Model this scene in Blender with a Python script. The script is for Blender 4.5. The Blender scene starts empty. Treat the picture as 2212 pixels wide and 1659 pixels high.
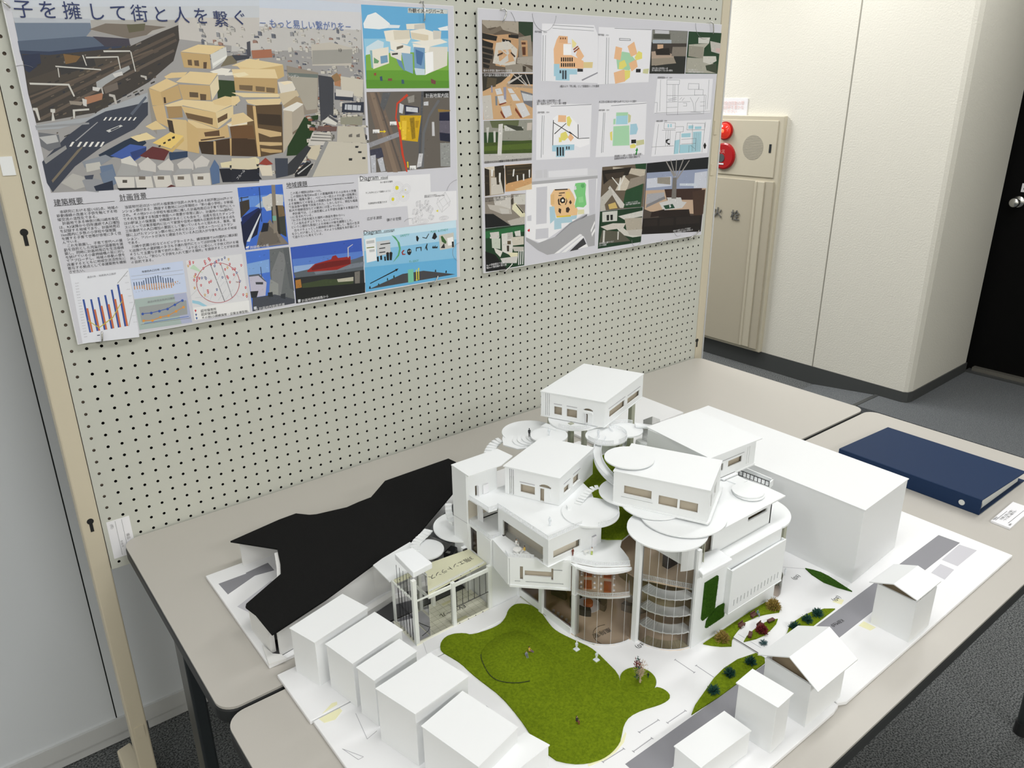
import bpy, math, random
from mathutils import Vector, Matrix

random.seed(7)
SC = bpy.context.scene
COL = SC.collection

# ---------------------------------------------------------------- camera
cam_d = bpy.data.cameras.new('camera')
cam = bpy.data.objects.new('camera', cam_d)
COL.objects.link(cam)
cam_d.sensor_width = 36.0
cam_d.lens = 1653.97 / 2212 * 36.0
cam_d.clip_start = 0.02
R3 = Matrix(((0.78572556, 0.22721838, -0.57533221),
             (-0.61849624, 0.27371487, -0.73657489),
             (-0.00988638, 0.93458653, 0.35559848)))
cam.matrix_world = Matrix.Translation((-0.18606627, -1.54364274, 1.53864847)) @ R3.to_4x4()
SC.camera = cam

# ---------------------------------------------------------------- light and exposure
SC.view_settings.view_transform = 'Standard'
SC.view_settings.look = 'None'
SC.view_settings.gamma = 1.0
SC.view_settings.use_curve_mapping = False
SC.view_settings.exposure = 0.0
SC.cycles.max_bounces = 14
SC.cycles.diffuse_bounces = 6
SC.cycles.transparent_max_bounces = 24
W = bpy.data.worlds.new('world')
SC.world = W
W.use_nodes = True
W.node_tree.nodes['Background'].inputs[0].default_value = (0.95, 0.98, 1.0, 1)
W.node_tree.nodes['Background'].inputs[1].default_value = 0.25

CEIL = 2.62
def area_light(name, x, y, sx, sy, power, col=(1.0, 0.992, 0.975)):
    l = bpy.data.lights.new(name, 'AREA')
    l.shape = 'RECTANGLE'
    l.size, l.size_y = sx, sy
    l.energy = power
    l.color = col
    o = bpy.data.objects.new(name, l)
    o.location = (x, y, CEIL - 0.075)
    COL.objects.link(o)
    return o
LAMPS = [(0.55, -1.05, 1.2, 0.28, 12), (2.45, -1.05, 1.2, 0.28, 17), (-1.6, -1.05, 1.2, 0.28, 12), (0.55, -3.4, 1.2, 0.28, 42),
         (-1.6, -3.4, 1.2, 0.28, 46), (2.75, 0.6, 1.2, 0.28, 15), (2.6, 2.2, 1.2, 0.28, 48), (3.2, -0.4, 1.2, 0.28, 8)]  # all out of view; the far lamps are added as fill for upright faces
for lx, ly, sx, sy, pw in LAMPS:
    area_light('ceiling_lamp_light', lx, ly, sx, sy, pw)

# ---------------------------------------------------------------- materials
MATS = {}
def mat(name, col=(0.8, 0.8, 0.8), rough=0.6, metal=0.0, spec=0.5, bump=None, var=None, emit=None):
    """bump=(scale, strength, dist)  var=(scale, other colour, contrast lo, hi)"""
    if name in MATS:
        return MATS[name]
    m = bpy.data.materials.new(name)
    m.use_nodes = True
    nt = m.node_tree
    b = nt.nodes['Principled BSDF']
    b.inputs['Base Color'].default_value = (*col, 1)
    b.inputs['Roughness'].default_value = rough
    b.inputs['Metallic'].default_value = metal
    b.inputs['Specular IOR Level'].default_value = spec
    if bump or var:
        tc = nt.nodes.new('ShaderNodeTexCoord')
    if var:
        n = nt.nodes.new('ShaderNodeTexNoise')
        n.inputs['Scale'].default_value = var[0]
        n.inputs['Detail'].default_value = 4
        nt.links.new(tc.outputs['Object'], n.inputs['Vector'])
        r = nt.nodes.new('ShaderNodeValToRGB')
        r.color_ramp.elements[0].position = var[2]
        r.color_ramp.elements[1].position = var[3]
        r.color_ramp.elements[0].color = (*var[1], 1)
        r.color_ramp.elements[1].color = (*col, 1)
        nt.links.new(n.outputs['Fac'], r.inputs['Fac'])
        nt.links.new(r.outputs['Color'], b.inputs['Base Color'])
    if bump:
        n = nt.nodes.new('ShaderNodeTexNoise')
        n.inputs['Scale'].default_value = bump[0]
        n.inputs['Detail'].default_value = 3
        nt.links.new(tc.outputs['Object'], n.inputs['Vector'])
        bp = nt.nodes.new('ShaderNodeBump')
        bp.inputs['Strength'].default_value = bump[1]
        bp.inputs['Distance'].default_value = bump[2]
        nt.links.new(n.outputs['Fac'], bp.inputs['Height'])
        nt.links.new(bp.outputs['Normal'], b.inputs['Normal'])
    if emit:
        b.inputs['Emission Color'].default_value = (*emit[0], 1)
        b.inputs['Emission Strength'].default_value = emit[1]
    MATS[name] = m
    return m

def glass_mat(name, tint, gloss=0.08):
    m = bpy.data.materials.new(name)
    m.use_nodes = True
    nt = m.node_tree
    nt.nodes.remove(nt.nodes['Principled BSDF'])
    out = nt.nodes['Material Output']
    t = nt.nodes.new('ShaderNodeBsdfTransparent')
    t.inputs[0].default_value = (*tint, 1)
    g = nt.nodes.new('ShaderNodeBsdfGlossy')
    g.inputs['Roughness'].default_value = 0.06
    f = nt.nodes.new('ShaderNodeFresnel')
    f.inputs[0].default_value = 1.35
    mx = nt.nodes.new('ShaderNodeMixShader')
    nt.links.new(f.outputs[0], mx.inputs[0])
    nt.links.new(t.outputs[0], mx.inputs[1])
    nt.links.new(g.outputs[0], mx.inputs[2])
    nt.links.new(mx.outputs[0], out.inputs[0])
    MATS[name] = m
    return m

def print_mat(name, rough=0.45):
    """ink printed on paper: the colour of each patch of the print is stored with the mesh"""
    m = bpy.data.materials.new(name)
    m.use_nodes = True
    nt = m.node_tree
    b = nt.nodes['Principled BSDF']
    b.inputs['Roughness'].default_value = rough
    a = nt.nodes.new('ShaderNodeAttribute')
    a.attribute_name = 'Ink'
    nt.links.new(a.outputs['Color'], b.inputs['Base Color'])
    MATS[name] = m
    return m

def s2l(c):
    """8 bit display colour to linear"""
    out = []
    for v in c:
        v = v / 255.0
        out.append(v / 12.92 if v <= 0.04045 else ((v + 0.055) / 1.055) ** 2.4)
    return tuple(out)

# ---------------------------------------------------------------- building helpers
def wloc(o):
    v = Vector((0, 0, 0))
    while o is not None:
        v += o.location
        o = o.parent
    return v

class MB:
    """collects faces in world coordinates and links them as ONE mesh object"""
    def __init__(s):
        s.v, s.f, s.m, s.c = [], [], [], []
        s.mi, s.col = 0, None
    def face(s, pts):
        i = len(s.v)
        s.v += [tuple(p) for p in pts]
        s.f.append(tuple(range(i, i + len(pts))))
        s.m.append(s.mi)
        s.c.append(s.col)
    def faces(s, pts, fs):
        i = len(s.v)
        s.v += [tuple(p) for p in pts]
        for f in fs:
            s.f.append(tuple(i + k for k in f))
            s.m.append(s.mi)
            s.c.append(s.col)
    def box(s, x0, x1, y0, y1, z0, z1):
        x0, x1 = min(x0, x1), max(x0, x1)
        y0, y1 = min(y0, y1), max(y0, y1)
        z0, z1 = min(z0, z1), max(z0, z1)
        p = [(x0, y0, z0), (x1, y0, z0), (x1, y1, z0), (x0, y1, z0), (x0, y0, z1), (x1, y0, z1), (x1, y1, z1), (x0, y1, z1)]
        s.faces(p, [(3, 2, 1, 0), (4, 5, 6, 7), (0, 1, 5, 4), (1, 2, 6, 5), (2, 3, 7, 6), (3, 0, 4, 7)])
    def prism(s, poly, z0, z1):
        """poly in plan; z0/z1 numbers or functions of (x, y)"""
        a = sum(poly[i][0] * poly[(i + 1) % len(poly)][1] - poly[(i + 1) % len(poly)][0] * poly[i][1] for i in range(len(poly)))
        if a < 0:
            poly = poly[::-1]
        n = len(poly)
        fz = lambda z, p: z(p[0], p[1]) if callable(z) else z
        pts = [(p[0], p[1], fz(z0, p)) for p in poly] + [(p[0], p[1], fz(z1, p)) for p in poly]
        s.faces(pts, [tuple(range(n))[::-1], tuple(range(n, 2 * n))] + [(i, (i + 1) % n, n + (i + 1) % n, n + i) for i in range(n)])
    def cyl(s, cx, cy, r, z0, z1, n=32, a0=0, a1=360):
        full = abs(a1 - a0) >= 360
        k = n if full else n + 1
        pts = [(cx + r * math.cos(math.radians(a0 + (a1 - a0) * i / n)), cy + r * math.sin(math.radians(a0 + (a1 - a0) * i / n))) for i in range(k)]
        s.prism(pts, z0, z1)
    def beam(s, p, q, w, h, up=(0, 0, 1)):
        """square bar from p to q"""
        p, q = Vector(p), Vector(q)
        d = (q - p).normalized()
        u = Vector(up)
        if abs(d.dot(u)) > 0.98:
            u = Vector((1, 0, 0))
        a = d.cross(u).normalized() * (w / 2)
        b = a.cross(d).normalized() * (h / 2)
        c = [p - a - b, p + a - b, p + a + b, p - a + b, q - a - b, q + a - b, q + a + b, q - a + b]
        s.faces(c, [(0, 1, 2, 3), (7, 6, 5, 4), (0, 4, 5, 1), (1, 5, 6, 2), (2, 6, 7, 3), (3, 7, 4, 0)])
    def tube(s, path, r, n=8, cap=True):
        path = [Vector(p) for p in path]
        rr = r if isinstance(r, (list, tuple)) else [r] * len(path)
        rings, pu = [], None
        for i, p in enumerate(path):
            d = (path[min(i + 1, len(path) - 1)] - path[max(i - 1, 0)]).normalized()
            u = pu if pu is not None else (Vector((0, 0, 1)) if abs(d.z) < 0.9 else Vector((1, 0, 0)))
            a = d.cross(u)
            if a.length < 1e-6:
                a = d.cross(Vector((0, 1, 0)))
            a.normalize()
            b = a.cross(d).normalized()
            pu = b
            rings.append([p + (a * math.cos(2 * math.pi * k / n) + b * math.sin(2 * math.pi * k / n)) * rr[i] for k in range(n)])
        base = len(s.v)
        for rg in rings:
            s.v += [tuple(x) for x in rg]
        def add(f):
            s.f.append(f); s.m.append(s.mi); s.c.append(s.col)
        for i in range(len(path) - 1):
            for k in range(n):
                add((base + i * n + k, base + i * n + (k + 1) % n, base + (i + 1) * n + (k + 1) % n, base + (i + 1) * n + k))
        if cap:
            add(tuple(base + k for k in range(n))[::-1])
            add(tuple(base + (len(path) - 1) * n + k for k in range(n)))
    def ball(s, c, r, n=10, sc=(1, 1, 1)):
        c = Vector(c)
        base = len(s.v)
        m = max(4, n // 2)
        for i in range(1, m):
            t = math.pi * i / m
            for k in range(n):
                a = 2 * math.pi * k / n
                s.v.append((c.x + r * sc[0] * math.sin(t) * math.cos(a), c.y + r * sc[1] * math.sin(t) * math.sin(a), c.z + r * sc[2] * math.cos(t)))
        s.v += [(c.x, c.y, c.z + r * sc[2]), (c.x, c.y, c.z - r * sc[2])]
        top, bot = len(s.v) - 2, len(s.v) - 1
        def add(f):
            s.f.append(f); s.m.append(s.mi); s.c.append(s.col)
        for i in range(m - 2):
            for k in range(n):
                add((base + i * n + k, base + (i + 1) * n + k, base + (i + 1) * n + (k + 1) % n, base + i * n + (k + 1) % n))
        for k in range(n):
            add((top, base + k, base + (k + 1) % n))
            add((bot, base + (m - 2) * n + (k + 1) % n, base + (m - 2) * n + k))
    def wall(s, p0, p1, z0, z1, t, holes=()):
        """upright board from p0 to p1 (plan), t thick to the left of the direction, with rectangular cut-outs (s0, s1, za, zb)"""
        p0, p1 = Vector((p0[0], p0[1], 0)), Vector((p1[0], p1[1], 0))
        d = p1 - p0
        L = d.length
        d.normalize()
        nrm = Vector((-d.y, d.x, 0)) * t
        us = sorted(set([0, L] + [min(max(h[i], 0), L) for h in holes for i in (0, 1)]))
        zs = sorted(set([z0, z1] + [min(max(h[i], z0), z1) for h in holes for i in (2, 3)]))
        for i in range(len(us) - 1):
            run = None
            for j in range(len(zs) - 1):
                um, zm = (us[i] + us[i + 1]) / 2, (zs[j] + zs[j + 1]) / 2
                solid = not any(h[0] < um < h[1] and h[2] < zm < h[3] for h in holes)
                if solid:
                    run = (run[0], zs[j + 1]) if run else (zs[j], zs[j + 1])
                if run and (not solid or j == len(zs) - 2):
                    a, b = p0 + d * us[i], p0 + d * us[i + 1]
                    q = [a, b, b + nrm, a + nrm]
                    s.prism([(k.x, k.y) for k in q], run[0], run[1])
                    run = None
    def build(s, name, m, parent=None, smooth=False, bevel=0.0):
        me = bpy.data.meshes.new(name)
        o = bpy.data.objects.new(name, me)
        off = wloc(parent) if parent else Vector((0, 0, 0))
        me.from_pydata([(x - off.x, y - off.y, z - off.z) for x, y, z in s.v], [], s.f)
        for k in (m if isinstance(m, (list, tuple)) else [m]):
            me.materials.append(MATS[k] if isinstance(k, str) else k)
        if any(s.m):
            me.polygons.foreach_set('material_index', s.m)
        if any(c is not None for c in s.c):
            at = me.color_attributes.new('Ink', 'FLOAT_COLOR', 'CORNER')
            buf = []
            for f, c in zip(s.f, s.c):
                buf += (list(c) + [1.0] if c is not None else [1, 1, 1, 1]) * len(f)
            at.data.foreach_set('color', buf)
        if smooth:
            me.polygons.foreach_set('use_smooth', [True] * len(s.f))
        me.update()
        COL.objects.link(o)
        if parent:
            o.parent = parent
        if bevel:
            bv = o.modifiers.new('bevel', 'BEVEL')
            bv.width, bv.segments, bv.limit_method = bevel, 2, 'ANGLE'
        return o

def tag(o, label=None, cat=None, group=None, kind=None):
    if label: o['label'] = label
    if cat: o['category'] = cat
    if group: o['group'] = group
    if kind: o['kind'] = kind
    return o

def thing(name, label, cat, loc=(0, 0, 0), group=None):
    o = bpy.data.objects.new(name, None)
    o.empty_display_size = 0.02
    o.location = loc
    COL.objects.link(o)
    return tag(o, label, cat, group)

def one(name, mb, m, label, cat, group=None, loc=None, **kw):
    """a thing that is a single mesh, with its origin at loc"""
    if loc is not None:
        mb.v = [(x - loc[0], y - loc[1], z - loc[2]) for x, y, z in mb.v]
    o = mb.build(name, m, **kw)
    if loc is not None:
        o.location = loc
    return tag(o, label, cat, group)

def copy_tree(o, parent=None, **loc):
    c = o.copy()
    COL.objects.link(c)
    c.parent = parent
    for ch in list(o.children):
        copy_tree(ch, c)
    return c

def lettering(name, body, origin, xdir, ydir, size, m, parent=None, align='LEFT', res=2, squeeze=1.0, extrude=0.0, space=1.0):
    """flat lettering: xdir = reading direction, ydir = up in the letters"""
    cu = bpy.data.curves.new(name, 'FONT')
    cu.body = body
    cu.size = size
    cu.align_x = align
    cu.resolution_u = res
    cu.extrude = extrude
    cu.space_line = space
    t = bpy.data.objects.new(name, cu)
    me = bpy.data.meshes.new_from_object(t)
    bpy.data.objects.remove(t)
    bpy.data.curves.remove(cu)
    X, Y = Vector(xdir).normalized() * squeeze, Vector(ydir).normalized()
    Z = X.cross(Y).normalized()
    off = wloc(parent) if parent else Vector((0, 0, 0))
    O = Vector(origin) - off
    M = Matrix(((X.x, Y.x, Z.x, O.x), (X.y, Y.y, Z.y, O.y), (X.z, Y.z, Z.z, O.z), (0, 0, 0, 1)))
    me.transform(M)
    me.name = name
    me.materials.clear()
    me.materials.append(MATS[m] if isinstance(m, str) else m)
    o = bpy.data.objects.new(name, me)
    COL.objects.link(o)
    if parent: o.parent = parent
    return o

mat('white_board', (0.83, 0.85, 0.86), 0.55, bump=(900, 0.05, 0.0002))
mat('white_block', (0.82, 0.835, 0.845), 0.6)
mat('white_foam', (0.86, 0.88, 0.90), 0.8, bump=(1500, 0.4, 0.0004))
mat('white_paper', (0.84, 0.84, 0.87), 0.6)
mat('window_tan', (0.48, 0.42, 0.33), 0.8)
mat('black_line', (0.012, 0.012, 0.014), 0.5)
mat('black_plastic', (0.02, 0.021, 0.022), 0.4)
mat('steel', (0.62, 0.62, 0.60), 0.25, metal=1.0)
glass_mat('clear_sheet', (0.93, 0.93, 0.92))
glass_mat('smoked_sheet', (0.80, 0.77, 0.76))
print_mat('print_ink')

# ================================================================ the room
mat('carpet', (0.22, 0.23, 0.232), 0.95, spec=0.1, var=(230, (0.055, 0.06, 0.062), 0.40, 0.60), bump=(500, 0.8, 0.004))
mat('carpet_ramp', (0.19, 0.20, 0.21), 0.95, spec=0.1, var=(330, (0.08, 0.088, 0.095), 0.36, 0.64))
mat('cream_wall', (0.78, 0.76, 0.68), 0.75, bump=(130, 0.35, 0.004))
mat('grey_wall', (0.64, 0.67, 0.70), 0.45)
mat('ceiling_white', (0.82, 0.82, 0.80), 0.9)
mat('baseboard_grey', (0.062, 0.066, 0.066), 0.5)
mat('grey_trim', (0.55, 0.56, 0.56), 0.5)
mat('joint_grey', (0.40, 0.39, 0.35), 0.7)
mat('door_black', (0.003, 0.003, 0.003), 0.7, spec=0.1)
mat('sill_metal', (0.25, 0.24, 0.21), 0.45, metal=0.6)

def struct(name, mb, m, **kw):
    return tag(mb.build(name, m, **kw), kind='structure')

b = MB(); b.box(-3.2, 5.6, -4.6, 3.2, -0.05, 0.0); struct('floor', b, 'carpet')
# raised floor by the far corner with a short carpeted ramp
b = MB(); b.prism([(3.38, 0.21), (3.62, 0.205), (4.36, 0.2), (4.36, -4.5), (3.38, -4.5)], 0.0, 0.045)
b.prism([(3.38, 0.56), (3.62, 0.56), (3.62, 0.20), (3.38, 0.21)], 0.0, lambda x, y: 0.002 if y > 0.4 else 0.045)
struct('trim_1', b, 'carpet_ramp')
b = MB(); b.box(3.36, 3.6, 0.196, 0.216, 0.0445, 0.0475); struct('trim_2', b, 'baseboard_grey')
b = MB(); b.box(-3.2, 5.6, -4.6, 3.2, CEIL, CEIL + 0.06); struct('ceiling', b, 'ceiling_white')
# grey partition wall behind the pegboard, with a panel joint
b = MB()
for x0, x1 in ((-3.2, -0.0515), (-0.0485, 1.15), (1.153, 1.9)):
    b.box(x0, x1, 0.262, 0.34, 0.07, CEIL)
b.mi = 1; b.box(-3.2, 1.9, 0.27, 0.34, 0.07, CEIL)
struct('wall_back', b, ['grey_wall', 'black_line'])
b = MB(); b.box(-3.2, 1.9, 0.254, 0.2615, 0.036, 0.078)
b.box(-3.2, 0.012, 0.260, 0.2615, 0.006, 0.036); b.box(0.015, 1.9, 0.258, 0.2615, 0.006, 0.036)
struct('baseboard_back', b, 'grey_trim')
# cream wall on the right with its corner column
b = MB(); b.box(3.6, 3.7, 0.5925, 3.2, 0.0, CEIL); b.mi = 1; b.box(3.604, 3.7, 0.584, 0.5925, 0.0, CEIL)
struct('wall_right', b, ['cream_wall', 'joint_grey'])
b = MB(); b.prism([(3.6, 0.584), (3.6, 0.078), (3.612, 0.062), (3.645, 0.054), (4.312, 0.078), (4.312, 0.584)], 0.0, CEIL)
struct('wall_column', b, 'cream_wall')
b = MB(); b.box(3.594, 3.6, 0.588, 3.2, 0.0, 0.1)
b.prism([(3.594, 0.588), (3.594, 0.078), (3.608, 0.056), (3.644, 0.048), (4.318, 0.072), (4.312, 0.078), (3.645, 0.054), (3.612, 0.062), (3.6, 0.078), (3.6, 0.588)], 0.0, 0.1)
struct('baseboard_right', b, 'baseboard_grey')
b = MB(); b.box(4.312, 4.37, -0.9, 0.075, 0.0, 0.055); struct('baseboard_door', b, 'baseboard_grey')
b = MB(); b.box(4.335, 4.37, -0.9, 0.05, 0.055, 0.075); struct('trim_3', b, 'sill_metal')
b = MB(); b.box(4.37, 4.45, -0.9, 0.3, 0.0, 2.1)
dr = struct('door_1', b, 'door_black')
b = MB(); b.box(4.40, 4.45, -4.6, -0.9, 0.0, CEIL); b.box(4.40, 4.45, -0.9, 0.3, 2.1, CEIL); struct('wall_door', b, 'cream_wall')
b = MB(); b.box(-3.2, 5.6, -4.7, -4.6, 0.0, CEIL); struct('wall_front', b, 'cream_wall')
b = MB(); b.box(-3.3, -3.2, -4.7, 3.2, 0.0, CEIL); struct('wall_left', b, 'cream_wall')
b = MB(); b.box(1.9, 5.6, 3.2, 3.3, 0.0, CEIL); struct('wall_far', b, 'cream_wall')
# ceiling lamps, out of view and partly added for fill
for lx, ly, sx, sy, pw in LAMPS:
    t = thing('ceiling_lamp', 'long fluorescent ceiling lamp out of view, one of a set spread out for fill', 'lamp', (lx, ly, CEIL), 'ceiling lamps above the exhibition')
    b = MB(); b.box(lx - sx / 2 - 0.03, lx + sx / 2 + 0.03, ly - sy / 2 - 0.03, ly + sy / 2 + 0.03, CEIL - 0.05, CEIL); b.build('lamp_housing', 'ceiling_white', t)

for f in (0,):
    # knob and sign belong to the door
    b = MB()
    b.tube([(4.37, 0.012, 0.985), (4.362, 0.012, 0.985)], [0.031, 0.028], 24)
    b.tube([(4.364, 0.012, 0.985), (4.335, 0.012, 0.985)], [0.013, 0.012], 16)
    b.tube([(4.336, 0.012, 0.985), (4.330, 0.012, 0.985), (4.312, 0.012, 0.985), (4.303, 0.012, 0.985), (4.301, 0.012, 0.985)], [0.012, 0.024, 0.026, 0.020, 0.002], 20)
    b.build('door_knob', 'steel', dr, smooth=True)
    b = MB(); b.box(4.367, 4.3705, -0.03, 0.012, 1.035, 1.078); lk = b.build('lock_sign', 'white_paper', dr)
    b = MB(); pts = [(4.3665, -0.010 - 0.010 * math.cos(math.radians(a)), 1.050 + 0.012 * math.sin(math.radians(a))) for a in range(-10, 191, 20)]
    b.tube(pts, 0.0022, 6); b.build('key_symbol', 'black_line', dr)

# ================================================================ pegboard partition
mat('peg_paint', (0.56, 0.57, 0.51), 0.5, bump=(300, 0.06, 0.0004))
mat('hole_shade', (0.010, 0.010, 0.010), 0.8)  # near-black colour stands in for the shade inside the holes
mat('peg_back', (0.16, 0.12, 0.09), 0.8)
mat('post_cream', (0.62, 0.56, 0.43), 0.45)
mat('alu_edge', (0.75, 0.76, 0.77), 0.3, metal=0.4)
PR = 0.705                                   # height of the reference row of holes
part = thing('pegboard_partition', 'tall grey pegboard display partition with cream posts behind the model tables', 'display board', (0.9, 0.0, 0.0))
def pegboard():
    b = MB()
    n0, r0, r1 = 72, -2, 46
    xl, xr, zb = -0.0125, 1.7875, PR + r0 * 0.025 - 0.0125
    rad = 0.0029
    idx = {}
    def vert(p):
        k = (round(p[0] * 1e6), round(p[2] * 1e6), round(p[1] * 1e6))
        if k not in idx:
            idx[k] = len(b.v); b.v.append(p)
        return idx[k]
    def add(f, mi=0):
        b.f.append(tuple(f)); b.m.append(mi); b.c.append(None)
    sq = [(1, 0), (1, 1), (0, 1), (-1, 1), (-1, 0), (-1, -1), (0, -1), (1, -1)]
    for c in range(n0):
        for r in range(r0, r1):
            cx, cz = c * 0.025, PR + r * 0.025
            ring = [(cx + rad * math.cos(2 * math.pi * k / 16), cz + rad * math.sin(2 * math.pi * k / 16)) for k in range(16)]
            out = [(cx + 0.0125 * a, cz + 0.0125 * e) for a, e in sq]
            vi = [vert((x, 0.0, z)) for x, z in ring]
            vo = [vert((x, 0.0, z)) for x, z in out]
            vb = [vert((x, 0.003, z)) for x, z in ring]
            for k in range(8):
                add((vo[k], vi[2 * k], vi[(2 * k + 1) % 16]))
                add((vo[k], vi[(2 * k + 1) % 16], vo[(k + 1) % 8]))
                add((vo[(k + 1) % 8], vi[(2 * k + 1) % 16], vi[(2 * k + 2) % 16]))
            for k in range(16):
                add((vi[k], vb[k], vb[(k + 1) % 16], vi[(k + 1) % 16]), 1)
    zt = PR + (r1 - 1) * 0.025 + 0.0125
    for x0, x1 in ((xl - 0.003, xl), (xr, 1.7995)):      # plain margins
        b.face([(x0, 0, zb), (x1, 0, zb), (x1, 0, zt), (x0, 0, zt)])
    b.face([(xl - 0.003, 0, zb), (1.7995, 0, zb), (1.7995, 0.0, zb - 0.0001), (xl - 0.003, 0.0, zb - 0.0001)])
    b.box(xl - 0.003, 1.7995, 0.0005, 0.026, zb - 0.001, zb)
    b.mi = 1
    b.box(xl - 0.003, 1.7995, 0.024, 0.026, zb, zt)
    b.mi = 2
    b.box(xl - 0.003, xl + 0.025, 0.0035, 0.02, zb, zt)
    b.box(xl - 0.003, 1.7995, 0.0035, 0.02, zb, zb + 0.03)
    b.build('pegboard_panel', ['peg_paint', 'hole_shade', 'peg_back'], part)
    return zb, zt
pzb, pzt = pegboard()
def post(x0, x1, keys, edge):
    b = MB(); b.box(x0, x1, -0.002, 0.033, 0.012, pzt + 0.02)
    o = b.build('post', 'post_cream', part, bevel=0.003)
    for kx, kz in keys:
        k = MB()
        k.tube([(kx, -0.0026, kz + 0.007), (kx, 0.0, kz + 0.007)], 0.0062, 14)
        k.box(kx - 0.003, kx + 0.003, -0.0025, 0.0, kz - 0.016, kz + 0.006)
        k.build('keyhole_slot', 'hole_shade', part)
    return o
post(-0.051, -0.0165, [(-0.0305, 1.318), (-0.0335, 0.755)], False)
post(1.8005, 1.836, [(1.805, 0.752)], True)
b = MB(); b.box(1.836, 1.842, -0.002, 0.033, 0.012, pzt + 0.02); b.build('edge_strip', 'alu_edge', part)
b = MB(); b.box(-0.0155, 1.7995, -0.001, 0.03, pzt, pzt + 0.02); b.build('top_rail', 'post_cream', part)
for x, z, w, h in ((-0.032, 1.434, 0.019, 0.030), (-0.0335, 0.230, 0.019, 0.030), (1.8125, 1.433, 0.016, 0.04), (1.8115, 1.310, 0.016, 0.034)):
    b = MB(); b.box(x - w / 2, x + w / 2, -0.0038, -0.0018, z - h / 2, z + h / 2); b.build('cover_cap', 'white_block' if z > 1.43 and x < 0 else 'post_cream', part)
for xf in (-0.034, 1.818):
    b = MB(); b.prism([(xf - 0.042, 0.136), (xf - 0.01, 0.145), (xf + 0.004, 0.02), (xf + 0.004, -0.05), (xf - 0.042, -0.05)], 0.0, 0.09 if xf < 0 else 0.03)
    b.build('foot', 'post_cream', part, bevel=0.004)
# asset sticker in the lower left corner
b = MB(); b.prism([(-0.0072, 0), (0.0351, 0), (0.0351, -0.0006), (-0.0072, -0.0006)], 0.664, 0.7485)
stk = b.build('asset_sticker', 'white_paper', part)
mat('print_grey', (0.30, 0.30, 0.30), 0.6)
b = MB()
for xx in (0.0085, 0.0205): b.box(xx - 0.0003, xx + 0.0003, -0.0009, -0.0006, 0.668, 0.746)
b.build('sticker_lines', 'print_grey', part)
lettering('sticker_text', '(校)', (-0.001, -0.0012, 0.742), (0, 0, -1), (1, 0, 0), 0.0065, 'print_grey', part)
lettering('sticker_text', '01810', (0.0105, -0.0012, 0.7), (0, 0, -1), (1, 0, 0), 0.006, 'print_grey', part)
lettering('sticker_text', '備品', (0.0235, -0.0012, 0.712), (0, 0, -1), (1, 0, 0), 0.007, 'print_grey', part)

# ================================================================ tables
mat('table_top', (0.485, 0.463, 0.425), 0.38, spec=0.45, bump=(800, 0.03, 0.0002))
mat('table_edge', (0.018, 0.020, 0.021), 0.5)
mat('leg_dark', (0.03, 0.036, 0.04), 0.3, metal=0.2)
mat('leg_grey', (0.10, 0.12, 0.125), 0.35, metal=0.3)
def rounded(x0, x1, y0, y1, r, n=8):
    out = []
    for cx, cy, a in ((x1 - r, y1 - r, 0), (x0 + r, y1 - r, 90), (x0 + r, y0 + r, 180), (x1 - r, y0 + r, 270)):
        for k in range(n + 1):
            t = math.radians(a + 90 * k / n)
            out.append((cx + r * math.cos(t), cy + r * math.sin(t)))
    return out
def table(label, x0, x1, y0, y1, tee=False):
    t = thing('folding_table', label, 'table', ((x0 + x1) / 2, (y0 + y1) / 2, 0.0), 'folding tables under the architectural model')
    b = MB(); b.prism(rounded(x0 + 0.0015, x1 - 0.0015, y0 + 0.0015, y1 - 0.0015, 0.030), 0.690, 0.700); b.build('tabletop', 'table_top', t)
    b = MB(); b.prism(rounded(x0, x1, y0, y1, 0.032), 0.668, 0.6985); b.build('edge_band', 'table_edge', t, bevel=0.006)
    b = MB()
    for xa in (x0 + 0.09, x1 - 0.09): b.box(xa - 0.02, xa + 0.02, y0 + 0.05, y1 - 0.05, 0.640, 0.668)
    b.box(x0 + 0.09, x1 - 0.09, (y0 + y1) / 2 - 0.02, (y0 + y1) / 2 + 0.02, 0.645, 0.668)
    b.build('under_frame', 'leg_dark', t)
    for xa in ((x0 + 0.022, x1 - 0.022) if tee else ()):
        b = MB(); b.box(xa - 0.012, xa + 0.012, -0.345, -0.285, 0.03, 0.668); b.build('leg', 'leg_dark', t, bevel=0.004)
        b = MB(); b.box(xa - 0.02, xa + 0.02, y0 + 0.03, y1 - 0.06, 0.0, 0.035); b.build('foot_bar', 'black_plastic', t, bevel=0.006)
    for xa in (() if tee else (x0 + 0.07, x1 - 0.055)):
        for ya, yb in ((y0 + 0.06, y0 + 0.045), (y1 - 0.06, y1 - 0.045)):
            b = MB(); b.tube([(xa, ya, 0.668), (xa, yb, 0.03)], 0.016, 16)
            lg = b.build('leg', 'leg_grey', t, smooth=True)
            b = MB(); b.tube([(xa, yb, 0.0), (xa, yb, 0.035)], 0.019, 16); b.build('foot_cap', 'black_plastic', lg)
    return t
table('long grey folding table standing against the pegboard partition', 0.012, 1.812, -0.596, -0.004, True)
table('long grey folding table nearest the camera, carrying the blue binder', 0.012, 1.812, -1.197, -0.604)

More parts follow.
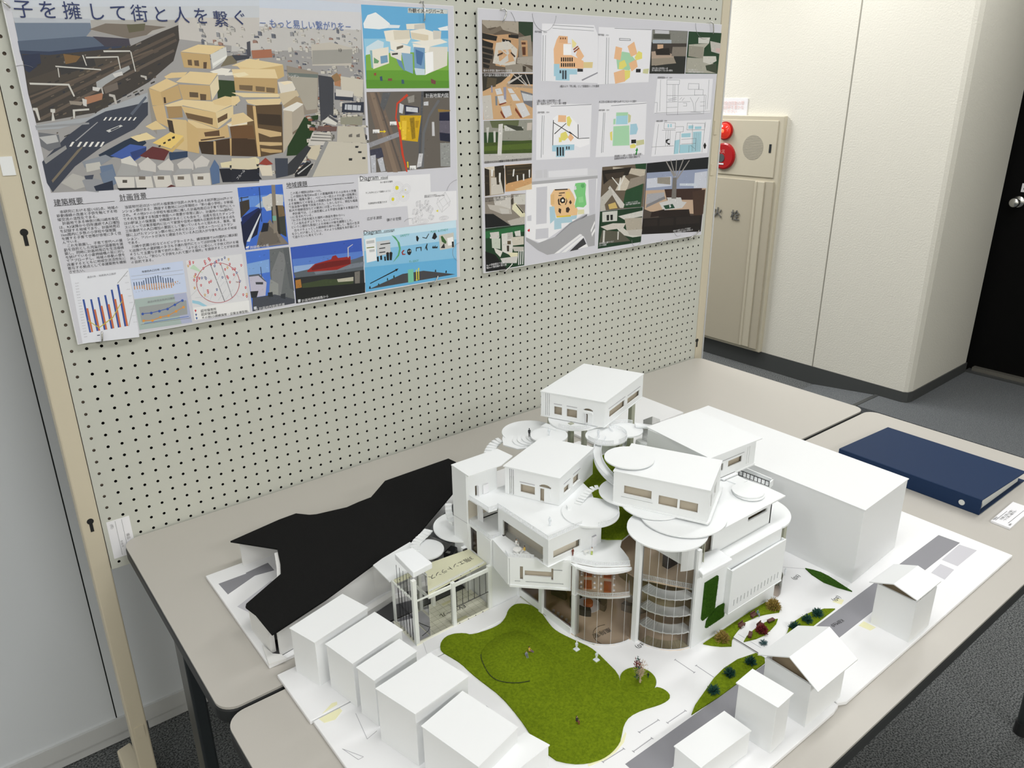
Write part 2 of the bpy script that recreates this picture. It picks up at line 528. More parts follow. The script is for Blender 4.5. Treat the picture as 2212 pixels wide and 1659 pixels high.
# ================================================================ hydrant cabinet on the cream wall
mat('cabinet_beige', (0.58, 0.535, 0.42), 0.45)
mat('cabinet_door', (0.50, 0.455, 0.355), 0.45)
mat('alarm_red', (0.42, 0.012, 0.014), 0.25)
mat('lamp_red', (0.50, 0.02, 0.015), 0.1, emit=((1.0, 0.06, 0.03), 0.35))
mat('lamp_glow', (0.9, 0.2, 0.1), 0.2, emit=((1.0, 0.10, 0.04), 1.6))
mat('speaker_grille', (0.36, 0.34, 0.28), 0.6)
cab = thing('hydrant_cabinet', 'beige fire hydrant cabinet with red alarm lamp on the cream wall', 'cabinet', (3.6, 1.17, 0.09))
b = MB(); b.box(3.57, 3.5995, 0.914, 1.62, 0.101, 1.410); b.build('body', 'cabinet_beige', cab, bevel=0.004)
b = MB(); b.box(3.564, 3.5702, 0.944, 1.59, 1.092, 1.386); b.build('alarm_panel', 'cabinet_beige', cab, bevel=0.002)
b = MB(); b.box(3.560, 3.5702, 0.934, 1.59, 0.118, 1.072); hd = b.build('cabinet_door', 'cabinet_door', cab, bevel=0.002)
b = MB(); b.box(3.553, 3.5606, 0.985, 1.040, 0.122, 1.069); b.box(3.548, 3.5606, 1.030, 1.044, 0.122, 1.069); b.build('door_pull', 'cabinet_beige', hd, bevel=0.003)
b = MB(); b.tube([(3.5635, 1.088, 1.244), (3.5645, 1.088, 1.244)], 0.066, 40)
sp = b.build('speaker', 'speaker_grille', cab)
b = MB()
for i in range(-7, 8):
    w = math.sqrt(max(0, 0.064 ** 2 - (i * 0.0085) ** 2))
    b.box(3.5628, 3.5636, 1.088 - w, 1.088 + w, 1.244 + i * 0.0085 - 0.0012, 1.244 + i * 0.0085 + 0.0012)
b.build('speaker_slats', 'cabinet_door', sp)
b = MB(); b.box(3.562, 3.5645, 0.972, 0.985, 1.222, 1.266); b.build('latch', 'leg_dark', cab)
b = MB(); b.tube([(3.565, 1.277, 1.327), (3.554, 1.277, 1.327)], 0.049, 28); al = b.build('lamp_base', 'alarm_red', cab, smooth=False)
b = MB(); b.ball((3.552, 1.277, 1.327), 0.043, 24, (0.75, 1, 1)); b.build('lamp_dome', 'lamp_red', al, smooth=True)
b = MB(); b.ball((3.524, 1.270, 1.327), 0.012, 10, (0.4, 1, 1)); b.build('lamp_glow', 'lamp_glow', al, smooth=True)
b = MB(); b.tube([(3.565, 1.270, 1.190), (3.552, 1.270, 1.190), (3.548, 1.270, 1.190)], [0.072, 0.072, 0.064], 32); bt = b.build('alarm_button_plate', 'alarm_red', cab)
b = MB(); b.tube([(3.549, 1.282, 1.180), (3.545, 1.282, 1.180)], 0.023, 20); b.build('push_button', 'leg_grey', bt)
b = MB(); b.box(3.5455, 3.549, 1.262, 1.302, 1.144, 1.152); b.build('name_strip', 'white_paper', bt)
mat('red_text', (0.75, 0.35, 0.32), 0.6)
lettering('button_text', '火災', (3.5465, 1.302, 1.208), (0, -1, 0), (0, 0, 1), 0.022, 'red_text', bt)
mat('letter_steel', (0.30, 0.30, 0.29), 0.35, metal=0.7)
lettering('hydrant_lettering', '火', (3.556, 1.311, 0.853), (0, -1, 0), (0, 0, 1), 0.062, 'letter_steel', hd, extrude=0.003)
lettering('hydrant_lettering', '栓', (3.556, 1.189, 0.848), (0, -1, 0), (0, 0, 1), 0.062, 'letter_steel', hd, extrude=0.003)
nt_ = thing('wall_notice', 'white paper notice taped above the hydrant cabinet', 'notice', (3.6, 1.26, 1.45))
b = MB(); b.prism([(3.597, 1.38), (3.5995, 1.38), (3.5995, 1.172), (3.594, 1.172)], 1.398, 1.496); b.build('paper', 'white_paper', nt_)
mat('faded_red', (0.80, 0.58, 0.56), 0.7)
lettering('notice_text', '非常放送起動の際\nに電話等を置かな\nいでください', (3.5925, 1.368, 1.465), (0, -1, 0), (0, 0, 1), 0.022, 'faded_red', nt_)

# ================================================================ binder and caption card on the near table
mat('binder_blue', (0.012, 0.030, 0.080), 0.55, spec=0.15)
mat('paper_stack', (0.62, 0.64, 0.62), 0.7)
bd = thing('ring_binder', 'dark blue ring binder lying on the near table', 'binder', (1.56, -0.88, 0.70))
b = MB(); b.box(1.446, 1.684, -1.0415, -0.722, 0.7002, 0.7030); b.build('bottom_cover', 'binder_blue', bd, bevel=0.001)
b = MB(); b.box(1.4445, 1.4475, -1.0415, -0.722, 0.7002, 0.7365); sp = b.build('spine', 'binder_blue', bd, bevel=0.001)
b = MB(); b.prism([(1.4465, -1.0415), (1.680, -1.0415), (1.680, -0.722), (1.4465, -0.722)], lambda x, y: 0.7340 - (x - 1.4465) * 0.045, lambda x, y: 0.7368 - (x - 1.4465) * 0.045); b.build('top_cover', 'binder_blue', bd, bevel=0.001)
b = MB(); b.box(1.462, 1.664, -1.034, -0.731, 0.7032, 0.7225); b.build('paper_stack', 'paper_stack', bd)
b = MB(); b.tube([(1.455, -1.038, 0.716), (1.455, -0.73, 0.716)], 0.008, 12); b.build('ring_rail', 'steel', bd, smooth=True)
b = MB(); b.tube([(1.4440, -1.005, 0.7155), (1.4432, -1.005, 0.7155)], 0.0062, 20); b.build('finger_ring', 'paper_stack', sp)
cd = thing('caption_card', 'small white caption card on the near table beside the blue binder', 'card', (1.49, -1.086, 0.70))
b = MB(); b.prism([(1.434, -1.0685), (1.553, -1.0657), (1.553, -1.1025), (1.433, -1.1055)], 0.7002, 0.7045); b.build('board', 'white_paper', cd)
mat('text_black', (0.03, 0.03, 0.03), 0.6)
b = MB()
b.box(1.442, 1.5, -1.0745, -1.0738, 0.7046, 0.7048); b.box(1.449, 1.53, -1.0955, -1.0948, 0.7046, 0.7048)
b.build('rule_lines', 'text_black', cd)
lettering('caption_text', '卒業制作', (1.440, -1.0725, 0.7049), (0.97, -0.03, 0), (0.03, 1, 0), 0.0048, 'text_black', cd)
lettering('caption_text', '子を擁して街と人を繋ぐ\n－もっと易しい繋がりを－', (1.452, -1.0815, 0.7049), (1, 0, 0), (0, 1, 0), 0.0056, 'text_black', cd)
lettering('caption_text', '建築科', (1.441, -1.1015, 0.7049), (1, 0, 0), (0, 1, 0), 0.0042, 'text_black', cd)

# ================================================================ model site: base boards
ZB = 0.707
mat('base_white', (0.84, 0.845, 0.86), 0.55, bump=(500, 0.05, 0.0003))
mat('print_road', (0.245, 0.245, 0.27), 0.6)
mat('print_pale', (0.56, 0.555, 0.60), 0.6)
mat('glue_yellow', (0.82, 0.80, 0.52), 0.6)
mat('pencil', (0.40, 0.40, 0.43), 0.6)
mat('shadow_seam', (0.05, 0.048, 0.045), 0.8)
T0 = 0.7002
def base_board(label, poly, z1=ZB):
    cx = sum(p[0] for p in poly) / len(poly); cy = sum(p[1] for p in poly) / len(poly)
    t = thing('base_board', label, 'model base', (cx, cy, T0))
    b = MB(); b.prism(poly, T0, z1); b.build('board', 'base_white', t, bevel=0.0012)
    return t
def flat(name, m, parent, polys, z0=ZB, h=0.00025):
    for p in polys:
        b = MB(); b.prism(p, z0 - 0.0002, z0 + h); o = b.build(name, m, parent)
    return o
def stroke(name, m, parent, lines, w=0.0008, z0=ZB, h=0.0003):
    b = MB()
    for l in lines:
        for p, q in zip(l[:-1], l[1:]):
            d = Vector((q[0] - p[0], q[1] - p[1], 0))
            if d.length < 1e-6: continue
            n = Vector((-d.y, d.x, 0)).normalized() * (w / 2)
            b.prism([(p[0] - n.x, p[1] - n.y), (q[0] - n.x, q[1] - n.y), (q[0] + n.x, q[1] + n.y), (p[0] + n.x, p[1] + n.y)], z0 - 0.0002, z0 + h)
    return b.build(name, m, parent)

bA = base_board('white foam base board under the black road deck, at the left by the pegboard', [(0.1035, -0.2437), (0.46, -0.2437), (0.46, -0.5495), (0.1035, -0.5495)])
flat('printed_road', 'print_road', bA, [[(0.1139, -0.2843), (0.21, -0.2855), (0.21, -0.3075), (0.1751, -0.3013), (0.1164, -0.3267)], [(0.165, -0.282), (0.21, -0.276), (0.21, -0.285), (0.165, -0.2846)]])
flat('printed_plot', 'print_pale', bA, [[(0.1170, -0.3722), (0.1917, -0.3358), (0.20, -0.345), (0.20, -0.40), (0.13, -0.41)]])
bB = base_board('white foam base board under the library building and the elevator hall', [(0.1055, -0.5765), (0.47, -0.5765), (0.47, -0.25), (0.7165, -0.25), (0.7165, -0.6965), (0.1055, -0.6965)])
flat('printed_road', 'print_road', bB, [[(0.23, -0.605), (0.309, -0.583), (0.309, -0.5785), (0.23, -0.5785)]])
flat('glue_stain', 'glue_yellow', bB, [[(0.125, -0.694), (0.150, -0.6915), (0.152, -0.686), (0.145, -0.684)], [(0.386, -0.6895), (0.4625, -0.689), (0.4622, -0.6845), (0.41, -0.6825)]])
bC = base_board('white foam base board with the big green lawn, nearest the camera', [(0.109, -0.6985), (0.7165, -0.6985), (0.7165, -1.147), (0.70, -1.15), (0.109, -1.15)])
flat('printed_road', 'print_road', bC, [[(0.40, -1.0278), (0.7165, -1.0310), (0.7165, -1.0700), (0.40, -1.0700)]])
flat('glue_stain', 'glue_yellow', bC, [[(0.117, -0.700), (0.150, -0.7), (0.150, -0.707), (0.135, -0.716), (0.12, -0.712)], [(0.36, -1.0005), (0.385, -1.0062), (0.405, -1.0062), (0.425, -1.0015), (0.4385, -0.993), (0.44, -0.990), (0.4194, -0.9985), (0.40, -1.0035), (0.38, -1.003), (0.361, -0.9965)]])
stroke('parking_lines', 'pencil', bC, [[(0.6056, -0.9371), (0.6065, -0.9745)], [(0.6208, -0.9662), (0.6213, -0.9993)], [(0.4977, -1.0155), (0.5355, -1.0165)], [(0.4543, -1.0023), (0.4921, -1.0041)], [(0.4235, -1.0204), (0.4604, -1.0205)], [(0.3795, -1.0069), (0.4172, -1.0090)],
    [(0.6036, -0.9373), (0.6076, -0.9369)], [(0.6046, -0.9745), (0.6085, -0.9744)], [(0.6188, -0.9662), (0.6228, -0.9662)], [(0.4975, -1.0135), (0.4979, -1.0175)], [(0.5353, -1.0145), (0.5357, -1.0185)], [(0.4541, -1.0003), (0.4545, -1.0043)], [(0.4919, -1.0021), (0.4923, -1.0061)], [(0.4233, -1.0184), (0.4237, -1.0224)], [(0.4602, -1.0185), (0.4606, -1.0225)], [(0.3793, -1.0049), (0.3797, -1.0089)], [(0.4170, -1.0070), (0.4174, -1.0110)]], 0.0011)
stroke('pencil_plan', 'pencil', bC, [[(0.163, -0.7237), (0.1535, -0.776), (0.171, -0.7716)], [(0.119, -0.77), (0.1275, -0.80), (0.135, -0.80), (0.119, -0.77)], [(0.302, -0.81), (0.312, -0.845), (0.307, -0.85), (0.322, -0.875)], [(0.31, -0.825), (0.318, -0.83), (0.32, -0.86)]], 0.0006)
bD = base_board('white foam base board under the long block and the garden hedges, at the right', [(0.7185, -0.25), (1.04, -0.25), (1.04, -0.30), (1.3265, -0.30), (1.3265, -1.149), (0.7325, -1.151), (0.7185, -1.144)])
flat('printed_road', 'print_road', bD, [[(0.7185, -1.0310), (1.29, -1.0284), (1.2934, -1.0674), (0.7185, -1.0705)]])
flat('printed_plot', 'print_pale', bD, [[(1.2908, -1.0996), (1.2076, -1.0999), (1.2065, -1.0719), (1.2860, -1.0695)], [(1.1910, -1.0767), (1.1910, -1.1009), (1.1459, -1.1042), (1.1491, -1.0789)]])
flat('glue_stain', 'glue_yellow', bD, [[(0.905, -1.0735), (0.922, -1.073), (0.9225, -1.094), (0.908, -1.092)], [(0.93, -1.012), (0.945, -1.012), (0.95, -1.022), (0.935, -1.026)]])
mat('seam_grey', (0.10, 0.095, 0.09), 0.8)
stroke('board_seam', 'seam_grey', bD, [[(0.7192, -0.9624), (0.7196, -1.009)]], 0.0012)
stroke('thin_joint', 'pencil', bD, [[(0.7325, -0.9615), (0.7330, -1.005)], [(0.9300, -0.872), (0.9815, -0.9272)]], 0.0004)
mat('text_black', (0.03, 0.03, 0.03), 0.6)
for n, (x, y) in enumerate(((0.9415, -0.9295), (0.9400, -1.0095))):
    lettering('level_text', '(±0)', (x + 0.0135, y + 0.0005, ZB + 0.0004), (-1, 0.03, 0), (-0.03, -1, 0), 0.0115, 'text_black', bD)
lettering('level_text', 'KBM±0', (0.8985, -1.0465, ZB + 0.0006), (-1, 0.10, 0), (-0.10, -1, 0), 0.0100, 'text_black', bD, squeeze=0.95)
lettering('level_text', '(±0)', (0.5985, -0.8770, ZB + 0.0004), (-1, 0.0, 0), (0.0, -1, 0), 0.0115, 'text_black', bC)
bE = base_board('white foam base board at the far right end beside the pegboard', [(1.06, -0.12), (1.39, -0.12), (1.39, -0.297), (1.06, -0.297)])

# ---------------------------------------------------------------- lawns and planting beds
mat('turf', (0.205, 0.285, 0.010), 0.9, spec=0.1, var=(260, (0.13, 0.19, 0.006), 0.35, 0.7), bump=(1400, 0.9, 0.0012))
mat('turf_dark', (0.05, 0.13, 0.012), 0.9, spec=0.1, var=(300, (0.025, 0.075, 0.008), 0.35, 0.7), bump=(1400, 0.9, 0.0012))
mat('turf_blade', (0.235, 0.325, 0.015), 0.8, spec=0.1)
mat('turf_blade_dark', (0.06, 0.16, 0.014), 0.8, spec=0.1)
def inside(p, poly):
    x, y = p; c = False
    for i in range(len(poly)):
        (x0, y0), (x1, y1) = poly[i], poly[i - 1]
        if (y0 > y) != (y1 > y) and x < (x1 - x0) * (y - y0) / (y1 - y0) + x0: c = not c
    return c
def smooth_poly(p, it=2):
    for _ in range(it):
        q = []
        for i in range(len(p)):
            a, c = p[i], p[(i + 1) % len(p)]
            q += [(0.75 * a[0] + 0.25 * c[0], 0.75 * a[1] + 0.25 * c[1]), (0.25 * a[0] + 0.75 * c[0], 0.25 * a[1] + 0.75 * c[1])]
        p = q
    return p
def turf(label, poly, z0, th=0.0022, dens=260000, dark=False, name='lawn', hgt=0.0019, cat='lawn'):
    xs = [p[0] for p in poly]; ys = [p[1] for p in poly]
    c = (sum(xs) / len(xs), sum(ys) / len(ys))
    t = thing(name, label, cat, (c[0], c[1], z0))
    b = MB(); b.prism(poly, z0, z0 + th); b.build('turf_mat', 'turf_dark' if dark else 'turf', t)
    rnd = random.Random(len(poly) * 13 + int(c[0] * 1e4))
    b = MB()
    n = int((max(xs) - min(xs)) * (max(ys) - min(ys)) * dens)
    for _ in range(n):
        p = (rnd.uniform(min(xs), max(xs)), rnd.uniform(min(ys), max(ys)))
        if not inside(p, poly): continue
        a = rnd.uniform(0, 6.283); w = 0.00028; h = hgt * rnd.uniform(0.5, 1.1); l = hgt * 0.6
        dx, dy = math.cos(a) * w, math.sin(a) * w
        ex, ey = rnd.uniform(-l, l), rnd.uniform(-l, l)
        b.face([(p[0] - dx, p[1] - dy, z0 + th - 0.0003), (p[0] + dx, p[1] + dy, z0 + th - 0.0003), (p[0] + ex, p[1] + ey, z0 + th - 0.0003 + h)])
    g = b.build('grass_blades', 'turf_blade_dark' if dark else 'turf_blade', t); g['kind'] = 'stuff'
    return t
LAWN = [(0.3330,-0.6843),(0.3421,-0.6737),(0.3552,-0.6677),(0.3697,-0.6702),(0.3841,-0.6799),(0.3898,-0.6901),(0.4083,-0.6957),(0.4320,-0.6996),(0.4484,-0.6974),(0.4641,-0.6884),(0.4761,-0.6779),(0.4903,-0.6728),(0.5019,-0.6747),(0.5145,-0.6882),(0.5177,-0.7033),(0.5163,-0.7205),(0.5090,-0.7444),(0.5048,-0.7641),(0.5066,-0.7825),(0.5148,-0.8130),(0.5208,-0.8340),(0.5205,-0.8531),(0.5174,-0.8745),(0.5131,-0.9041),(0.5015,-0.9203),(0.4992,-0.9370),(0.5066,-0.9536),(0.5200,-0.9598),(0.5362,-0.9590),(0.5412,-0.9661),(0.5425,-0.9763),(0.5390,-0.9856),(0.5291,-0.9880),(0.5137,-0.9859),(0.4885,-0.9773),(0.4652,-0.9741),(0.4478,-0.9795),(0.4318,-0.9909),(0.4194,-0.9992),(0.3999,-1.0040),(0.3807,-1.0035),(0.3615,-0.9966),(0.3439,-0.9837),(0.3284,-0.9615),(0.3330,-0.9142),(0.3403,-0.8793),(0.3456,-0.8285),(0.3410,-0.7879),(0.3388,-0.7605),(0.3393,-0.7344),(0.3340,-0.7097),(0.3306,-0.6947)]
lawn = turf('large wavy bright green lawn in front of the library model', smooth_poly(LAWN, 1), ZB)
# the round rise on the lawn, its edge drawn dark along one side
CIRC = smooth_poly([(0.3747,-0.7355),(0.4027,-0.7226),(0.4327,-0.7210),(0.4562,-0.7287),(0.4689,-0.7558),(0.4707,-0.7918),(0.4618,-0.8161),(0.4387,-0.8344),(0.4147,-0.8377),(0.3869,-0.8296),(0.3663,-0.8130),(0.3557,-0.7918),(0.3633,-0.7604)], 2)
b = MB(); cc = (0.413, -0.779)
ring = [(p[0], p[1], ZB + 0.0024) for p in CIRC]; n = len(ring)
r2 = [(cc[0] + (p[0] - cc[0]) * 0.985, cc[1] + (p[1] - cc[1]) * 0.985, ZB + 0.0034) for p in CIRC]
r3 = [(cc[0] + (p[0] - cc[0]) * 0.5, cc[1] + (p[1] - cc[1]) * 0.5, ZB + 0.0048) for p in CIRC]
b.faces(ring + r2 + r3 + [(cc[0], cc[1], ZB + 0.0052)], [(i, (i + 1) % n, n + (i + 1) % n, n + i) for i in range(n)] + [(n + i, n + (i + 1) % n, 2 * n + (i + 1) % n, 2 * n + i) for i in range(n)] + [(2 * n + i, 2 * n + (i + 1) % n, 3 * n) for i in range(n)])
b.build('raised_round', 'turf', lawn, smooth=True)
b = MB(); rnd = random.Random(4)
for _ in range(9000):
    k = rnd.random() ** 0.5; p = CIRC[rnd.randrange(len(CIRC))]
    x, y = cc[0] + (p[0] - cc[0]) * k * 0.98 + rnd.uniform(-.002, .002), cc[1] + (p[1] - cc[1]) * k * 0.98 + rnd.uniform(-.002, .002)
    z = ZB + 0.0052 - 0.0018 * k - 0.0004; a = rnd.uniform(0, 6.283); w = 0.00028
    b.face([(x - math.cos(a) * w, y - math.sin(a) * w, z), (x + math.cos(a) * w, y + math.sin(a) * w, z), (x + rnd.uniform(-.0011, .0011), y + rnd.uniform(-.0011, .0011), z + rnd.uniform(.001, .002))])
g = b.build('grass_blades', 'turf_blade', lawn); g['kind'] = 'stuff'
mat('dark_edge', (0.03, 0.045, 0.008), 0.9)
b = MB(); b.tube([(p[0], p[1], ZB + 0.0030) for p in CIRC[33:51]], 0.0007, 5); b.build('dark_edge', 'dark_edge', lawn)
tc = [(0.5263 + 0.0268 * math.cos(2 * math.pi * k / 40), -0.9327 + 0.0268 * math.sin(2 * math.pi * k / 40)) for k in range(40)]
tl = turf('round green turf disc with a white rim under the flowering tree', tc, ZB + 0.0003)
b = MB(); rim = [(0.5263 + 0.0281 * math.cos(2 * math.pi * k / 40), -0.9327 + 0.0281 * math.sin(2 * math.pi * k / 40), ZB + 0.0008) for k in range(41)]
b.tube(rim, 0.0009, 6); b.build('white_rim', 'white_board', tl)
turf('planting bed running along the foot of the library side wall, with two yellow shrubs', [(0.6681,-0.9418),(0.7291,-0.9408),(0.7984,-0.9400),(0.8350,-0.9413),(0.8501,-0.9511),(0.8469,-0.9651),(0.8323,-0.9716),(0.8118,-0.9612),(0.7943,-0.9550),(0.7667,-0.9508),(0.7388,-0.9567),(0.7226,-0.9607),(0.7106,-0.9657),(0.6990,-0.9738),(0.6855,-0.9639),(0.6749,-0.9524)], ZB, name='planting_bed', cat='planting bed')
turf('leaf-shaped planting bed with the dark red shrub', [(0.7226,-0.9795),(0.7373,-0.9747),(0.7584,-0.9725),(0.7825,-0.9724),(0.7977,-0.9736),(0.8148,-0.9807),(0.8021,-0.9860),(0.7820,-0.9894),(0.7629,-0.9911),(0.7443,-0.9876)], ZB, name='planting_bed', cat='planting bed')
turf('half-moon planting bed with dark green hedge plants between the two gabled houses', [(0.9138,-1.0263),(0.8997,-1.0149),(0.8738,-1.0056),(0.8504,-1.0027),(0.8276,-1.0022),(0.8110,-1.0042),(0.7963,-1.0107),(0.77,-1.018),(0.745,-1.0275),(0.8475,-1.0275)], ZB, name='planting_bed', cat='planting bed')
turf('half-moon planting bed with three dark green hedge plants behind the narrow white block', [(0.5348,-1.0275),(0.5532,-1.0191),(0.5808,-1.0118),(0.6183,-1.0017),(0.6458,-0.9979),(0.6798,-0.9987),(0.7150,-1.0082),(0.7160,-1.0230),(0.7071,-1.0300),(0.6316,-1.0303),(0.5916,-1.0303)], ZB, name='planting_bed', cat='planting bed')
turf('slim dark green sliver of grass in front of the long block', [(0.9815,-0.9272),(0.9880,-0.940),(0.9920,-0.9523),(0.9920,-0.968),(0.9896,-0.9822),(0.9823,-1.0188),(0.9734,-0.9961),(0.9684,-0.9718),(0.9731,-0.9456)], ZB, dark=True, name='planting_bed', cat='planting bed')

# ---------------------------------------------------------------- raised black road deck
mat('road_black', (0.010, 0.010, 0.010), 0.95, spec=0.1, bump=(900, 0.8, 0.001))
mat('road_wall', (0.72, 0.72, 0.71), 0.6)
rz = lambda x, y: 0.757 + 0.1 * (x - 0.1)
RB = [(0.1560,-0.2477),(0.2520,-0.2470),(0.2850,-0.2511),(0.3021,-0.2757),(0.3130,-0.2841),(0.3675,-0.3059),(0.3931,-0.3060),(0.4190,-0.3089),(0.4706,-0.2745),(0.6135,-0.2959)]
RF = [(0.6162,-0.3204),(0.5985,-0.3710),(0.5400,-0.4186),(0.4425,-0.4729),(0.3987,-0.4966),(0.3177,-0.5050),(0.2890,-0.5120),(0.2147,-0.5304),(0.1258,-0.5455),(0.1159,-0.5465),(0.1152,-0.5244),(0.1142,-0.4826),(0.1089,-0.4524),(0.1124,-0.4459),(0.1864,-0.4120),(0.1973,-0.3844),(0.2115,-0.3357)]
rd = thing('road_deck', 'raised black road overpass of the model, left of the library', 'model road', (0.3, -0.4, ZB))
b = MB(); b.prism(RB + RF, lambda x, y: rz(x, y) - 0.003, lambda x, y: rz(x, y)); b.build('asphalt_deck', 'road_black', rd)
def curtain(pts, t=0.004, zt=-0.003):
    b = MB()
    for p, q in zip(pts[:-1], pts[1:]):
        d = Vector((q[0] - p[0], q[1] - p[1], 0)); nn = Vector((-d.y, d.x, 0)).normalized() * t
        b.prism([p, q, (q[0] + nn.x, q[1] + nn.y), (p[0] + nn.x, p[1] + nn.y)], ZB, lambda x, y: rz(x, y) + zt)
    b.build('support_wall', 'road_wall', rd)
curtain([(0.1269, -0.5406), (0.2147, -0.5265), (0.2890, -0.5083), (0.3177, -0.5012), (0.3987, -0.4930), (0.4425, -0.469)])
curtain([(0.1135, -0.4550), (0.1172, -0.5262)], 0.008)
curtain([(0.2035, -0.341), (0.1905, -0.3834), (0.180, -0.410)], 0.012)
curtain([(0.180, -0.410), (0.1135, -0.4500)], 0.003)
curtain([(0.60, -0.30), (0.4706, -0.2790), (0.419, -0.3129), (0.3675, -0.310), (0.3021, -0.28), (0.285, -0.2551), (0.17, -0.2517)])
b = MB(); b.prism([(0.1035, -0.5495), (0.13, -0.556), (0.1275, -0.5415), (0.1175, -0.531), (0.112, -0.5)], ZB, ZB + 0.004); b.build('ramp_end', 'road_wall', rd)
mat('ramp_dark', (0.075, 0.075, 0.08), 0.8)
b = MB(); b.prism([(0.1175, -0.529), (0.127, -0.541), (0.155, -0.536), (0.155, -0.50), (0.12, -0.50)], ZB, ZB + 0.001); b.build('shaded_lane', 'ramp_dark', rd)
# grey lower lane seen between the overpass and the elevator hall
ln = thing('lower_lane', 'grey lower lane beside the black road overpass', 'model road', (0.33, -0.55, ZB))
b = MB(); b.prism([(0.235, -0.541), (0.309, -0.5245), (0.46, -0.49), (0.46, -0.502), (0.309, -0.5365), (0.235, -0.552)], 0.7085, 0.7195); b.build('kerb', 'road_wall', ln)
b = MB(); b.prism([(0.235, -0.5525), (0.309, -0.537), (0.455, -0.503), (0.455, -0.576), (0.309, -0.5745), (0.255, -0.576)], 0.7072, 0.7082); b.build('lane_surface', 'ramp_dark', ln)
b = MB(); b.prism([(0.6162,-0.3204),(0.5985,-0.3710),(0.5400,-0.4186),(0.4425,-0.4729),(0.4585,-0.53),(0.50,-0.53),(0.62,-0.45),(0.66,-0.36)], 0.775, 0.777); mat('slate_grey', (0.10, 0.105, 0.11), 0.7); b.build('side_lane', 'slate_grey', ln)
# ---------------------------------------------------------------- massing blocks
def block(name, label, roof, z, ins=0.0012, group=None, cat='model house', lip=0.0018, z0=ZB):
    c = (sum(p[0] for p in roof) / len(roof), sum(p[1] for p in roof) / len(roof))
    t = thing(name, label, cat, (c[0], c[1], z0), group)
    b = MB(); b.prism(roof, z - lip, z); b.build('roof_sheet', 'white_block', t)
    w = []
    for p in roof:
        d = Vector((c[0] - p[0], c[1] - p[1])); d = d.normalized() * ins * 1.4
        w.append((p[0] + d.x, p[1] + d.y))
    b = MB(); b.prism(w, z0, z - lip); b.build('walls', 'white_block', t, bevel=0.0005)
    return t
G_ = 'white house blocks in the row by the lawn'
block('house_block', 'white house block closest to the black road deck, first in its row', [(0.1299,-0.5881),(0.2311,-0.5613),(0.2464,-0.6191),(0.1454,-0.6428)], 0.789, group=G_)
block('house_block', 'white house block second from the road deck, in front of the elevator shaft', [(0.1572,-0.6525),(0.2504,-0.6321),(0.2624,-0.6970),(0.1692,-0.7159)], 0.787, group=G_)
block('house_block', 'narrowest white house block of the row, third from the road deck', [(0.1686,-0.7281),(0.2467,-0.7137),(0.2535,-0.7534),(0.1756,-0.7675)], 0.7895, group=G_)
block('house_block', 'largest square white house block of the row, beside the lawn', [(0.1663,-0.7889),(0.2618,-0.7753),(0.2772,-0.8486),(0.1840,-0.8613)], 0.797, group=G_)
block('house_block', 'white house block fifth in the row, cut by the bottom of the view', [(0.1830,-0.8764),(0.2590,-0.8592),(0.2781,-0.9552),(0.2027,-0.9732)], 0.790, group=G_)
block('house_block', 'low white house block at the near end of the lawn row', [(0.216,-0.9543),(0.296,-0.947),(0.3065,-0.983),(0.2265,-0.990)], 0.765, group=G_)
block('long_block', 'tall long white block with a flat roof behind the library', [(1.0012,-0.5335),(1.178,-0.5335),(1.1788,-0.9975),(1.0055,-1.0065)], 0.858, cat='model building')
block('house_block', 'narrow tall white house block with a slanted flat roof, beside the gabled house', [(0.5570,-1.0781),(0.5970,-1.0760),(0.6003,-1.1385),(0.5618,-1.1403)], 0.789, 0.0025)
block('house_block', 'low long white house block at the bottom front edge of the base', [(0.5416,-1.0751),(0.5412,-1.1191),(0.4413,-1.1159),(0.4416,-1.0720)], 0.7473)
def gable(label, xw0, xw1, yw0, yw1, xr0, xr1, eL, rg, eR):
    """ridge along x; eL/rg/eR = (y, z) of left eave, ridge, right eave"""
    t = thing('gabled_house', label, 'model house', ((xw0 + xw1) / 2, (yw0 + yw1) / 2, ZB))
    zl = eL[1] + (rg[1] - eL[1]) * (yw1 - eL[0]) / (rg[0] - eL[0])
    b = MB()
    zw = min(eL[1], eR[1]) - 0.001
    e = 0.003
    b.wall((xw0, yw1 - e), (xw0, yw0), ZB, zw, e)
    b.wall((xw0 + e, yw0), (xw1, yw0), ZB, zw, e)
    b.wall((xw1, yw0 + e), (xw1, yw1), ZB, zw, e)
    b.wall((xw1 - e, yw1), (xw0, yw1), ZB, zw, e)
    b.build('walls', 'white_block', t)
    for a, c, nm in ((eL, rg, 'roof_slope'), (rg, eR, 'roof_slope')):
        b = MB()
        th = 0.0018
        p = [(xr0, a[0], a[1]), (xr1, a[0], a[1]), (xr1, c[0], c[1]), (xr0, c[0], c[1])]
        b.faces(p + [(x, y, z - th) for x, y, z in p], [(0, 1, 2, 3), (7, 6, 5, 4), (0, 4, 5, 1), (1, 5, 6, 2), (2, 6, 7, 3), (3, 7, 4, 0)])
        b.build(nm, 'white_block', t)
    b = MB(); b.box(xw0 + 0.006, xw1 - 0.004, yw0 + 0.005, yw1 - 0.005, zw - 0.012, zw - 0.011); mat('card_tan', (0.34, 0.27, 0.18), 0.9); b.build('ceiling_card', 'card_tan', t)
    b = MB(); b.face([(xw0 + 0.012, yw1, zw - 0.01), (xw0 + 0.012, yw0, zw - 0.01), (xw0 + 0.012, yw0, eR[1] - 0.002), (xw0 + 0.012, rg[0], rg[1] - 0.003), (xw0 + 0.012, yw1, eL[1] - 0.002)]); b.build('inner_gable', 'card_tan', t)
    return t
gable('small gabled white house at the road by the right end of the base', 0.9265, 0.995, -1.1455, -1.082, 0.9200, 1.000, (-1.0712, 0.7855), (-1.1090, 0.8022), (-1.1480, 0.7932))
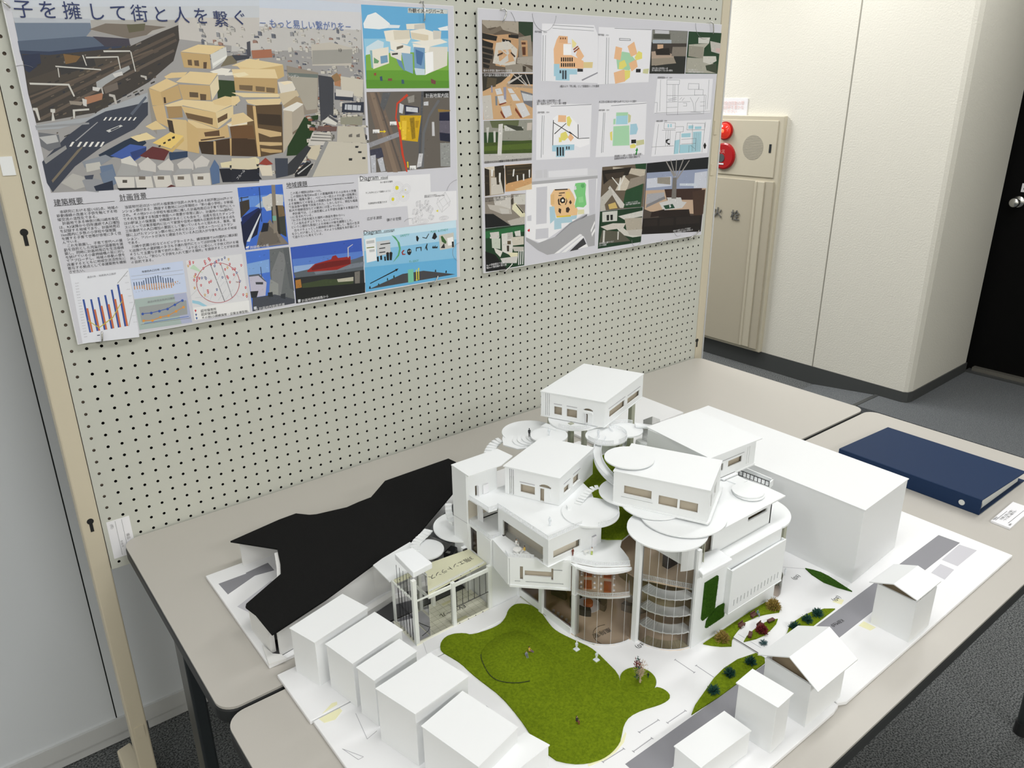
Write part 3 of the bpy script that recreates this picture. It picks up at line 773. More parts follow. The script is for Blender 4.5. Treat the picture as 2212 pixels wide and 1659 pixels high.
gable('larger gabled white house at the front edge, beside the narrow block', 0.640, 0.7316, -1.1405, -1.069, 0.635, 0.7365, (-1.0586, 0.7817), (-1.1062, 0.8091), (-1.1534, 0.7820))

# ================================================================ the library building of the model
mat('floor_tan', (0.72, 0.57, 0.42), 0.6)
mat('hall_floor_pink', (0.66, 0.56, 0.49), 0.7)
mat('light_lining', (0.70, 0.65, 0.55), 0.8)
mat('floor_olive', (0.55, 0.48, 0.31), 0.7)
mat('shelf_brown', (0.16, 0.125, 0.085), 0.6)
mat('shelf_dark', (0.04, 0.032, 0.028), 0.6)
mat('table_orange', (0.42, 0.115, 0.035), 0.6)
mat('book_red', (0.30, 0.05, 0.035), 0.6)
mat('column_olive', (0.42, 0.43, 0.34), 0.5)
mat('rail_white', (0.80, 0.82, 0.85), 0.5)
lib = thing('library_model', 'white card model of a multi-level library with round terraces and four roof rooms', 'architectural model', (0.65, -0.75, ZB))

def ring_walls(b, pts, z0, z1, t, holes=None, skip=()):
    """upright boards round a plan polygon listed so that the inside lies to the left"""
    n = len(pts)
    for i in range(n):
        if i in skip: continue
        p, q = Vector((*pts[i], 0)), Vector((*pts[(i + 1) % n], 0))
        d = (q - p).normalized()
        s = t if (i - 1) % n not in skip else 0.0
        hs = [(h[0] - s, h[1] - s, h[2], h[3]) for h in (holes or {}).get(i, [])]
        b.wall((p.x + d.x * s, p.y + d.y * s), (q.x, q.y), z0, z1, t, hs)
def arch(s0, s1, z0, z1, n=8):
    """stepped segment of an arch as a set of cut-outs"""
    out = []
    for k in range(n):
        t0, t1 = -1 + 2 * k / n, -1 + 2 * (k + 1) / n
        tm = (t0 + t1) / 2
        out.append((s0 + (s1 - s0) * k / n, s0 + (s1 - s0) * (k + 1) / n, z0 - 0.0007, z0 + (z1 - z0) * math.sqrt(1 - tm * tm)))
    return out
def railing(path, h=0.0075, name='railing', step=0.0028, parent=None, m='rail_white'):
    """fine laser-cut handrail along a 3D path"""
    b = MB()
    pts = [Vector(p) for p in path]
    for p, q in zip(pts[:-1], pts[1:]):
        for k in range(4):
            zz = Vector((0, 0, h * (0.12 + 0.29 * k)))
            b.beam(p + zz, q + zz, 0.00045 if k < 3 else 0.0007, 0.00045 if k < 3 else 0.0007)
    tot = 0.0
    for p, q in zip(pts[:-1], pts[1:]):
        L = (q - p).length
        while tot < L:
            c = p + (q - p) * (tot / L)
            b.beam(c, c + Vector((0, 0, h)), 0.00045, 0.00045)
            tot += step
        tot -= L
    return b.build(name, m, parent or lib)
def arc(cx, cy, r, a0, a1, n, z0, z1=None):
    z1 = z0 if z1 is None else z1
    return [(cx + r * math.cos(math.radians(a0 + (a1 - a0) * k / n)), cy + r * math.sin(math.radians(a0 + (a1 - a0) * k / n)), z0 + (z1 - z0) * k / n) for k in range(n + 1)]
def disc(cx, cy, r, ztop, name='disc_terrace', th=0.003, n=64, a0=0, a1=360):
    b = MB(); b.cyl(cx, cy, r, ztop - th, ztop, n, a0, a1)
    return b.build(name, 'white_board', lib)
def part_(name, m, fn, parent=None, **kw):
    b = MB(); fn(b)
    return b.build(name, m, parent or lib, **kw)
def steps(path, width, th=0.0024, name='curved_stair', m='white_board', over=0.0, riser=True):
    """treads along a 3D path"""
    b = MB()
    pts = [Vector(p) for p in path]
    for i in range(len(pts) - 1):
        p, q = pts[i], pts[i + 1]
        d = q - p; d.z = 0
        n = Vector((-d.y, d.x, 0)).normalized() * (width / 2)
        e = d * over
        c = [(p - n), (q - n + e), (q + n + e), (p + n)]
        b.prism([(k.x, k.y) for k in c], p.z - th, p.z)
        if riser: b.prism([(k.x, k.y) for k in [p - n, p - n + d * 0.15, p + n + d * 0.15, p + n]], p.z - th - abs(q.z - p.z), p.z - th)
    return b.build(name, m, lib)
def bez(p0, p1, p2, n):
    return [tuple((1 - t) ** 2 * a + 2 * t * (1 - t) * c + t * t * e for a, c, e in zip(p0, p1, p2)) for t in [k / n for k in range(n + 1)]]

ZL4, ZDK = 0.8425, 0.891
# ---- ground floor and storeys seen through the glass
INNER = [(0.520, -0.652), (0.520, -0.7925), (0.5245, -0.818), (0.5345, -0.836), (0.5556, -0.8530), (0.5839, -0.8592), (0.5925, -0.870), (0.5955, -0.888), (0.6063, -0.9082), (0.6157, -0.9188), (0.629, -0.9282), (0.6455, -0.9330), (0.862, -0.934), (0.862, -0.60), (0.47, -0.56), (0.47, -0.652)]
part_('ground_floor', 'floor_tan', lambda b: b.prism(INNER, ZB, ZB + 0.0012))
gf = lib.children[-1]
def bookcase(cx, cy, r, a0, a1, z0, h, w=0.010, m='shelf_brown', name='bookcase'):
    p = [(x, y) for x, y, z in arc(cx, cy, r + w / 2, a0, a1, 14, 0)] + [(x, y) for x, y, z in arc(cx, cy, r - w / 2, a1, a0, 14, 0)]
    return part_(name, m, lambda b: b.prism(p, z0, z0 + h))
z1 = ZB + 0.0012
part_('round_rug', 'white_paper', lambda b: b.cyl(0.5935, -0.7535, 0.0215, z1, z1 + 0.0004, 32))
part_('round_table', 'table_orange', lambda b: b.cyl(0.5935, -0.7535, 0.0082, z1 + 0.0004, z1 + 0.0075, 28))
bookcase(0.5935, -0.7535, 0.0270, -75, 35, z1, 0.012)
bookcase(0.5935, -0.7535, 0.0270, 75, 175, z1, 0.012, m='shelf_dark')
bookcase(0.5935, -0.7535, 0.0270, 185, 235, z1, 0.012, m='shelf_dark')
part_('bookcase', 'shelf_brown', lambda b: b.prism([(0.5638, -0.690), (0.5705, -0.7193), (0.5765, -0.7178), (0.583, -0.6996), (0.576, -0.68)], z1, z1 + 0.012))
part_('bookcase', 'book_red', lambda b: b.prism([(0.524, -0.722), (0.528, -0.722), (0.531, -0.785), (0.526, -0.785)], z1, z1 + 0.004))
part_('bench_seat', 'shelf_dark', lambda b: b.prism([(0.5245, -0.735), (0.5262, -0.735), (0.5272, -0.79), (0.5255, -0.79)], z1, z1 + 0.005))
for k in range(6):
    part_('stool', 'white_paper', lambda b, k=k: b.cyl(0.5345 + 0.001 * (k % 2), -0.730 - 0.0105 * k, 0.0024, z1, z1 + 0.004, 14))
bookcase(0.668, -0.792, 0.036, 190, 262, z1, 0.014, m='shelf_brown')
part_('inner_core', 'white_board', lambda b: b.box(0.655, 0.70, -0.80, -0.70, z1, 0.80))
part_('rear_partition', 'column_olive', lambda b: (b.box(0.475, 0.86, -0.640, -0.636, z1, 0.84), b.box(0.74, 0.744, -0.92, -0.64, z1, 0.84)))
part_('entry_lobby_line', 'shelf_brown', lambda b: [b.beam(p, q, 0.0007, 0.0007) for p, q in zip(arc(0.5655, -0.832, 0.026, 200, 60, 14, z1 + 0.0003)[:-1], arc(0.5655, -0.832, 0.026, 200, 60, 14, z1 + 0.0003)[1:])])
lettering('floor_text', '風除室', (0.5785, -0.8190, z1 + 0.0004), (-1, 0.12, 0), (-0.12, -1, 0), 0.0118, 'text_black', lib)
# mezzanine with reading tables
MEZ = [(0.5249, -0.795), (0.528, -0.806), (0.5356, -0.8172), (0.5552, -0.8365), (0.5702, -0.8475), (0.5851, -0.8548), (0.594, -0.8458), (0.606, -0.835), (0.6075, -0.81), (0.62, -0.79), (0.64, -0.78), (0.64, -0.66), (0.525, -0.66)]
part_('mezzanine_floor', 'floor_tan', lambda b: b.prism(MEZ, 0.7885, 0.7905))
part_('mezzanine_edge', 'white_board', lambda b: b.prism([(0.5244, -0.795), (0.5275, -0.8065), (0.5351, -0.818), (0.5547, -0.8373), (0.57, -0.8483), (0.5851, -0.8557), (0.5851, -0.8546), (0.5704, -0.8472), (0.5554, -0.8362), (0.5358, -0.8169), (0.5283, -0.8055), (0.5253, -0.795)], 0.7872, 0.7904))
for q in ([(0.5724,-0.7635),(0.5806,-0.7730),(0.5718,-0.7822),(0.5626,-0.7739)], [(0.5548,-0.7810),(0.5637,-0.7900),(0.5485,-0.8060),(0.5394,-0.7974)], [(0.5931,-0.7886),(0.6008,-0.7985),(0.5925,-0.8062),(0.5849,-0.7964)], [(0.5779,-0.8041),(0.5856,-0.8131),(0.5666,-0.8314),(0.5581,-0.8236)]):
    tb = part_('reading_table', 'table_orange', lambda b: b.prism(q, 0.7905, 0.7925))
    c = (sum(p[0] for p in q) / 4, sum(p[1] for p in q) / 4)
    u = Vector((q[2][0] - q[1][0], q[2][1] - q[1][1], 0)); v = Vector((q[1][0] - q[0][0], q[1][1] - q[0][1], 0))
    for sg in (-1, 1):
        for f in (-0.28, 0.28):
            k = Vector((c[0], c[1], 0)) + v * (0.5 * sg) + v.normalized() * (0.0045 * sg) + u * f
            w = v.normalized() * 0.0016; e = u.normalized() * 0.0016
            part_('chair', 'white_paper', lambda b: b.prism([((k - w - e).x, (k - w - e).y), ((k + w - e).x, (k + w - e).y), ((k + w + e).x, (k + w + e).y), ((k - w + e).x, (k - w + e).y)], 0.7905, 0.7925))
railing([(0.5258, -0.797, 0.7905), (0.5285, -0.8052, 0.7905), (0.5358, -0.8164, 0.7905), (0.5552, -0.8357, 0.7905), (0.5704, -0.8465, 0.7905), (0.5851, -0.8538, 0.7905), (0.595, -0.8440, 0.7905), (0.606, -0.833, 0.7905)], 0.006)
# upper gallery floors behind the spiral
GAL = [(0.613, -0.80), (0.611, -0.842), (0.640, -0.893), (0.6655, -0.930), (0.738, -0.930), (0.738, -0.70), (0.655, -0.70)]
part_('gallery_floor', 'floor_tan', lambda b: b.prism(GAL, 0.803, 0.8055))
part_('gallery_edge', 'white_board', lambda b: (b.beam((0.6112, -0.8425, 0.8042), (0.6655, -0.9305, 0.8042), 0.0012, 0.0034)))
railing([(0.6118, -0.842, 0.8055), (0.640, -0.8925, 0.8055), (0.664, -0.9285, 0.8055)], 0.0085)
part_('gallery_floor', 'floor_olive', lambda b: b.prism([(0.62, -0.80), (0.618, -0.86), (0.655, -0.915), (0.70, -0.930), (0.738, -0.930), (0.738, -0.70), (0.655, -0.70)], 0.760, 0.7625))
part_('gallery_bookcase', 'shelf_dark', lambda b: b.box(0.668, 0.735, -0.86, -0.848, 0.8055, 0.828))
# ---- glass front
def curtain_glass(name, pts, z0, z1, m='clear_sheet'):
    b = MB()
    for p, q in zip(pts[:-1], pts[1:]):
        b.face([(p[0], p[1], z0), (q[0], q[1], z0), (q[0], q[1], z1), (p[0], p[1], z1)])
    return b.build(name, m, lib)
BAY = [(x, y) for x, y, z in arc(0.5850, -0.7950, 0.0648, 187, 268, 18, 0)]
curtain_glass('bay_glass', BAY, z1, 0.838)
CYL = [(x, y) for x, y, z in arc(0.659, -0.8675, 0.0664, 181, 259, 24, 0)]
curtain_glass('cylinder_glass', CYL, z1, 0.891)
for a in (200, 218, 238, 258):
    x, y, z = arc(0.5850, -0.7950, 0.0648, a, a, 1, 0)[0]
    part_('glass_joint', 'rail_white', lambda b: b.beam((x, y, z1), (x, y, 0.838), 0.0003, 0.0003))
for a in (194, 206, 218, 231, 244):
    x, y, z = arc(0.659, -0.8675, 0.0666, a, a, 1, 0)[0]
    part_('glass_joint', 'rail_white', lambda b: b.beam((x, y, z1), (x, y, 0.891), 0.0003, 0.0003))
part_('glass_foot', 'rail_white', lambda b: [b.beam((p[0], p[1], z1 + 0.0006), (q[0], q[1], z1 + 0.0006), 0.0012, 0.0012) for pts in (BAY, CYL) for p, q in zip(pts[:-1], pts[1:])])
# ---- curved ramp of treads inside the cylinder
for zc in (0.7385, 0.7715, 0.8025):
    b = MB()
    n = 20
    for k in range(n):
        a0, a1 = 178 + 86 * k / n, 178 + 86 * (k + 1.05) / n
        z = zc + 0.0024 - 0.0042 * k / n
        p = [(x, y) for x, y, _ in arc(0.659, -0.8675, 0.0645 - 0.0006 * (k % 2), a0, a1, 2, 0)] + [(x, y) for x, y, _ in arc(0.659, -0.8675, 0.0420, a1, a0, 2, 0)]
        am = math.radians((a0 + a1) / 2)
        tilt = lambda x, y, z=z, am=am: z + 0.10 * (-(x - 0.659) * math.sin(am) + (y + 0.8675) * math.cos(am))
        b.prism(p, z - 0.0022, tilt)
    b.build('curved_ramp', 'white_board', lib)
part_('hanging_wall', 'white_board', lambda b: b.face([(0.6256, -0.8659, 0.8641), (0.6518, -0.9084, 0.8419), (0.6520, -0.9087, 0.8912), (0.6256, -0.8659, 0.8912)]))
for k in range(12):
    a0, a1 = 186 + 6 * k, 191.6 + 6 * k
    part_('floor_board', 'floor_olive', lambda b: b.prism([(x, y) for x, y, _ in arc(0.659, -0.8675, 0.0645, a0, a1, 2, 0)] + [(x, y) for x, y, _ in arc(0.659, -0.8675, 0.046, a1, a0, 2, 0)], z1, z1 + 0.0012))
# ---- columns
for x, y, w, za, zb in ((0.5905, -0.8655, 0.0095, ZB, 0.8935), (0.6480, -0.9325, 0.0070, ZB, 0.8885), (0.5255, -0.7925, 0.0095, ZB, 0.7860), (0.5252, -0.7920, 0.0080, 0.7860, 0.8393), (0.5190, -0.7175, 0.0085, ZB, 0.7860), (0.5185, -0.6570, 0.0065, ZB, 0.7860)):
    part_('column', 'white_board', lambda b: b.box(x - w / 2, x + w / 2, y - w / 2, y + w / 2, za, zb))
# left glazed front under the slotted block
part_('sill', 'white_board', lambda b: (b.box(0.518, 0.5225, -0.7900, -0.7215, ZB, 0.7195), b.box(0.518, 0.5225, -0.7137, -0.6605, ZB, 0.7215)))
curtain_glass('left_glass', [(0.520, -0.660), (0.520, -0.714)], 0.7195, 0.787, 'smoked_sheet')
curtain_glass('left_glass', [(0.520, -0.7215), (0.520, -0.790)], 0.7195, 0.787, 'smoked_sheet')
part_('plinth', 'column_olive', lambda b: (b.prism([(0.5165, -0.6555), (0.5175, -0.7170), (0.5205, -0.7913), (0.5215, -0.809), (0.531, -0.8335), (0.5335, -0.832), (0.5236, -0.808), (0.5225, -0.79), (0.5198, -0.717), (0.5185, -0.6555)], ZB, ZB + 0.0016)))
# ---- block with slot windows hanging over the lawn
B0, B1 = (0.4524, -0.7100), (0.5242, -0.7828)
b = MB()
SL = [(0.0196, 0.0247, 0.8005, 0.8260), (0.0275, 0.0705, 0.8084, 0.8189), (0.0704, 0.0737, 0.8034, 0.8255), (0.0737, 0.0881, 0.8222, 0.8240), (0.0110, 0.0200, 0.7968, 0.7984), (0.0286, 0.0901, 0.7966, 0.7984)]
ring_walls(b, [(0.4640, -0.6545), B0, B1, (0.5242, -0.6545)], 0.7900, 0.8394, 0.003, {1: SL}, skip=(3,))
blk = b.build('slotted_block', 'white_board', lib)
part_('block_floor', 'white_board', lambda b: b.prism([(0.4655, -0.655), (0.4535, -0.7128), (0.5235, -0.7840), (0.5236, -0.655)], 0.7862, 0.7900), blk)
part_('block_lining', 'window_tan', lambda b: b.wall((0.4590, -0.7090), (0.5232, -0.7742), 0.7905, 0.836, 0.001), blk)
# terrace floor on level four
TER = [(0.4640, -0.6545), (0.4524, -0.7100), (0.4829, -0.7405), (0.5131, -0.7712), (0.5242, -0.7820), (0.5303, -0.7935), (0.5455, -0.8170), (0.5670, -0.8345), (0.5895, -0.8487), (0.6010, -0.8340), (0.6079, -0.8177), (0.6127, -0.8039), (0.6301, -0.7909), (0.6523, -0.7857), (0.72, -0.80), (0.72, -0.93), (0.866, -0.936), (0.905, -0.80), (0.905, -0.535), (0.52, -0.535), (0.459, -0.5545), (0.459, -0.585), (0.4640, -0.585)]
part_('terrace_floor', 'white_board', lambda b: b.prism(TER, 0.8395, ZL4))
CAN = [(0.5215, -0.7835), (0.5262, -0.8110), (0.5425, -0.8340), (0.5672, -0.8490), (0.5880, -0.8545), (0.5905, -0.8490), (0.5665, -0.8345), (0.545, -0.817), (0.530, -0.7935), (0.5245, -0.782)]
part_('canopy_rim', 'white_board', lambda b: b.prism(smooth_poly(CAN, 1), 0.8350, 0.8388))
railing([(0.5252, -0.7830, ZL4), (0.5308, -0.7935, ZL4), (0.5378, -0.805, ZL4), (0.546, -0.8165, ZL4), (0.5565, -0.827, ZL4), (0.5672, -0.8340, ZL4), (0.5785, -0.8415, ZL4), (0.5890, -0.848, ZL4)], 0.0072)
railing([(0.4560, -0.7000, ZL4), (0.4529, -0.7095, ZL4), (0.4675, -0.7245, ZL4), (0.4829, -0.7400, ZL4)], 0.0062)
turf('artificial grass on the roof court of the library, between the roof rooms', [(0.6117, -0.7765), (0.585, -0.742), (0.57, -0.70), (0.60, -0.56), (0.715, -0.548), (0.905, -0.545), (0.905, -0.70), (0.80, -0.80), (0.6523, -0.7857), (0.6301, -0.7909)], ZL4 + 0.0002, dens=160000, name='roof_turf', cat='artificial grass')

# ---- tall left wall block with the ledge, and the stair tower
b = MB(); ring_walls(b, [(0.4630, -0.5890), (0.4597, -0.6535), (0.5185, -0.6537), (0.5185, -0.6500)], ZB, 0.8404, 0.003, {0: [(0.002, 0.0225, 0.7905, 0.8385)]}, skip=(2, 3)); wb = b.build('tower_wall', 'white_board', lib)
curtain_glass('dark_pane', [(0.4642, -0.5905), (0.4636, -0.612)], 0.790, 0.839, 'smoked_sheet')
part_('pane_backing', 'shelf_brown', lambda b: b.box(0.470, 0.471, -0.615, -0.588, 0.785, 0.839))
part_('ledge', 'white_board', lambda b: b.prism([(0.4625, -0.585), (0.4605, -0.6538), (0.4865, -0.6538), (0.4865, -0.585)], 0.8405, 0.8434))
railing([(0.4636, -0.5895, 0.8434), (0.4612, -0.6525, 0.8434), (0.483, -0.6525, 0.8434)], 0.0072)
TW = [(0.4565, -0.5500), (0.4586, -0.5887), (0.5235, -0.5900), (0.5235, -0.5500)]
b = MB(); ring_walls(b, TW, ZB, 0.9412, 0.003, {1: [(0.003, 0.0235, ZL4, 0.8885), (0.0275, 0.0655, ZL4, 0.8885), (0.0183, 0.0230, ZDK + 0.0005, 0.9113)]}, skip=(2,)); tw = b.build('stair_tower', 'white_board', lib)
part_('roof_sheet', 'white_board', lambda b: b.prism([(0.4562, -0.5492), (0.4548, -0.6028), (0.5227, -0.6050), (0.5588, -0.5899), (0.5555, -0.5495)], 0.9415, 0.9435), tw)
part_('door_leaf', 'white_paper', lambda b: b.box(0.4822, 0.4832, -0.5935, -0.5887, ZDK + 0.0005, 0.9108), tw)
part_('door_leaf', 'white_paper', lambda b: b.box(0.4925, 0.5035, -0.5920, -0.5900, ZDK + 0.0005, 0.9085), tw)
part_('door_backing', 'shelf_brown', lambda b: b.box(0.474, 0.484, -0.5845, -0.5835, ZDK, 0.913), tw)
part_('inner_wall', 'light_lining', lambda b: b.box(0.46, 0.5235, -0.5745, -0.573, ZL4, 0.888), tw)
part_('inner_post', 'white_board', lambda b: b.box(0.4830, 0.4848, -0.6000, -0.5900, ZL4, 0.888), tw)
part_('tower_joint', 'pencil', lambda b: b.beam((0.45635, -0.550, 0.8450), (0.45845, -0.5887, 0.8450), 0.0003, 0.0006), tw)
# ---- deck box with the long window
DB = [(0.4855, -0.6420), (0.4845, -0.7720), (0.5580, -0.7725), (0.5580, -0.6420)]
b = MB(); ring_walls(b, DB, ZL4, 0.8885, 0.0032, {0: [(0.0140, 0.1175, ZL4, 0.8723)], 1: [(0.0108, 0.0680, 0.8525, 0.8670)]}, skip=(2, 3)); db = b.build('deck_box', 'white_board', lib)
curtain_glass('long_window', [(0.4872, -0.656), (0.4863, -0.7592)], ZL4, 0.8723)
part_('inner_screen', 'light_lining', lambda b: (b.box(0.5000, 0.5008, -0.7655, -0.650, ZL4, 0.888), b.box(0.489, 0.552, -0.7632, -0.7624, ZL4, 0.888)))
part_('window_post', 'steel', lambda b: b.tube([(0.4863, -0.6560, ZL4), (0.4863, -0.6560, 0.873)], 0.0014, 10), db)
part_('post_foot', 'black_line', lambda b: b.cyl(0.4863, -0.6560, 0.0022, ZL4, ZL4 + 0.0012, 14), db)
part_('box_foot', 'white_board', lambda b: b.prism([(0.4827, -0.7405), (0.4825, -0.7745), (0.5145, -0.7738), (0.558, -0.7738), (0.558, -0.768), (0.4875, -0.768), (0.4875, -0.7405)], ZL4, ZL4 + 0.0012), db)
part_('inner_wall', 'window_tan', lambda b: (b.box(0.553, 0.5545, -0.765, -0.62, ZL4, 0.888), b.box(0.49, 0.5535, -0.6445, -0.643, ZL4, 0.888)), db)
DK = [(0.4586, -0.5887), (0.4642, -0.5889), (0.4651, -0.6438), (0.4804, -0.6456), (0.4850, -0.6420), (0.4842, -0.7722), (0.5580, -0.7729), (0.60, -0.765), (0.645, -0.70), (0.675, -0.60), (0.65, -0.56), (0.56, -0.585), (0.5236, -0.5889)]
part_('roof_deck', 'white_board', lambda b: b.prism(DK, 0.8885, ZDK))
railing([(0.4648, -0.5895, ZDK), (0.4658, -0.6430, ZDK), (0.4804, -0.6448, ZDK), (0.4858, -0.6412, ZDK), (0.4850, -0.7712, ZDK), (0.5560, -0.7720, ZDK)], 0.0072)
# wall under the round front terrace
part_('support_wall', 'white_board', lambda b: (b.wall((0.558, -0.7725), (0.5985, -0.7735), ZL4, 0.8895, 0.003), b.wall((0.5985, -0.7735), (0.6055, -0.745), ZL4, 0.8895, 0.003)))
part_('door_leaf', 'white_paper', lambda b: b.box(0.5775, 0.5868, -0.7760, -0.7735, ZL4, 0.8605))
part_('door_top', 'pencil', lambda b: b.box(0.5772, 0.5860, -0.7745, -0.7732, 0.8608, 0.8618))

# ---- the four rooms on the roof
def roof_room(pts, roof, z0, z1, holes, extra_floor=None, m='white_board'):
    b = MB(); ring_walls(b, pts, z0, z1 - 0.0022, 0.0024, holes)
    r = b.build('roof_room', m, lib)
    part_('roof_sheet', 'white_board', lambda b: b.prism(roof, z1 - 0.0020, z1), r)
    c = (sum(p[0] for p in pts) / 4, sum(p[1] for p in pts) / 4)
    ins = [(c[0] + (p[0] - c[0]) * 0.94, c[1] + (p[1] - c[1]) * 0.94) for p in pts]
    part_('room_floor', 'window_tan', lambda b: b.prism(ins, z0, z0 + 0.0015), r)
    half = [(c[0] + (p[0] - c[0]) * 0.91, c[1] + (p[1] - c[1]) * 0.91) for p in pts]
    b = MB(); ring_walls(b, half, z0 + 0.0015, z1 - 0.003, 0.001); b.build('inner_lining', 'window_tan', r)
    return r
def face_frame(p0, p1):
    d = Vector((p1[0] - p0[0], p1[1] - p0[1], 0)).normalized()
    return Vector((p0[0], p0[1], 0)), d, Vector((d.y, -d.x, 0))
def on_face(p0, p1, s0, s1, za, zb, out, name, m, parent):
    """thin piece standing proud of a wall face by out"""
    o, d, nn = face_frame(p0, p1)
    a, c = o + d * s0, o + d * s1
    q = [a, c, c + nn * out, a + nn * out]
    b = MB(); b.prism([(k.x, k.y) for k in q], za, zb)
    return b.build(name, m, parent)
def doorway(r, p0, p1, s0, s1, za, zb, open_=True):
    on_face(p0, p1, s0 - 0.001, s1 + 0.001, zb, zb + 0.0012, 0.0022, 'door_head', 'white_board', r)
    o, d, nn = face_frame(p0, p1)
    a = o + d * s0
    e = (d * 0.55 + nn * 0.8).normalized() * (s1 - s0) * 0.62
    b = MB(); b.prism([(a.x, a.y), (a.x + e.x, a.y + e.y), (a.x + e.x + d.x * .0008, a.y + e.y + d.y * .0008), (a.x + d.x * .0008, a.y + d.y * .0008)], za + 0.0005, zb)
    b.build('door_leaf', 'white_paper', r)
# room A above the deck box
A = [(0.524, -0.612), (0.567, -0.704), (0.6895, -0.6570), (0.6465, -0.5650)]
ra = roof_room(A, [(0.6480,-0.5628),(0.6925,-0.6565),(0.5660,-0.7060),(0.5218,-0.6100)], ZDK + 0.0005, 0.944,
    {0: [(0.0089, 0.0104, 0.892, 0.9268), (0.0122, 0.0136, 0.892, 0.9268), (0.0154, 0.0169, 0.892, 0.9268), (0.0295, 0.0567, 0.9006, 0.9160), (0.0664, 0.0745, 0.8925, 0.9165)] + arch(0.0650, 0.0864, 0.9195, 0.9250),
     1: [(0.0172, 0.0368, 0.9054, 0.9170), (0.0515, 0.0745, 0.9060, 0.9205)]})
for s in (0.0089, 0.0122, 0.0154): on_face(A[0], A[1], s, s + 0.0015, 0.927, 0.9405, 0.0002, 'recess_shade', 'pencil', ra)  # flat grey strips stand in for shade in the upper slot grooves
on_face(A[0], A[1], 0.0285, 0.0567, 0.9196, 0.9206, 0.0006, 'window_head', 'pencil', ra)
on_face(A[1], A[2], 0.0165, 0.0405, 0.9240, 0.9250, 0.0006, 'window_head', 'pencil', ra)
on_face(A[1], A[2], 0.0510, 0.0780, 0.9265, 0.9275, 0.0006, 'window_head', 'pencil', ra)
on_face(A[1], A[2], 0.0160, 0.0400, 0.9020, 0.9050, 0.0010, 'window_sill', 'white_board', ra)
on_face(A[1], A[2], 0.0505, 0.0780, 0.9025, 0.9056, 0.0010, 'window_sill', 'white_board', ra)
on_face(A[0], A[1], 0.0745, 0.0862, 0.892, 0.9165, 0.0012, 'door_leaf', 'white_board', ra)
# room C, the highest, on its columns
Cq = [(0.7132, -0.4838), (0.7693, -0.6034), (0.9378, -0.5447), (0.8817, -0.4251)]
rc = roof_room(Cq, [(0.8885,-0.4190),(0.9408,-0.5438),(0.7685,-0.6052),(0.7118,-0.4830)], 0.944, 0.995,
    {0: [(0.0098, 0.0108, 0.946, 0.978), (0.0135, 0.0145, 0.946, 0.978), (0.0172, 0.0182, 0.946, 0.978), (0.0282, 0.0446, 0.9514, 0.9680), (0.0548, 0.0762, 0.9512, 0.9676), (0.0939, 0.0985, 0.946, 0.9655)] + arch(0.0897, 0.1083, 0.9712, 0.9755),
     1: [(0.0210, 0.0905, 0.9545, 0.9686), (0.1035, 0.1620, 0.9530, 0.9660)]})
for s in (0.0098, 0.0135, 0.0172): on_face(Cq[0], Cq[1], s, s + 0.0010, 0.978, 0.9925, 0.0002, 'recess_shade', 'pencil', rc)  # groove shade again drawn as grey strips on the face
for s0, s1 in ((0.0279, 0.0446), (0.0545, 0.0762)): on_face(Cq[0], Cq[1], s0, s1, 0.9728, 0.9738, 0.0006, 'window_head', 'pencil', rc)
on_face(Cq[1], Cq[2], 0.0175, 0.0910, 0.9745, 0.9755, 0.0006, 'window_head', 'pencil', rc)
on_face(Cq[1], Cq[2], 0.1030, 0.1640, 0.9720, 0.9730, 0.0006, 'window_head', 'pencil', rc)
on_face(Cq[0], Cq[1], 0.0986, 0.1080, 0.946, 0.9655, 0.0012, 'door_leaf', 'white_board', rc)
on_face(Cq[0], Cq[1], 0.0900, 0.1085, 0.9660, 0.9690, 0.0030, 'door_head', 'white_board', rc)
doorway(rc, Cq[0], Cq[1], 0.0925, 0.1080, 0.9445, 0.9650)
part_('room_edge', 'white_board', lambda b: b.prism([(0.7128, -0.4830), (0.7690, -0.6045), (0.9392, -0.5450), (0.883, -0.424)], 0.9425, 0.944), rc)
for (x, y, w, za, zb) in ((0.8976, -0.5540, 0.0095, ZL4, 0.9425), (0.735, -0.548, 0.0085, ZL4, 0.9425), (0.8075, -0.6080, 0.0090, ZL4, 0.926), (0.865, -0.45, 0.009, ZB, 0.9425), (0.735, -0.487, 0.008, ZB, 0.9425)):
    part_('olive_column', 'column_olive', lambda b: b.box(x - w / 2, x + w / 2, y - w / 2, y + w / 2, za, zb))
part_('rear_panel', 'white_board', lambda b: b.box(0.662, 0.742, -0.538, -0.535, ZB, ZL4))
part_('rear_wall', 'white_board', lambda b: (b.box(0.742, 0.905, -0.538, -0.535, ZB, 0.868), b.box(0.902, 0.905, -0.80, -0.538, ZB, 0.852)))
# room D with the round roof plate
D = [(0.6299, -0.7664), (0.6970, -0.9069), (0.7945, -0.8548), (0.7274, -0.7143)]
rd_ = roof_room(D, [(0.7280,-0.7125),(0.7962,-0.8550),(0.6965,-0.9086),(0.6282,-0.7660)], 0.905, 0.962,
    {0: [(0.0182, 0.0645, 0.9238, 0.9388), (0.0762, 0.1070, 0.9178, 0.9346), (0.1105, 0.1395, 0.9176, 0.9342), (0.0137, 0.0672, 0.9172, 0.9180)],
     1: [(0.018, 0.030, 0.918, 0.944), (0.050, 0.070, 0.922, 0.944)]})
on_face(D[0], D[1], 0.0175, 0.0655, 0.9225, 0.9238, 0.0010, 'window_sill', 'white_board', rd_)
part_('room_edge', 'white_board', lambda b: b.prism([(0.6285, -0.7672), (0.6955, -0.9095), (0.7035, -0.9080), (0.8100, -0.8510), (0.8050, -0.8440), (0.7325, -0.7115)], 0.9022, 0.905), rd_)
disc(0.677, -0.7554, 0.0417, 0.9672, 'round_roof_plate', 0.0022)
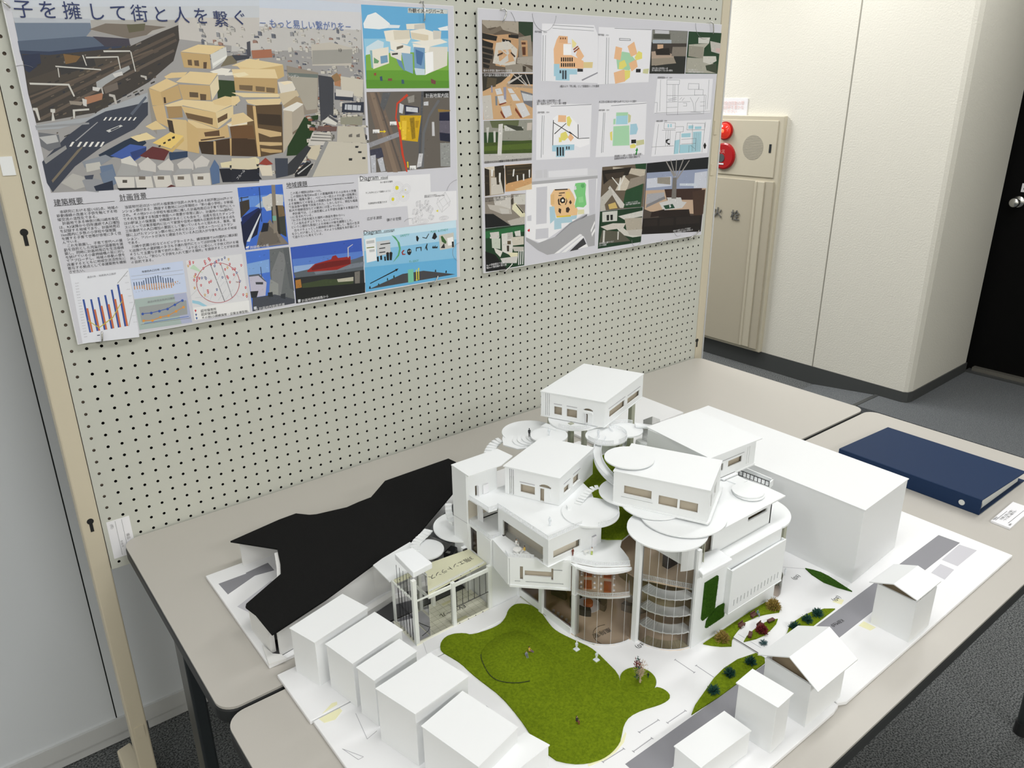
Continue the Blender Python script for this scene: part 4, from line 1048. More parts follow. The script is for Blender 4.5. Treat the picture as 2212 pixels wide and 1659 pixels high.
part_('plate_lift', 'white_board', lambda b: b.cyl(0.677, -0.7554, 0.034, 0.962, 0.965, 40))
# room E at the back right
E_ = [(0.8185, -0.6690), (0.8130, -0.8190), (0.9381, -0.8229), (0.9436, -0.6730)]
re = roof_room(E_, [(0.9570,-0.6690),(0.9449,-0.8300),(0.8055,-0.8226),(0.8211,-0.6635)], 0.8985, 0.950,
    {1: [(0.0255, 0.0365, 0.9120, 0.9265), (0.0495, 0.0880, 0.9138, 0.9262), (0.1015, 0.1024, 0.904, 0.9386), (0.1073, 0.1082, 0.904, 0.9386)], 0: [(0.05, 0.075, 0.905, 0.925)]})
on_face(E_[1], E_[2], 0.0280, 0.0925, 0.9308, 0.9316, 0.0006, 'window_head', 'pencil', re)
part_('room_edge', 'white_board', lambda b: b.prism([(0.812, -0.8200), (0.9395, -0.8240), (0.945, -0.672), (0.817, -0.668)], 0.8955, 0.8985), re)
# ---- right part of the building: side wall, recessed storey, flat roof
b = MB(); b.wall((0.6470, -0.9352), (0.8640, -0.9385), ZB, 0.8455, 0.003); sw = b.build('side_wall', 'white_board', lib)
b = MB(); b.wall((0.7050, -0.9150), (0.8628, -0.9150), 0.8425, 0.8912, 0.003, [(0.0915, 0.1450, 0.8722, 0.8800)]); b.wall((0.8628, -0.9150), (0.8628, -0.82), 0.8425, 0.8912, 0.003); b.build('upper_wall', 'white_board', lib)
part_('wall_lining', 'window_tan', lambda b: b.box(0.71, 0.858, -0.9, -0.898, 0.8425, 0.891))
part_('flat_roof', 'white_board', lambda b: b.prism([(0.8848,-0.9249),(0.8860,-0.9124),(0.8868,-0.8853),(0.8824,-0.8499),(0.878,-0.81),(0.70,-0.80),(0.70,-0.924),(0.7189,-0.9239)], 0.8915, 0.894))
disc(0.6495, -0.8684, 0.0635, 0.894, 'cylinder_roof', 0.0022, 48)
disc(0.6969, -0.8585, 0.0700, 0.8988, 'round_plate', 0.0022, 72)
disc(0.6841, -0.8080, 0.0548, 0.9022, 'round_plate', 0.0020, 56)
disc(0.6768, -0.7593, 0.0515, 0.9045, 'round_plate', 0.0022, 56)
for x, y in ((0.6562, -0.9275), (0.6600, -0.929), (0.6640, -0.9300)):
    part_('canopy_fin', 'column_olive', lambda b: b.box(x - 0.0006, x + 0.0006, y - 0.001, y + 0.001, 0.858, 0.892))
part_('drum_shade', 'white_board', lambda b: [b.prism([(p[0], p[1]), (q[0], q[1]), (q[0] + 0.0008, q[1] + 0.0008), (p[0] + 0.0008, p[1] + 0.0008)], 0.852, 0.8918) for pts in [[(x, y) for x, y, z in arc(0.659, -0.8675, 0.0625, 236, 262, 8, 0)]] for p, q in zip(pts[:-1], pts[1:])])
disc(0.8425, -0.8789, 0.0269, 0.9000, 'round_skylight', 0.0016, 44)
part_('skylight_curb', 'white_board', lambda b: b.cyl(0.8415, -0.8800, 0.0245, 0.894, 0.8984, 40))
part_('skylight_disc', 'white_board', lambda b: b.cyl(0.8400, -0.8830, 0.0262, 0.8962, 0.8972, 40))
part_('roof_hatch', 'white_board', lambda b: (b.prism([(0.8445,-0.8165),(0.8846,-0.8195),(0.8824,-0.8290),(0.8445,-0.8275)], 0.896, 0.8985), b.prism([(0.850,-0.829),(0.8794,-0.8305),(0.8774,-0.8531),(0.852,-0.853)], 0.894, 0.8962)))
# styrofoam canopy by the green wall
part_('foam_canopy', 'white_foam', lambda b: b.prism([(0.7173,-0.9177),(0.7108,-0.9507),(0.6412,-0.9483),(0.6614,-0.9022)], 0.8456, 0.8550), bevel=0.0018)
# side wing with the slit row
Wg = [(0.7200, -0.9360), (0.7190, -0.9472), (0.8670, -0.9472), (0.8670, -0.9386)]
sl = [(0.0125 + 0.00935 * k, 0.0146 + 0.00935 * k, 0.7538, 0.7660) for k in range(14)]
b = MB(); ring_walls(b, Wg, 0.7445, 0.8262, 0.002, {1: sl}, skip=(3,)); wg = b.build('side_wing', 'white_board', lib)
part_('wing_roof', 'white_board', lambda b: b.prism([(0.7215, -0.939), (0.7205, -0.9450), (0.8650, -0.9450), (0.8650, -0.939)], 0.8195, 0.8215), wg)
part_('wing_floor', 'white_board', lambda b: b.prism([(0.7200, -0.939), (0.7190, -0.9478), (0.8675, -0.9478), (0.8675, -0.939)], 0.7425, 0.7445), wg)
part_('slit_backing', 'pencil', lambda b: b.box(0.725, 0.863, -0.9440, -0.9432, 0.750, 0.770), wg)
part_('wing_upper_deck', 'white_board', lambda b: b.prism([(0.7215, -0.916), (0.7215, -0.9372), (0.8640, -0.9386), (0.8640, -0.916)], 0.8425, 0.8462))
# green wall panels
def green_panel(pts):
    b = MB()
    f = lambda p, y: (0.647 + p[0], y, p[1])
    n = len(pts)
    b.faces([f(p, -0.9355) for p in pts] + [f(p, -0.9385) for p in pts], [tuple(range(n)), tuple(range(n, 2 * n))[::-1]] + [(i, (i + 1) % n, n + (i + 1) % n, n + i) for i in range(n)])
    g = b.build('green_wall', 'turf_dark', lib)
    b = MB(); r = random.Random(n)
    us = [p[0] for p in pts]; zs = [p[1] for p in pts]
    for _ in range(5200):
        p = (r.uniform(min(us), max(us)), r.uniform(min(zs), max(zs)))
        if not inside(p, pts): continue
        x, y, z = f(p, -0.9383); a = r.uniform(0, 6.28)
        b.face([(x - .0003 * math.cos(a), y, z - .0003 * math.sin(a)), (x + .0003 * math.cos(a), y, z + .0003 * math.sin(a)), (x + r.uniform(-.001, .001), y - r.uniform(.0008, .002), z + r.uniform(-.001, .0014))])
    q = b.build('grass_blades', 'turf_blade_dark', g); q['kind'] = 'stuff'
green_panel([(0.0180, 0.8222), (0.0485, 0.8235), (0.0500, 0.8150), (0.0478, 0.7600), (0.0330, 0.7540), (0.0190, 0.7515), (0.0171, 0.7557)])
green_panel([(0.0297, 0.7320), (0.0310, 0.7436), (0.0375, 0.7522), (0.0480, 0.7580), (0.0590, 0.7602), (0.0753, 0.7593), (0.0764, 0.7440), (0.0744, 0.7330), (0.052, 0.7322)])
# round terrace on the right flank
b = MB(); b.prism([(0.862, -0.80)] + [(x, y) for x, y, z in arc(0.872, -0.8739, 0.0641, 60, -92, 30, 0)] + [(0.8640, -0.936)], 0.8425, 0.8458); b.build('side_terrace', 'white_board', lib)
part_('terrace_drum', 'white_board', lambda b: [b.prism([(p[0], p[1]), (q[0], q[1]), (q[0] - 0.001, q[1] + 0.001), (p[0] - 0.001, p[1] + 0.001)], 0.80, 0.8425) for pts in [[(x, y) for x, y, z in arc(0.866, -0.8739, 0.057, 40, -60, 20, 0)]] for p, q in zip(pts[:-1], pts[1:])])
part_('flank_column', 'column_olive', lambda b: b.box(0.893, 0.901, -0.926, -0.918, ZB, 0.8425))
part_('flank_wall', 'white_board', lambda b: b.box(0.8640, 0.898, -0.916, -0.913, 0.80, 0.8425))
curtain_glass('flank_glass', [(x, y) for x, y, z in arc(0.868, -0.914, 0.031, -92, 20, 10, 0)], ZB, 0.742)
part_('flank_floor', 'hall_floor_pink', lambda b: b.prism([(0.866, -0.914)] + [(x, y) for x, y, z in arc(0.868, -0.914, 0.030, -92, 20, 12, 0)], ZB, ZB + 0.0015))
# balcony with the black railing
part_('balcony', 'white_board', lambda b: (b.prism([(0.9432, -0.80), (0.9480, -0.8555), (0.9640, -0.8510), (0.9640, -0.79)], 0.8560, 0.8590), b.prism([(0.9480, -0.8555), (0.9640, -0.8510), (0.9635, -0.8485), (0.9482, -0.8530)], 0.8590, 0.8690), b.prism([(0.9615, -0.8500), (0.9640, -0.8510), (0.9640, -0.79), (0.9615, -0.79)], 0.8590, 0.8690)))
b = MB()
pa, pb = Vector((0.9440, -0.79, 0.8590)), Vector((0.9488, -0.8520, 0.8590))
for zz in (0.0, 0.0105): b.beam(pa + Vector((0, 0, zz)), pb + Vector((0, 0, zz)), 0.0009, 0.0012)
for k in range(9):
    c = pa + (pb - pa) * (k / 8); b.beam(c, c + Vector((0, 0, 0.0105)), 0.0010, 0.0010)
b.build('black_railing', 'black_line', lib)
# ---- round platforms and bridges between the rooms
disc(0.5923, -0.7534, 0.0475, 0.8935, 'disc_terrace', 0.0028)
railing(arc(0.5923, -0.7534, 0.0462, -118, 2, 22, 0.8935), 0.0072)
part_('bench_wedge', 'white_board', lambda b: b.prism([(0.5690, -0.7190), (0.5665, -0.7260), (0.5715, -0.7285)], 0.8935, 0.8995))
disc(0.7564, -0.6225, 0.0392, 0.9360, 'disc_terrace', 0.0028)
railing(arc(0.7564, -0.6225, 0.0382, 165, 245, 16, 0.9360), 0.0075)
railing(arc(0.7564, -0.6225, 0.0382, 262, 392, 22, 0.9360), 0.0075)
disc(0.8095, -0.6215, 0.0330, 0.9330, 'disc_terrace', 0.0028)
railing(arc(0.8095, -0.6215, 0.0322, 20, 175, 22, 0.9330), 0.0072)
part_('balcony_step', 'white_foam', lambda b: b.prism([(0.8290, -0.6280), (0.8370, -0.6180), (0.8560, -0.6480), (0.8470, -0.6560)], 0.9335, 0.9395), bevel=0.0015)
disc(0.8480, -0.6480, 0.0260, 0.9040, 'disc_terrace', 0.0024)
railing(arc(0.8480, -0.6480, 0.0254, 150, 300, 22, 0.9040), 0.0072)
part_('glass_lift', 'clear_sheet', lambda b: b.box(0.846, 0.872, -0.652, -0.632, ZL4, 0.9470))
part_('lift_post', 'black_line', lambda b: b.box(0.8440, 0.8452, -0.6530, -0.6518, ZL4, 0.931))
# bridge ring from the small terrace down to room D
b = MB()
oa = arc(0.7783, -0.7223, 0.1088, 110, 186, 26, 0.9345, 0.9060); ia = arc(0.7837, -0.7245, 0.1005, 112, 186, 26, 0.9345, 0.9060)
for k in range(26):
    p = [oa[k], oa[k + 1], ia[k + 1], ia[k]]
    b.faces([(x, y, z) for x, y, z in p] + [(x, y, z - 0.0024) for x, y, z in p], [(3, 2, 1, 0), (4, 5, 6, 7), (0, 1, 5, 4), (2, 3, 7, 6)])
b.build('curved_bridge', 'white_board', lib)
railing(oa, 0.0075); railing(ia, 0.0075)
disc(0.6825, -0.4856, 0.0542, 0.9180, 'disc_terrace', 0.0024)
disc(0.6776, -0.5501, 0.0351, 0.9350, 'disc_terrace', 0.0028)
disc(0.7576, -0.5349, 0.0525, 0.9410, 'disc_terrace', 0.0030)
railing(arc(0.7576, -0.5349, 0.0515, 190, 262, 16, 0.9410), 0.0072)
part_('step_plate', 'white_board', lambda b: b.prism([(0.690, -0.512), (0.705, -0.508), (0.716, -0.540), (0.7145, -0.562), (0.700, -0.545)], 0.9352, 0.9372))
part_('fan_landing', 'white_board', lambda b: b.prism([(0.6175, -0.4835), (0.6410, -0.4790), (0.652, -0.50), (0.657, -0.53), (0.630, -0.545), (0.6125, -0.5360), (0.6030, -0.5045)], 0.9185, 0.9205))
for k in range(4):
    disc(0.6470 + 0.0075 * k, -0.5200 - 0.0045 * k, 0.0262, 0.9222 + 0.0020 * k, 'fan_step', 0.0015, 40)
steps([(0.5735, -0.5005, 0.8990), (0.5775, -0.4930, 0.9010), (0.5835, -0.4860, 0.9030), (0.5890, -0.4810, 0.9050), (0.5955, -0.4765, 0.9070), (0.6020, -0.4730, 0.9090), (0.6090, -0.4705, 0.9110), (0.6160, -0.4700, 0.9130), (0.6230, -0.4710, 0.9150)], 0.0205)
part_('stair_landing', 'white_board', lambda b: b.prism([(0.6195,-0.4794),(0.6300,-0.4680),(0.6428,-0.4767),(0.6411,-0.4880),(0.6258,-0.5000)], 0.9150, 0.9170))
steps([(0.5920, -0.7225, 0.8950), (0.5985, -0.7200, 0.8962), (0.6055, -0.7175, 0.8976), (0.6125, -0.7150, 0.8990), (0.6200, -0.7125, 0.9002), (0.6280, -0.7105, 0.9014), (0.6360, -0.7098, 0.9026), (0.6430, -0.7108, 0.9036), (0.6490, -0.7145, 0.9045)], 0.0130, 0.0011, over=-0.12, riser=False)
# stair discs on the left, by the road deck
disc(0.4880, -0.5308, 0.0539, 0.8030, 'disc_terrace', 0.0030, 64, 90, 241)
disc(0.4019, -0.5404, 0.0318, 0.7920, 'disc_terrace', 0.0026)
steps([(0.3855, -0.5335, 0.7935), (0.3880, -0.5265, 0.7947), (0.3925, -0.5205, 0.7959), (0.3985, -0.5155, 0.7971), (0.4050, -0.5125, 0.7983), (0.4120, -0.5105, 0.7995), (0.4190, -0.5085, 0.8007), (0.4260, -0.5060, 0.8018), (0.4325, -0.5025, 0.8028)], 0.0165)
steps([(0.4640, -0.5400, 0.8250), (0.4625, -0.5330, 0.8295), (0.4635, -0.5260, 0.8340), (0.4660, -0.5195, 0.8385), (0.4695, -0.5135, 0.8430), (0.4740, -0.5080, 0.8475)], 0.0120, 0.004)
AP = [(0.3075, -0.5225), (0.33, -0.5145), (0.3935, -0.5000), (0.4010, -0.5344), (0.345, -0.578), (0.3060, -0.5810)]
part_('entrance_apron', 'white_board', lambda b: b.prism(AP, 0.7878, 0.7900))

# ================================================================ elevator hall at the left end
mat('hall_yellow', (0.66, 0.655, 0.47), 0.6)
mat('hall_floor', (0.90, 0.89, 0.76), 0.6)
mat('floor_line', (0.50, 0.50, 0.38), 0.6)
mat('frame_white', (0.80, 0.82, 0.78), 0.5)
hall = thing('elevator_hall', 'small model elevator hall with pale yellow roof, glass shaft and black bars', 'architectural model', (0.385, -0.615, ZB))
def ph(name, m, fn, parent=None, **kw):
    b = MB(); fn(b); return b.build(name, m, parent or hall, **kw)
ph('hall_floor', 'hall_floor', lambda b: b.prism([(0.3075, -0.580), (0.4605, -0.580), (0.4590, -0.6535), (0.3075, -0.6560)], ZB, 0.7090))
ph('floor_grid', 'floor_line', lambda b: ([b.box(x, x + 0.0004, -0.651, -0.583, 0.7090, 0.7092) for x in (0.345, 0.357, 0.369, 0.381, 0.393, 0.405, 0.417, 0.429, 0.441, 0.452)], [b.box(0.338, 0.458, y, y + 0.0004, 0.7090, 0.7092) for y in (-0.643, -0.633, -0.623, -0.613, -0.603, -0.593)]))
ph('yellow_mat', 'glue_yellow', lambda b: (b.box(0.392, 0.412, -0.6500, -0.6440, 0.7091, 0.7094), b.box(0.396, 0.416, -0.598, -0.592, 0.7091, 0.7094)))
ph('shaft_floor', 'print_pale', lambda b: b.box(0.3125, 0.335, -0.650, -0.586, 0.7091, 0.7096))
ph('entrance_step', 'base_white', lambda b: b.prism([(0.3200, -0.6545), (0.5157, -0.6560), (0.5155, -0.6615), (0.4624, -0.6885), (0.4590, -0.6915), (0.3900, -0.6890), (0.3700, -0.6690), (0.3500, -0.6690), (0.335, -0.682), (0.31, -0.682)], ZB, 0.7085))
roof_h = ph('hall_roof', 'hall_yellow', lambda b: b.prism([(0.3365,-0.6500),(0.4600,-0.6400),(0.4610,-0.5870),(0.3908,-0.5800),(0.3120,-0.5835),(0.3120,-0.592),(0.3365,-0.592)], 0.7885, 0.7915))
lettering('roof_text', '3階エントランス', (0.4505, -0.6085, 0.7917), (-1, -0.045, 0), (0.045, -1, 0), 0.0125, 'text_black', hall, squeeze=0.97)
lettering('floor_text', 'EVホール', (0.4265, -0.6180, 0.7094), (-1, 0.08, 0), (-0.08, -1, 0), 0.0125, 'text_black', hall)
for x, y, w, zt in ((0.3105, -0.6520, 0.0066, 0.8290), (0.3122, -0.5835, 0.0060, 0.7910), (0.3830, -0.6520, 0.0064, 0.7925), (0.4567, -0.6520, 0.0066, 0.7935), (0.3840, -0.5860, 0.0060, 0.7885), (0.4560, -0.5860, 0.0060, 0.7885)):
    ph('post', 'frame_white', lambda b: b.box(x - w / 2, x + w / 2, y - w / 2, y + w / 2, ZB, zt))
ph('roof_beam', 'frame_white', lambda b: b.box(0.3360, 0.4535, -0.6530, -0.6495, 0.7825, 0.7885))
ph('side_beam', 'frame_white', lambda b: b.box(0.3092, 0.3117, -0.6490, -0.5865, 0.7880, 0.7905))
ph('side_beam', 'frame_white', lambda b: b.box(0.3135, 0.3360, -0.6530, -0.6510, 0.7870, 0.7895))
ph('side_beam', 'frame_white', lambda b: b.box(0.3350, 0.3375, -0.6495, -0.592, 0.7830, 0.7885))
ph('foam_cap', 'white_foam', lambda b: b.prism([(0.3174,-0.5841),(0.3500,-0.5856),(0.3515,-0.6440),(0.3134,-0.6482)], 0.8290, 0.8400), bevel=0.0012)
ph('foam_knob', 'white_foam', lambda b: b.box(0.4505, 0.4590, -0.5840, -0.5770, 0.7885, 0.7955), bevel=0.0008)
ph('knob_tape', 'black_line', lambda b: b.box(0.4500, 0.4580, -0.5868, -0.5842, 0.7905, 0.7935))
for k, (s, s2) in enumerate(((0.0200, 0.0165), (0.0300, 0.0265), (0.0400, 0.0375), (0.0500, 0.0480), (0.0590, 0.0575))):
    ph('black_bar', 'black_line', lambda b: b.tube([(0.3090, -0.583 - s, 0.708), (0.3105, -0.583 - s2, 0.8295)], 0.0004, 5))
ph('bar_rail', 'black_line', lambda b: b.tube([(0.3088, -0.600, 0.7535), (0.3088, -0.644, 0.7535)], 0.0005, 5))
for k in range(6):
    x = 0.3890 + 0.0118 * k
    ph('black_bar', 'black_line', lambda b: b.tube([(x, -0.6528, 0.7425), (x + (0.0006 if k % 2 else 0), -0.6528, 0.7825)], 0.0005, 5))
ph('bar_rail', 'black_line', lambda b: b.tube([(0.3865, -0.6528, 0.7425), (0.4535, -0.6528, 0.7425)], 0.0006, 5))
for x, y in ((0.336, -0.6498), (0.345, -0.6470), (0.385, -0.6450), (0.405, -0.6440), (0.425, -0.6425), (0.443, -0.6410), (0.320, -0.5895)):
    ph('roof_dot', 'black_line', lambda b: b.cyl(x, y, 0.0008, 0.7915, 0.7919, 8))
for x in (0.392, 0.410, 0.425, 0.440): ph('floor_dot', 'black_line', lambda b: b.cyl(x, -0.6545, 0.0008, 0.7085, 0.7093, 8))
def gl(name, pts, z0, z1):
    b = MB()
    for p, q in zip(pts[:-1], pts[1:]): b.face([(p[0], p[1], z0), (q[0], q[1], z0), (q[0], q[1], z1), (p[0], p[1], z1)])
    return b.build(name, 'clear_sheet', hall)
gl('shaft_glass', [(0.3140, -0.6515), (0.3362, -0.6515), (0.3362, -0.588)], 0.709, 0.829)
gl('side_glass', [(0.3095, -0.6480), (0.3105, -0.5870)], 0.709, 0.787)
gl('front_glass', [(0.3385, -0.6515), (0.3795, -0.6515)], 0.709, 0.7825)
gl('front_glass', [(0.3865, -0.6515), (0.4530, -0.6515)], 0.709, 0.7825)
ph('handrail', 'black_line', lambda b: b.tube([(0.3115, -0.625, 0.741), (0.334, -0.6505, 0.728), (0.3362, -0.6515, 0.7280), (0.331, -0.654, 0.7235), (0.318, -0.656, 0.7215)], 0.0006, 6))
ph('yard_rail', 'rail_white', lambda b: (b.beam((0.3400, -0.6490, 0.7935), (0.4560, -0.6395, 0.7935), 0.0008, 0.0008), [b.beam((0.34 + 0.116 * k / 46, -0.649 + 0.0095 * k / 46, 0.7915), (0.34 + 0.116 * k / 46, -0.649 + 0.0095 * k / 46, 0.796), 0.0003, 0.0003) for k in range(47)], b.beam((0.3400, -0.6490, 0.796), (0.4560, -0.6395, 0.796), 0.0004, 0.0004)))
bx = thing('black_box_element', 'small black box standing between the road discs and the elevator hall', 'box', (0.444, -0.557, ZB))
mat('gloss_black', (0.006, 0.006, 0.007), 0.25)
b = MB(); b.prism([(0.4290,-0.5545),(0.4520,-0.5440),(0.4580,-0.5560),(0.4380,-0.5700)], ZB + 0.0012, 0.781); b.build('body', 'gloss_black', bx)
mat('screen_grey', (0.12, 0.12, 0.11), 0.3)
b = MB(); b.prism([(0.4315,-0.5575),(0.4370,-0.5545),(0.4400,-0.5610),(0.4352,-0.5640)], 0.781, 0.7815); b.build('label', 'screen_grey', bx)

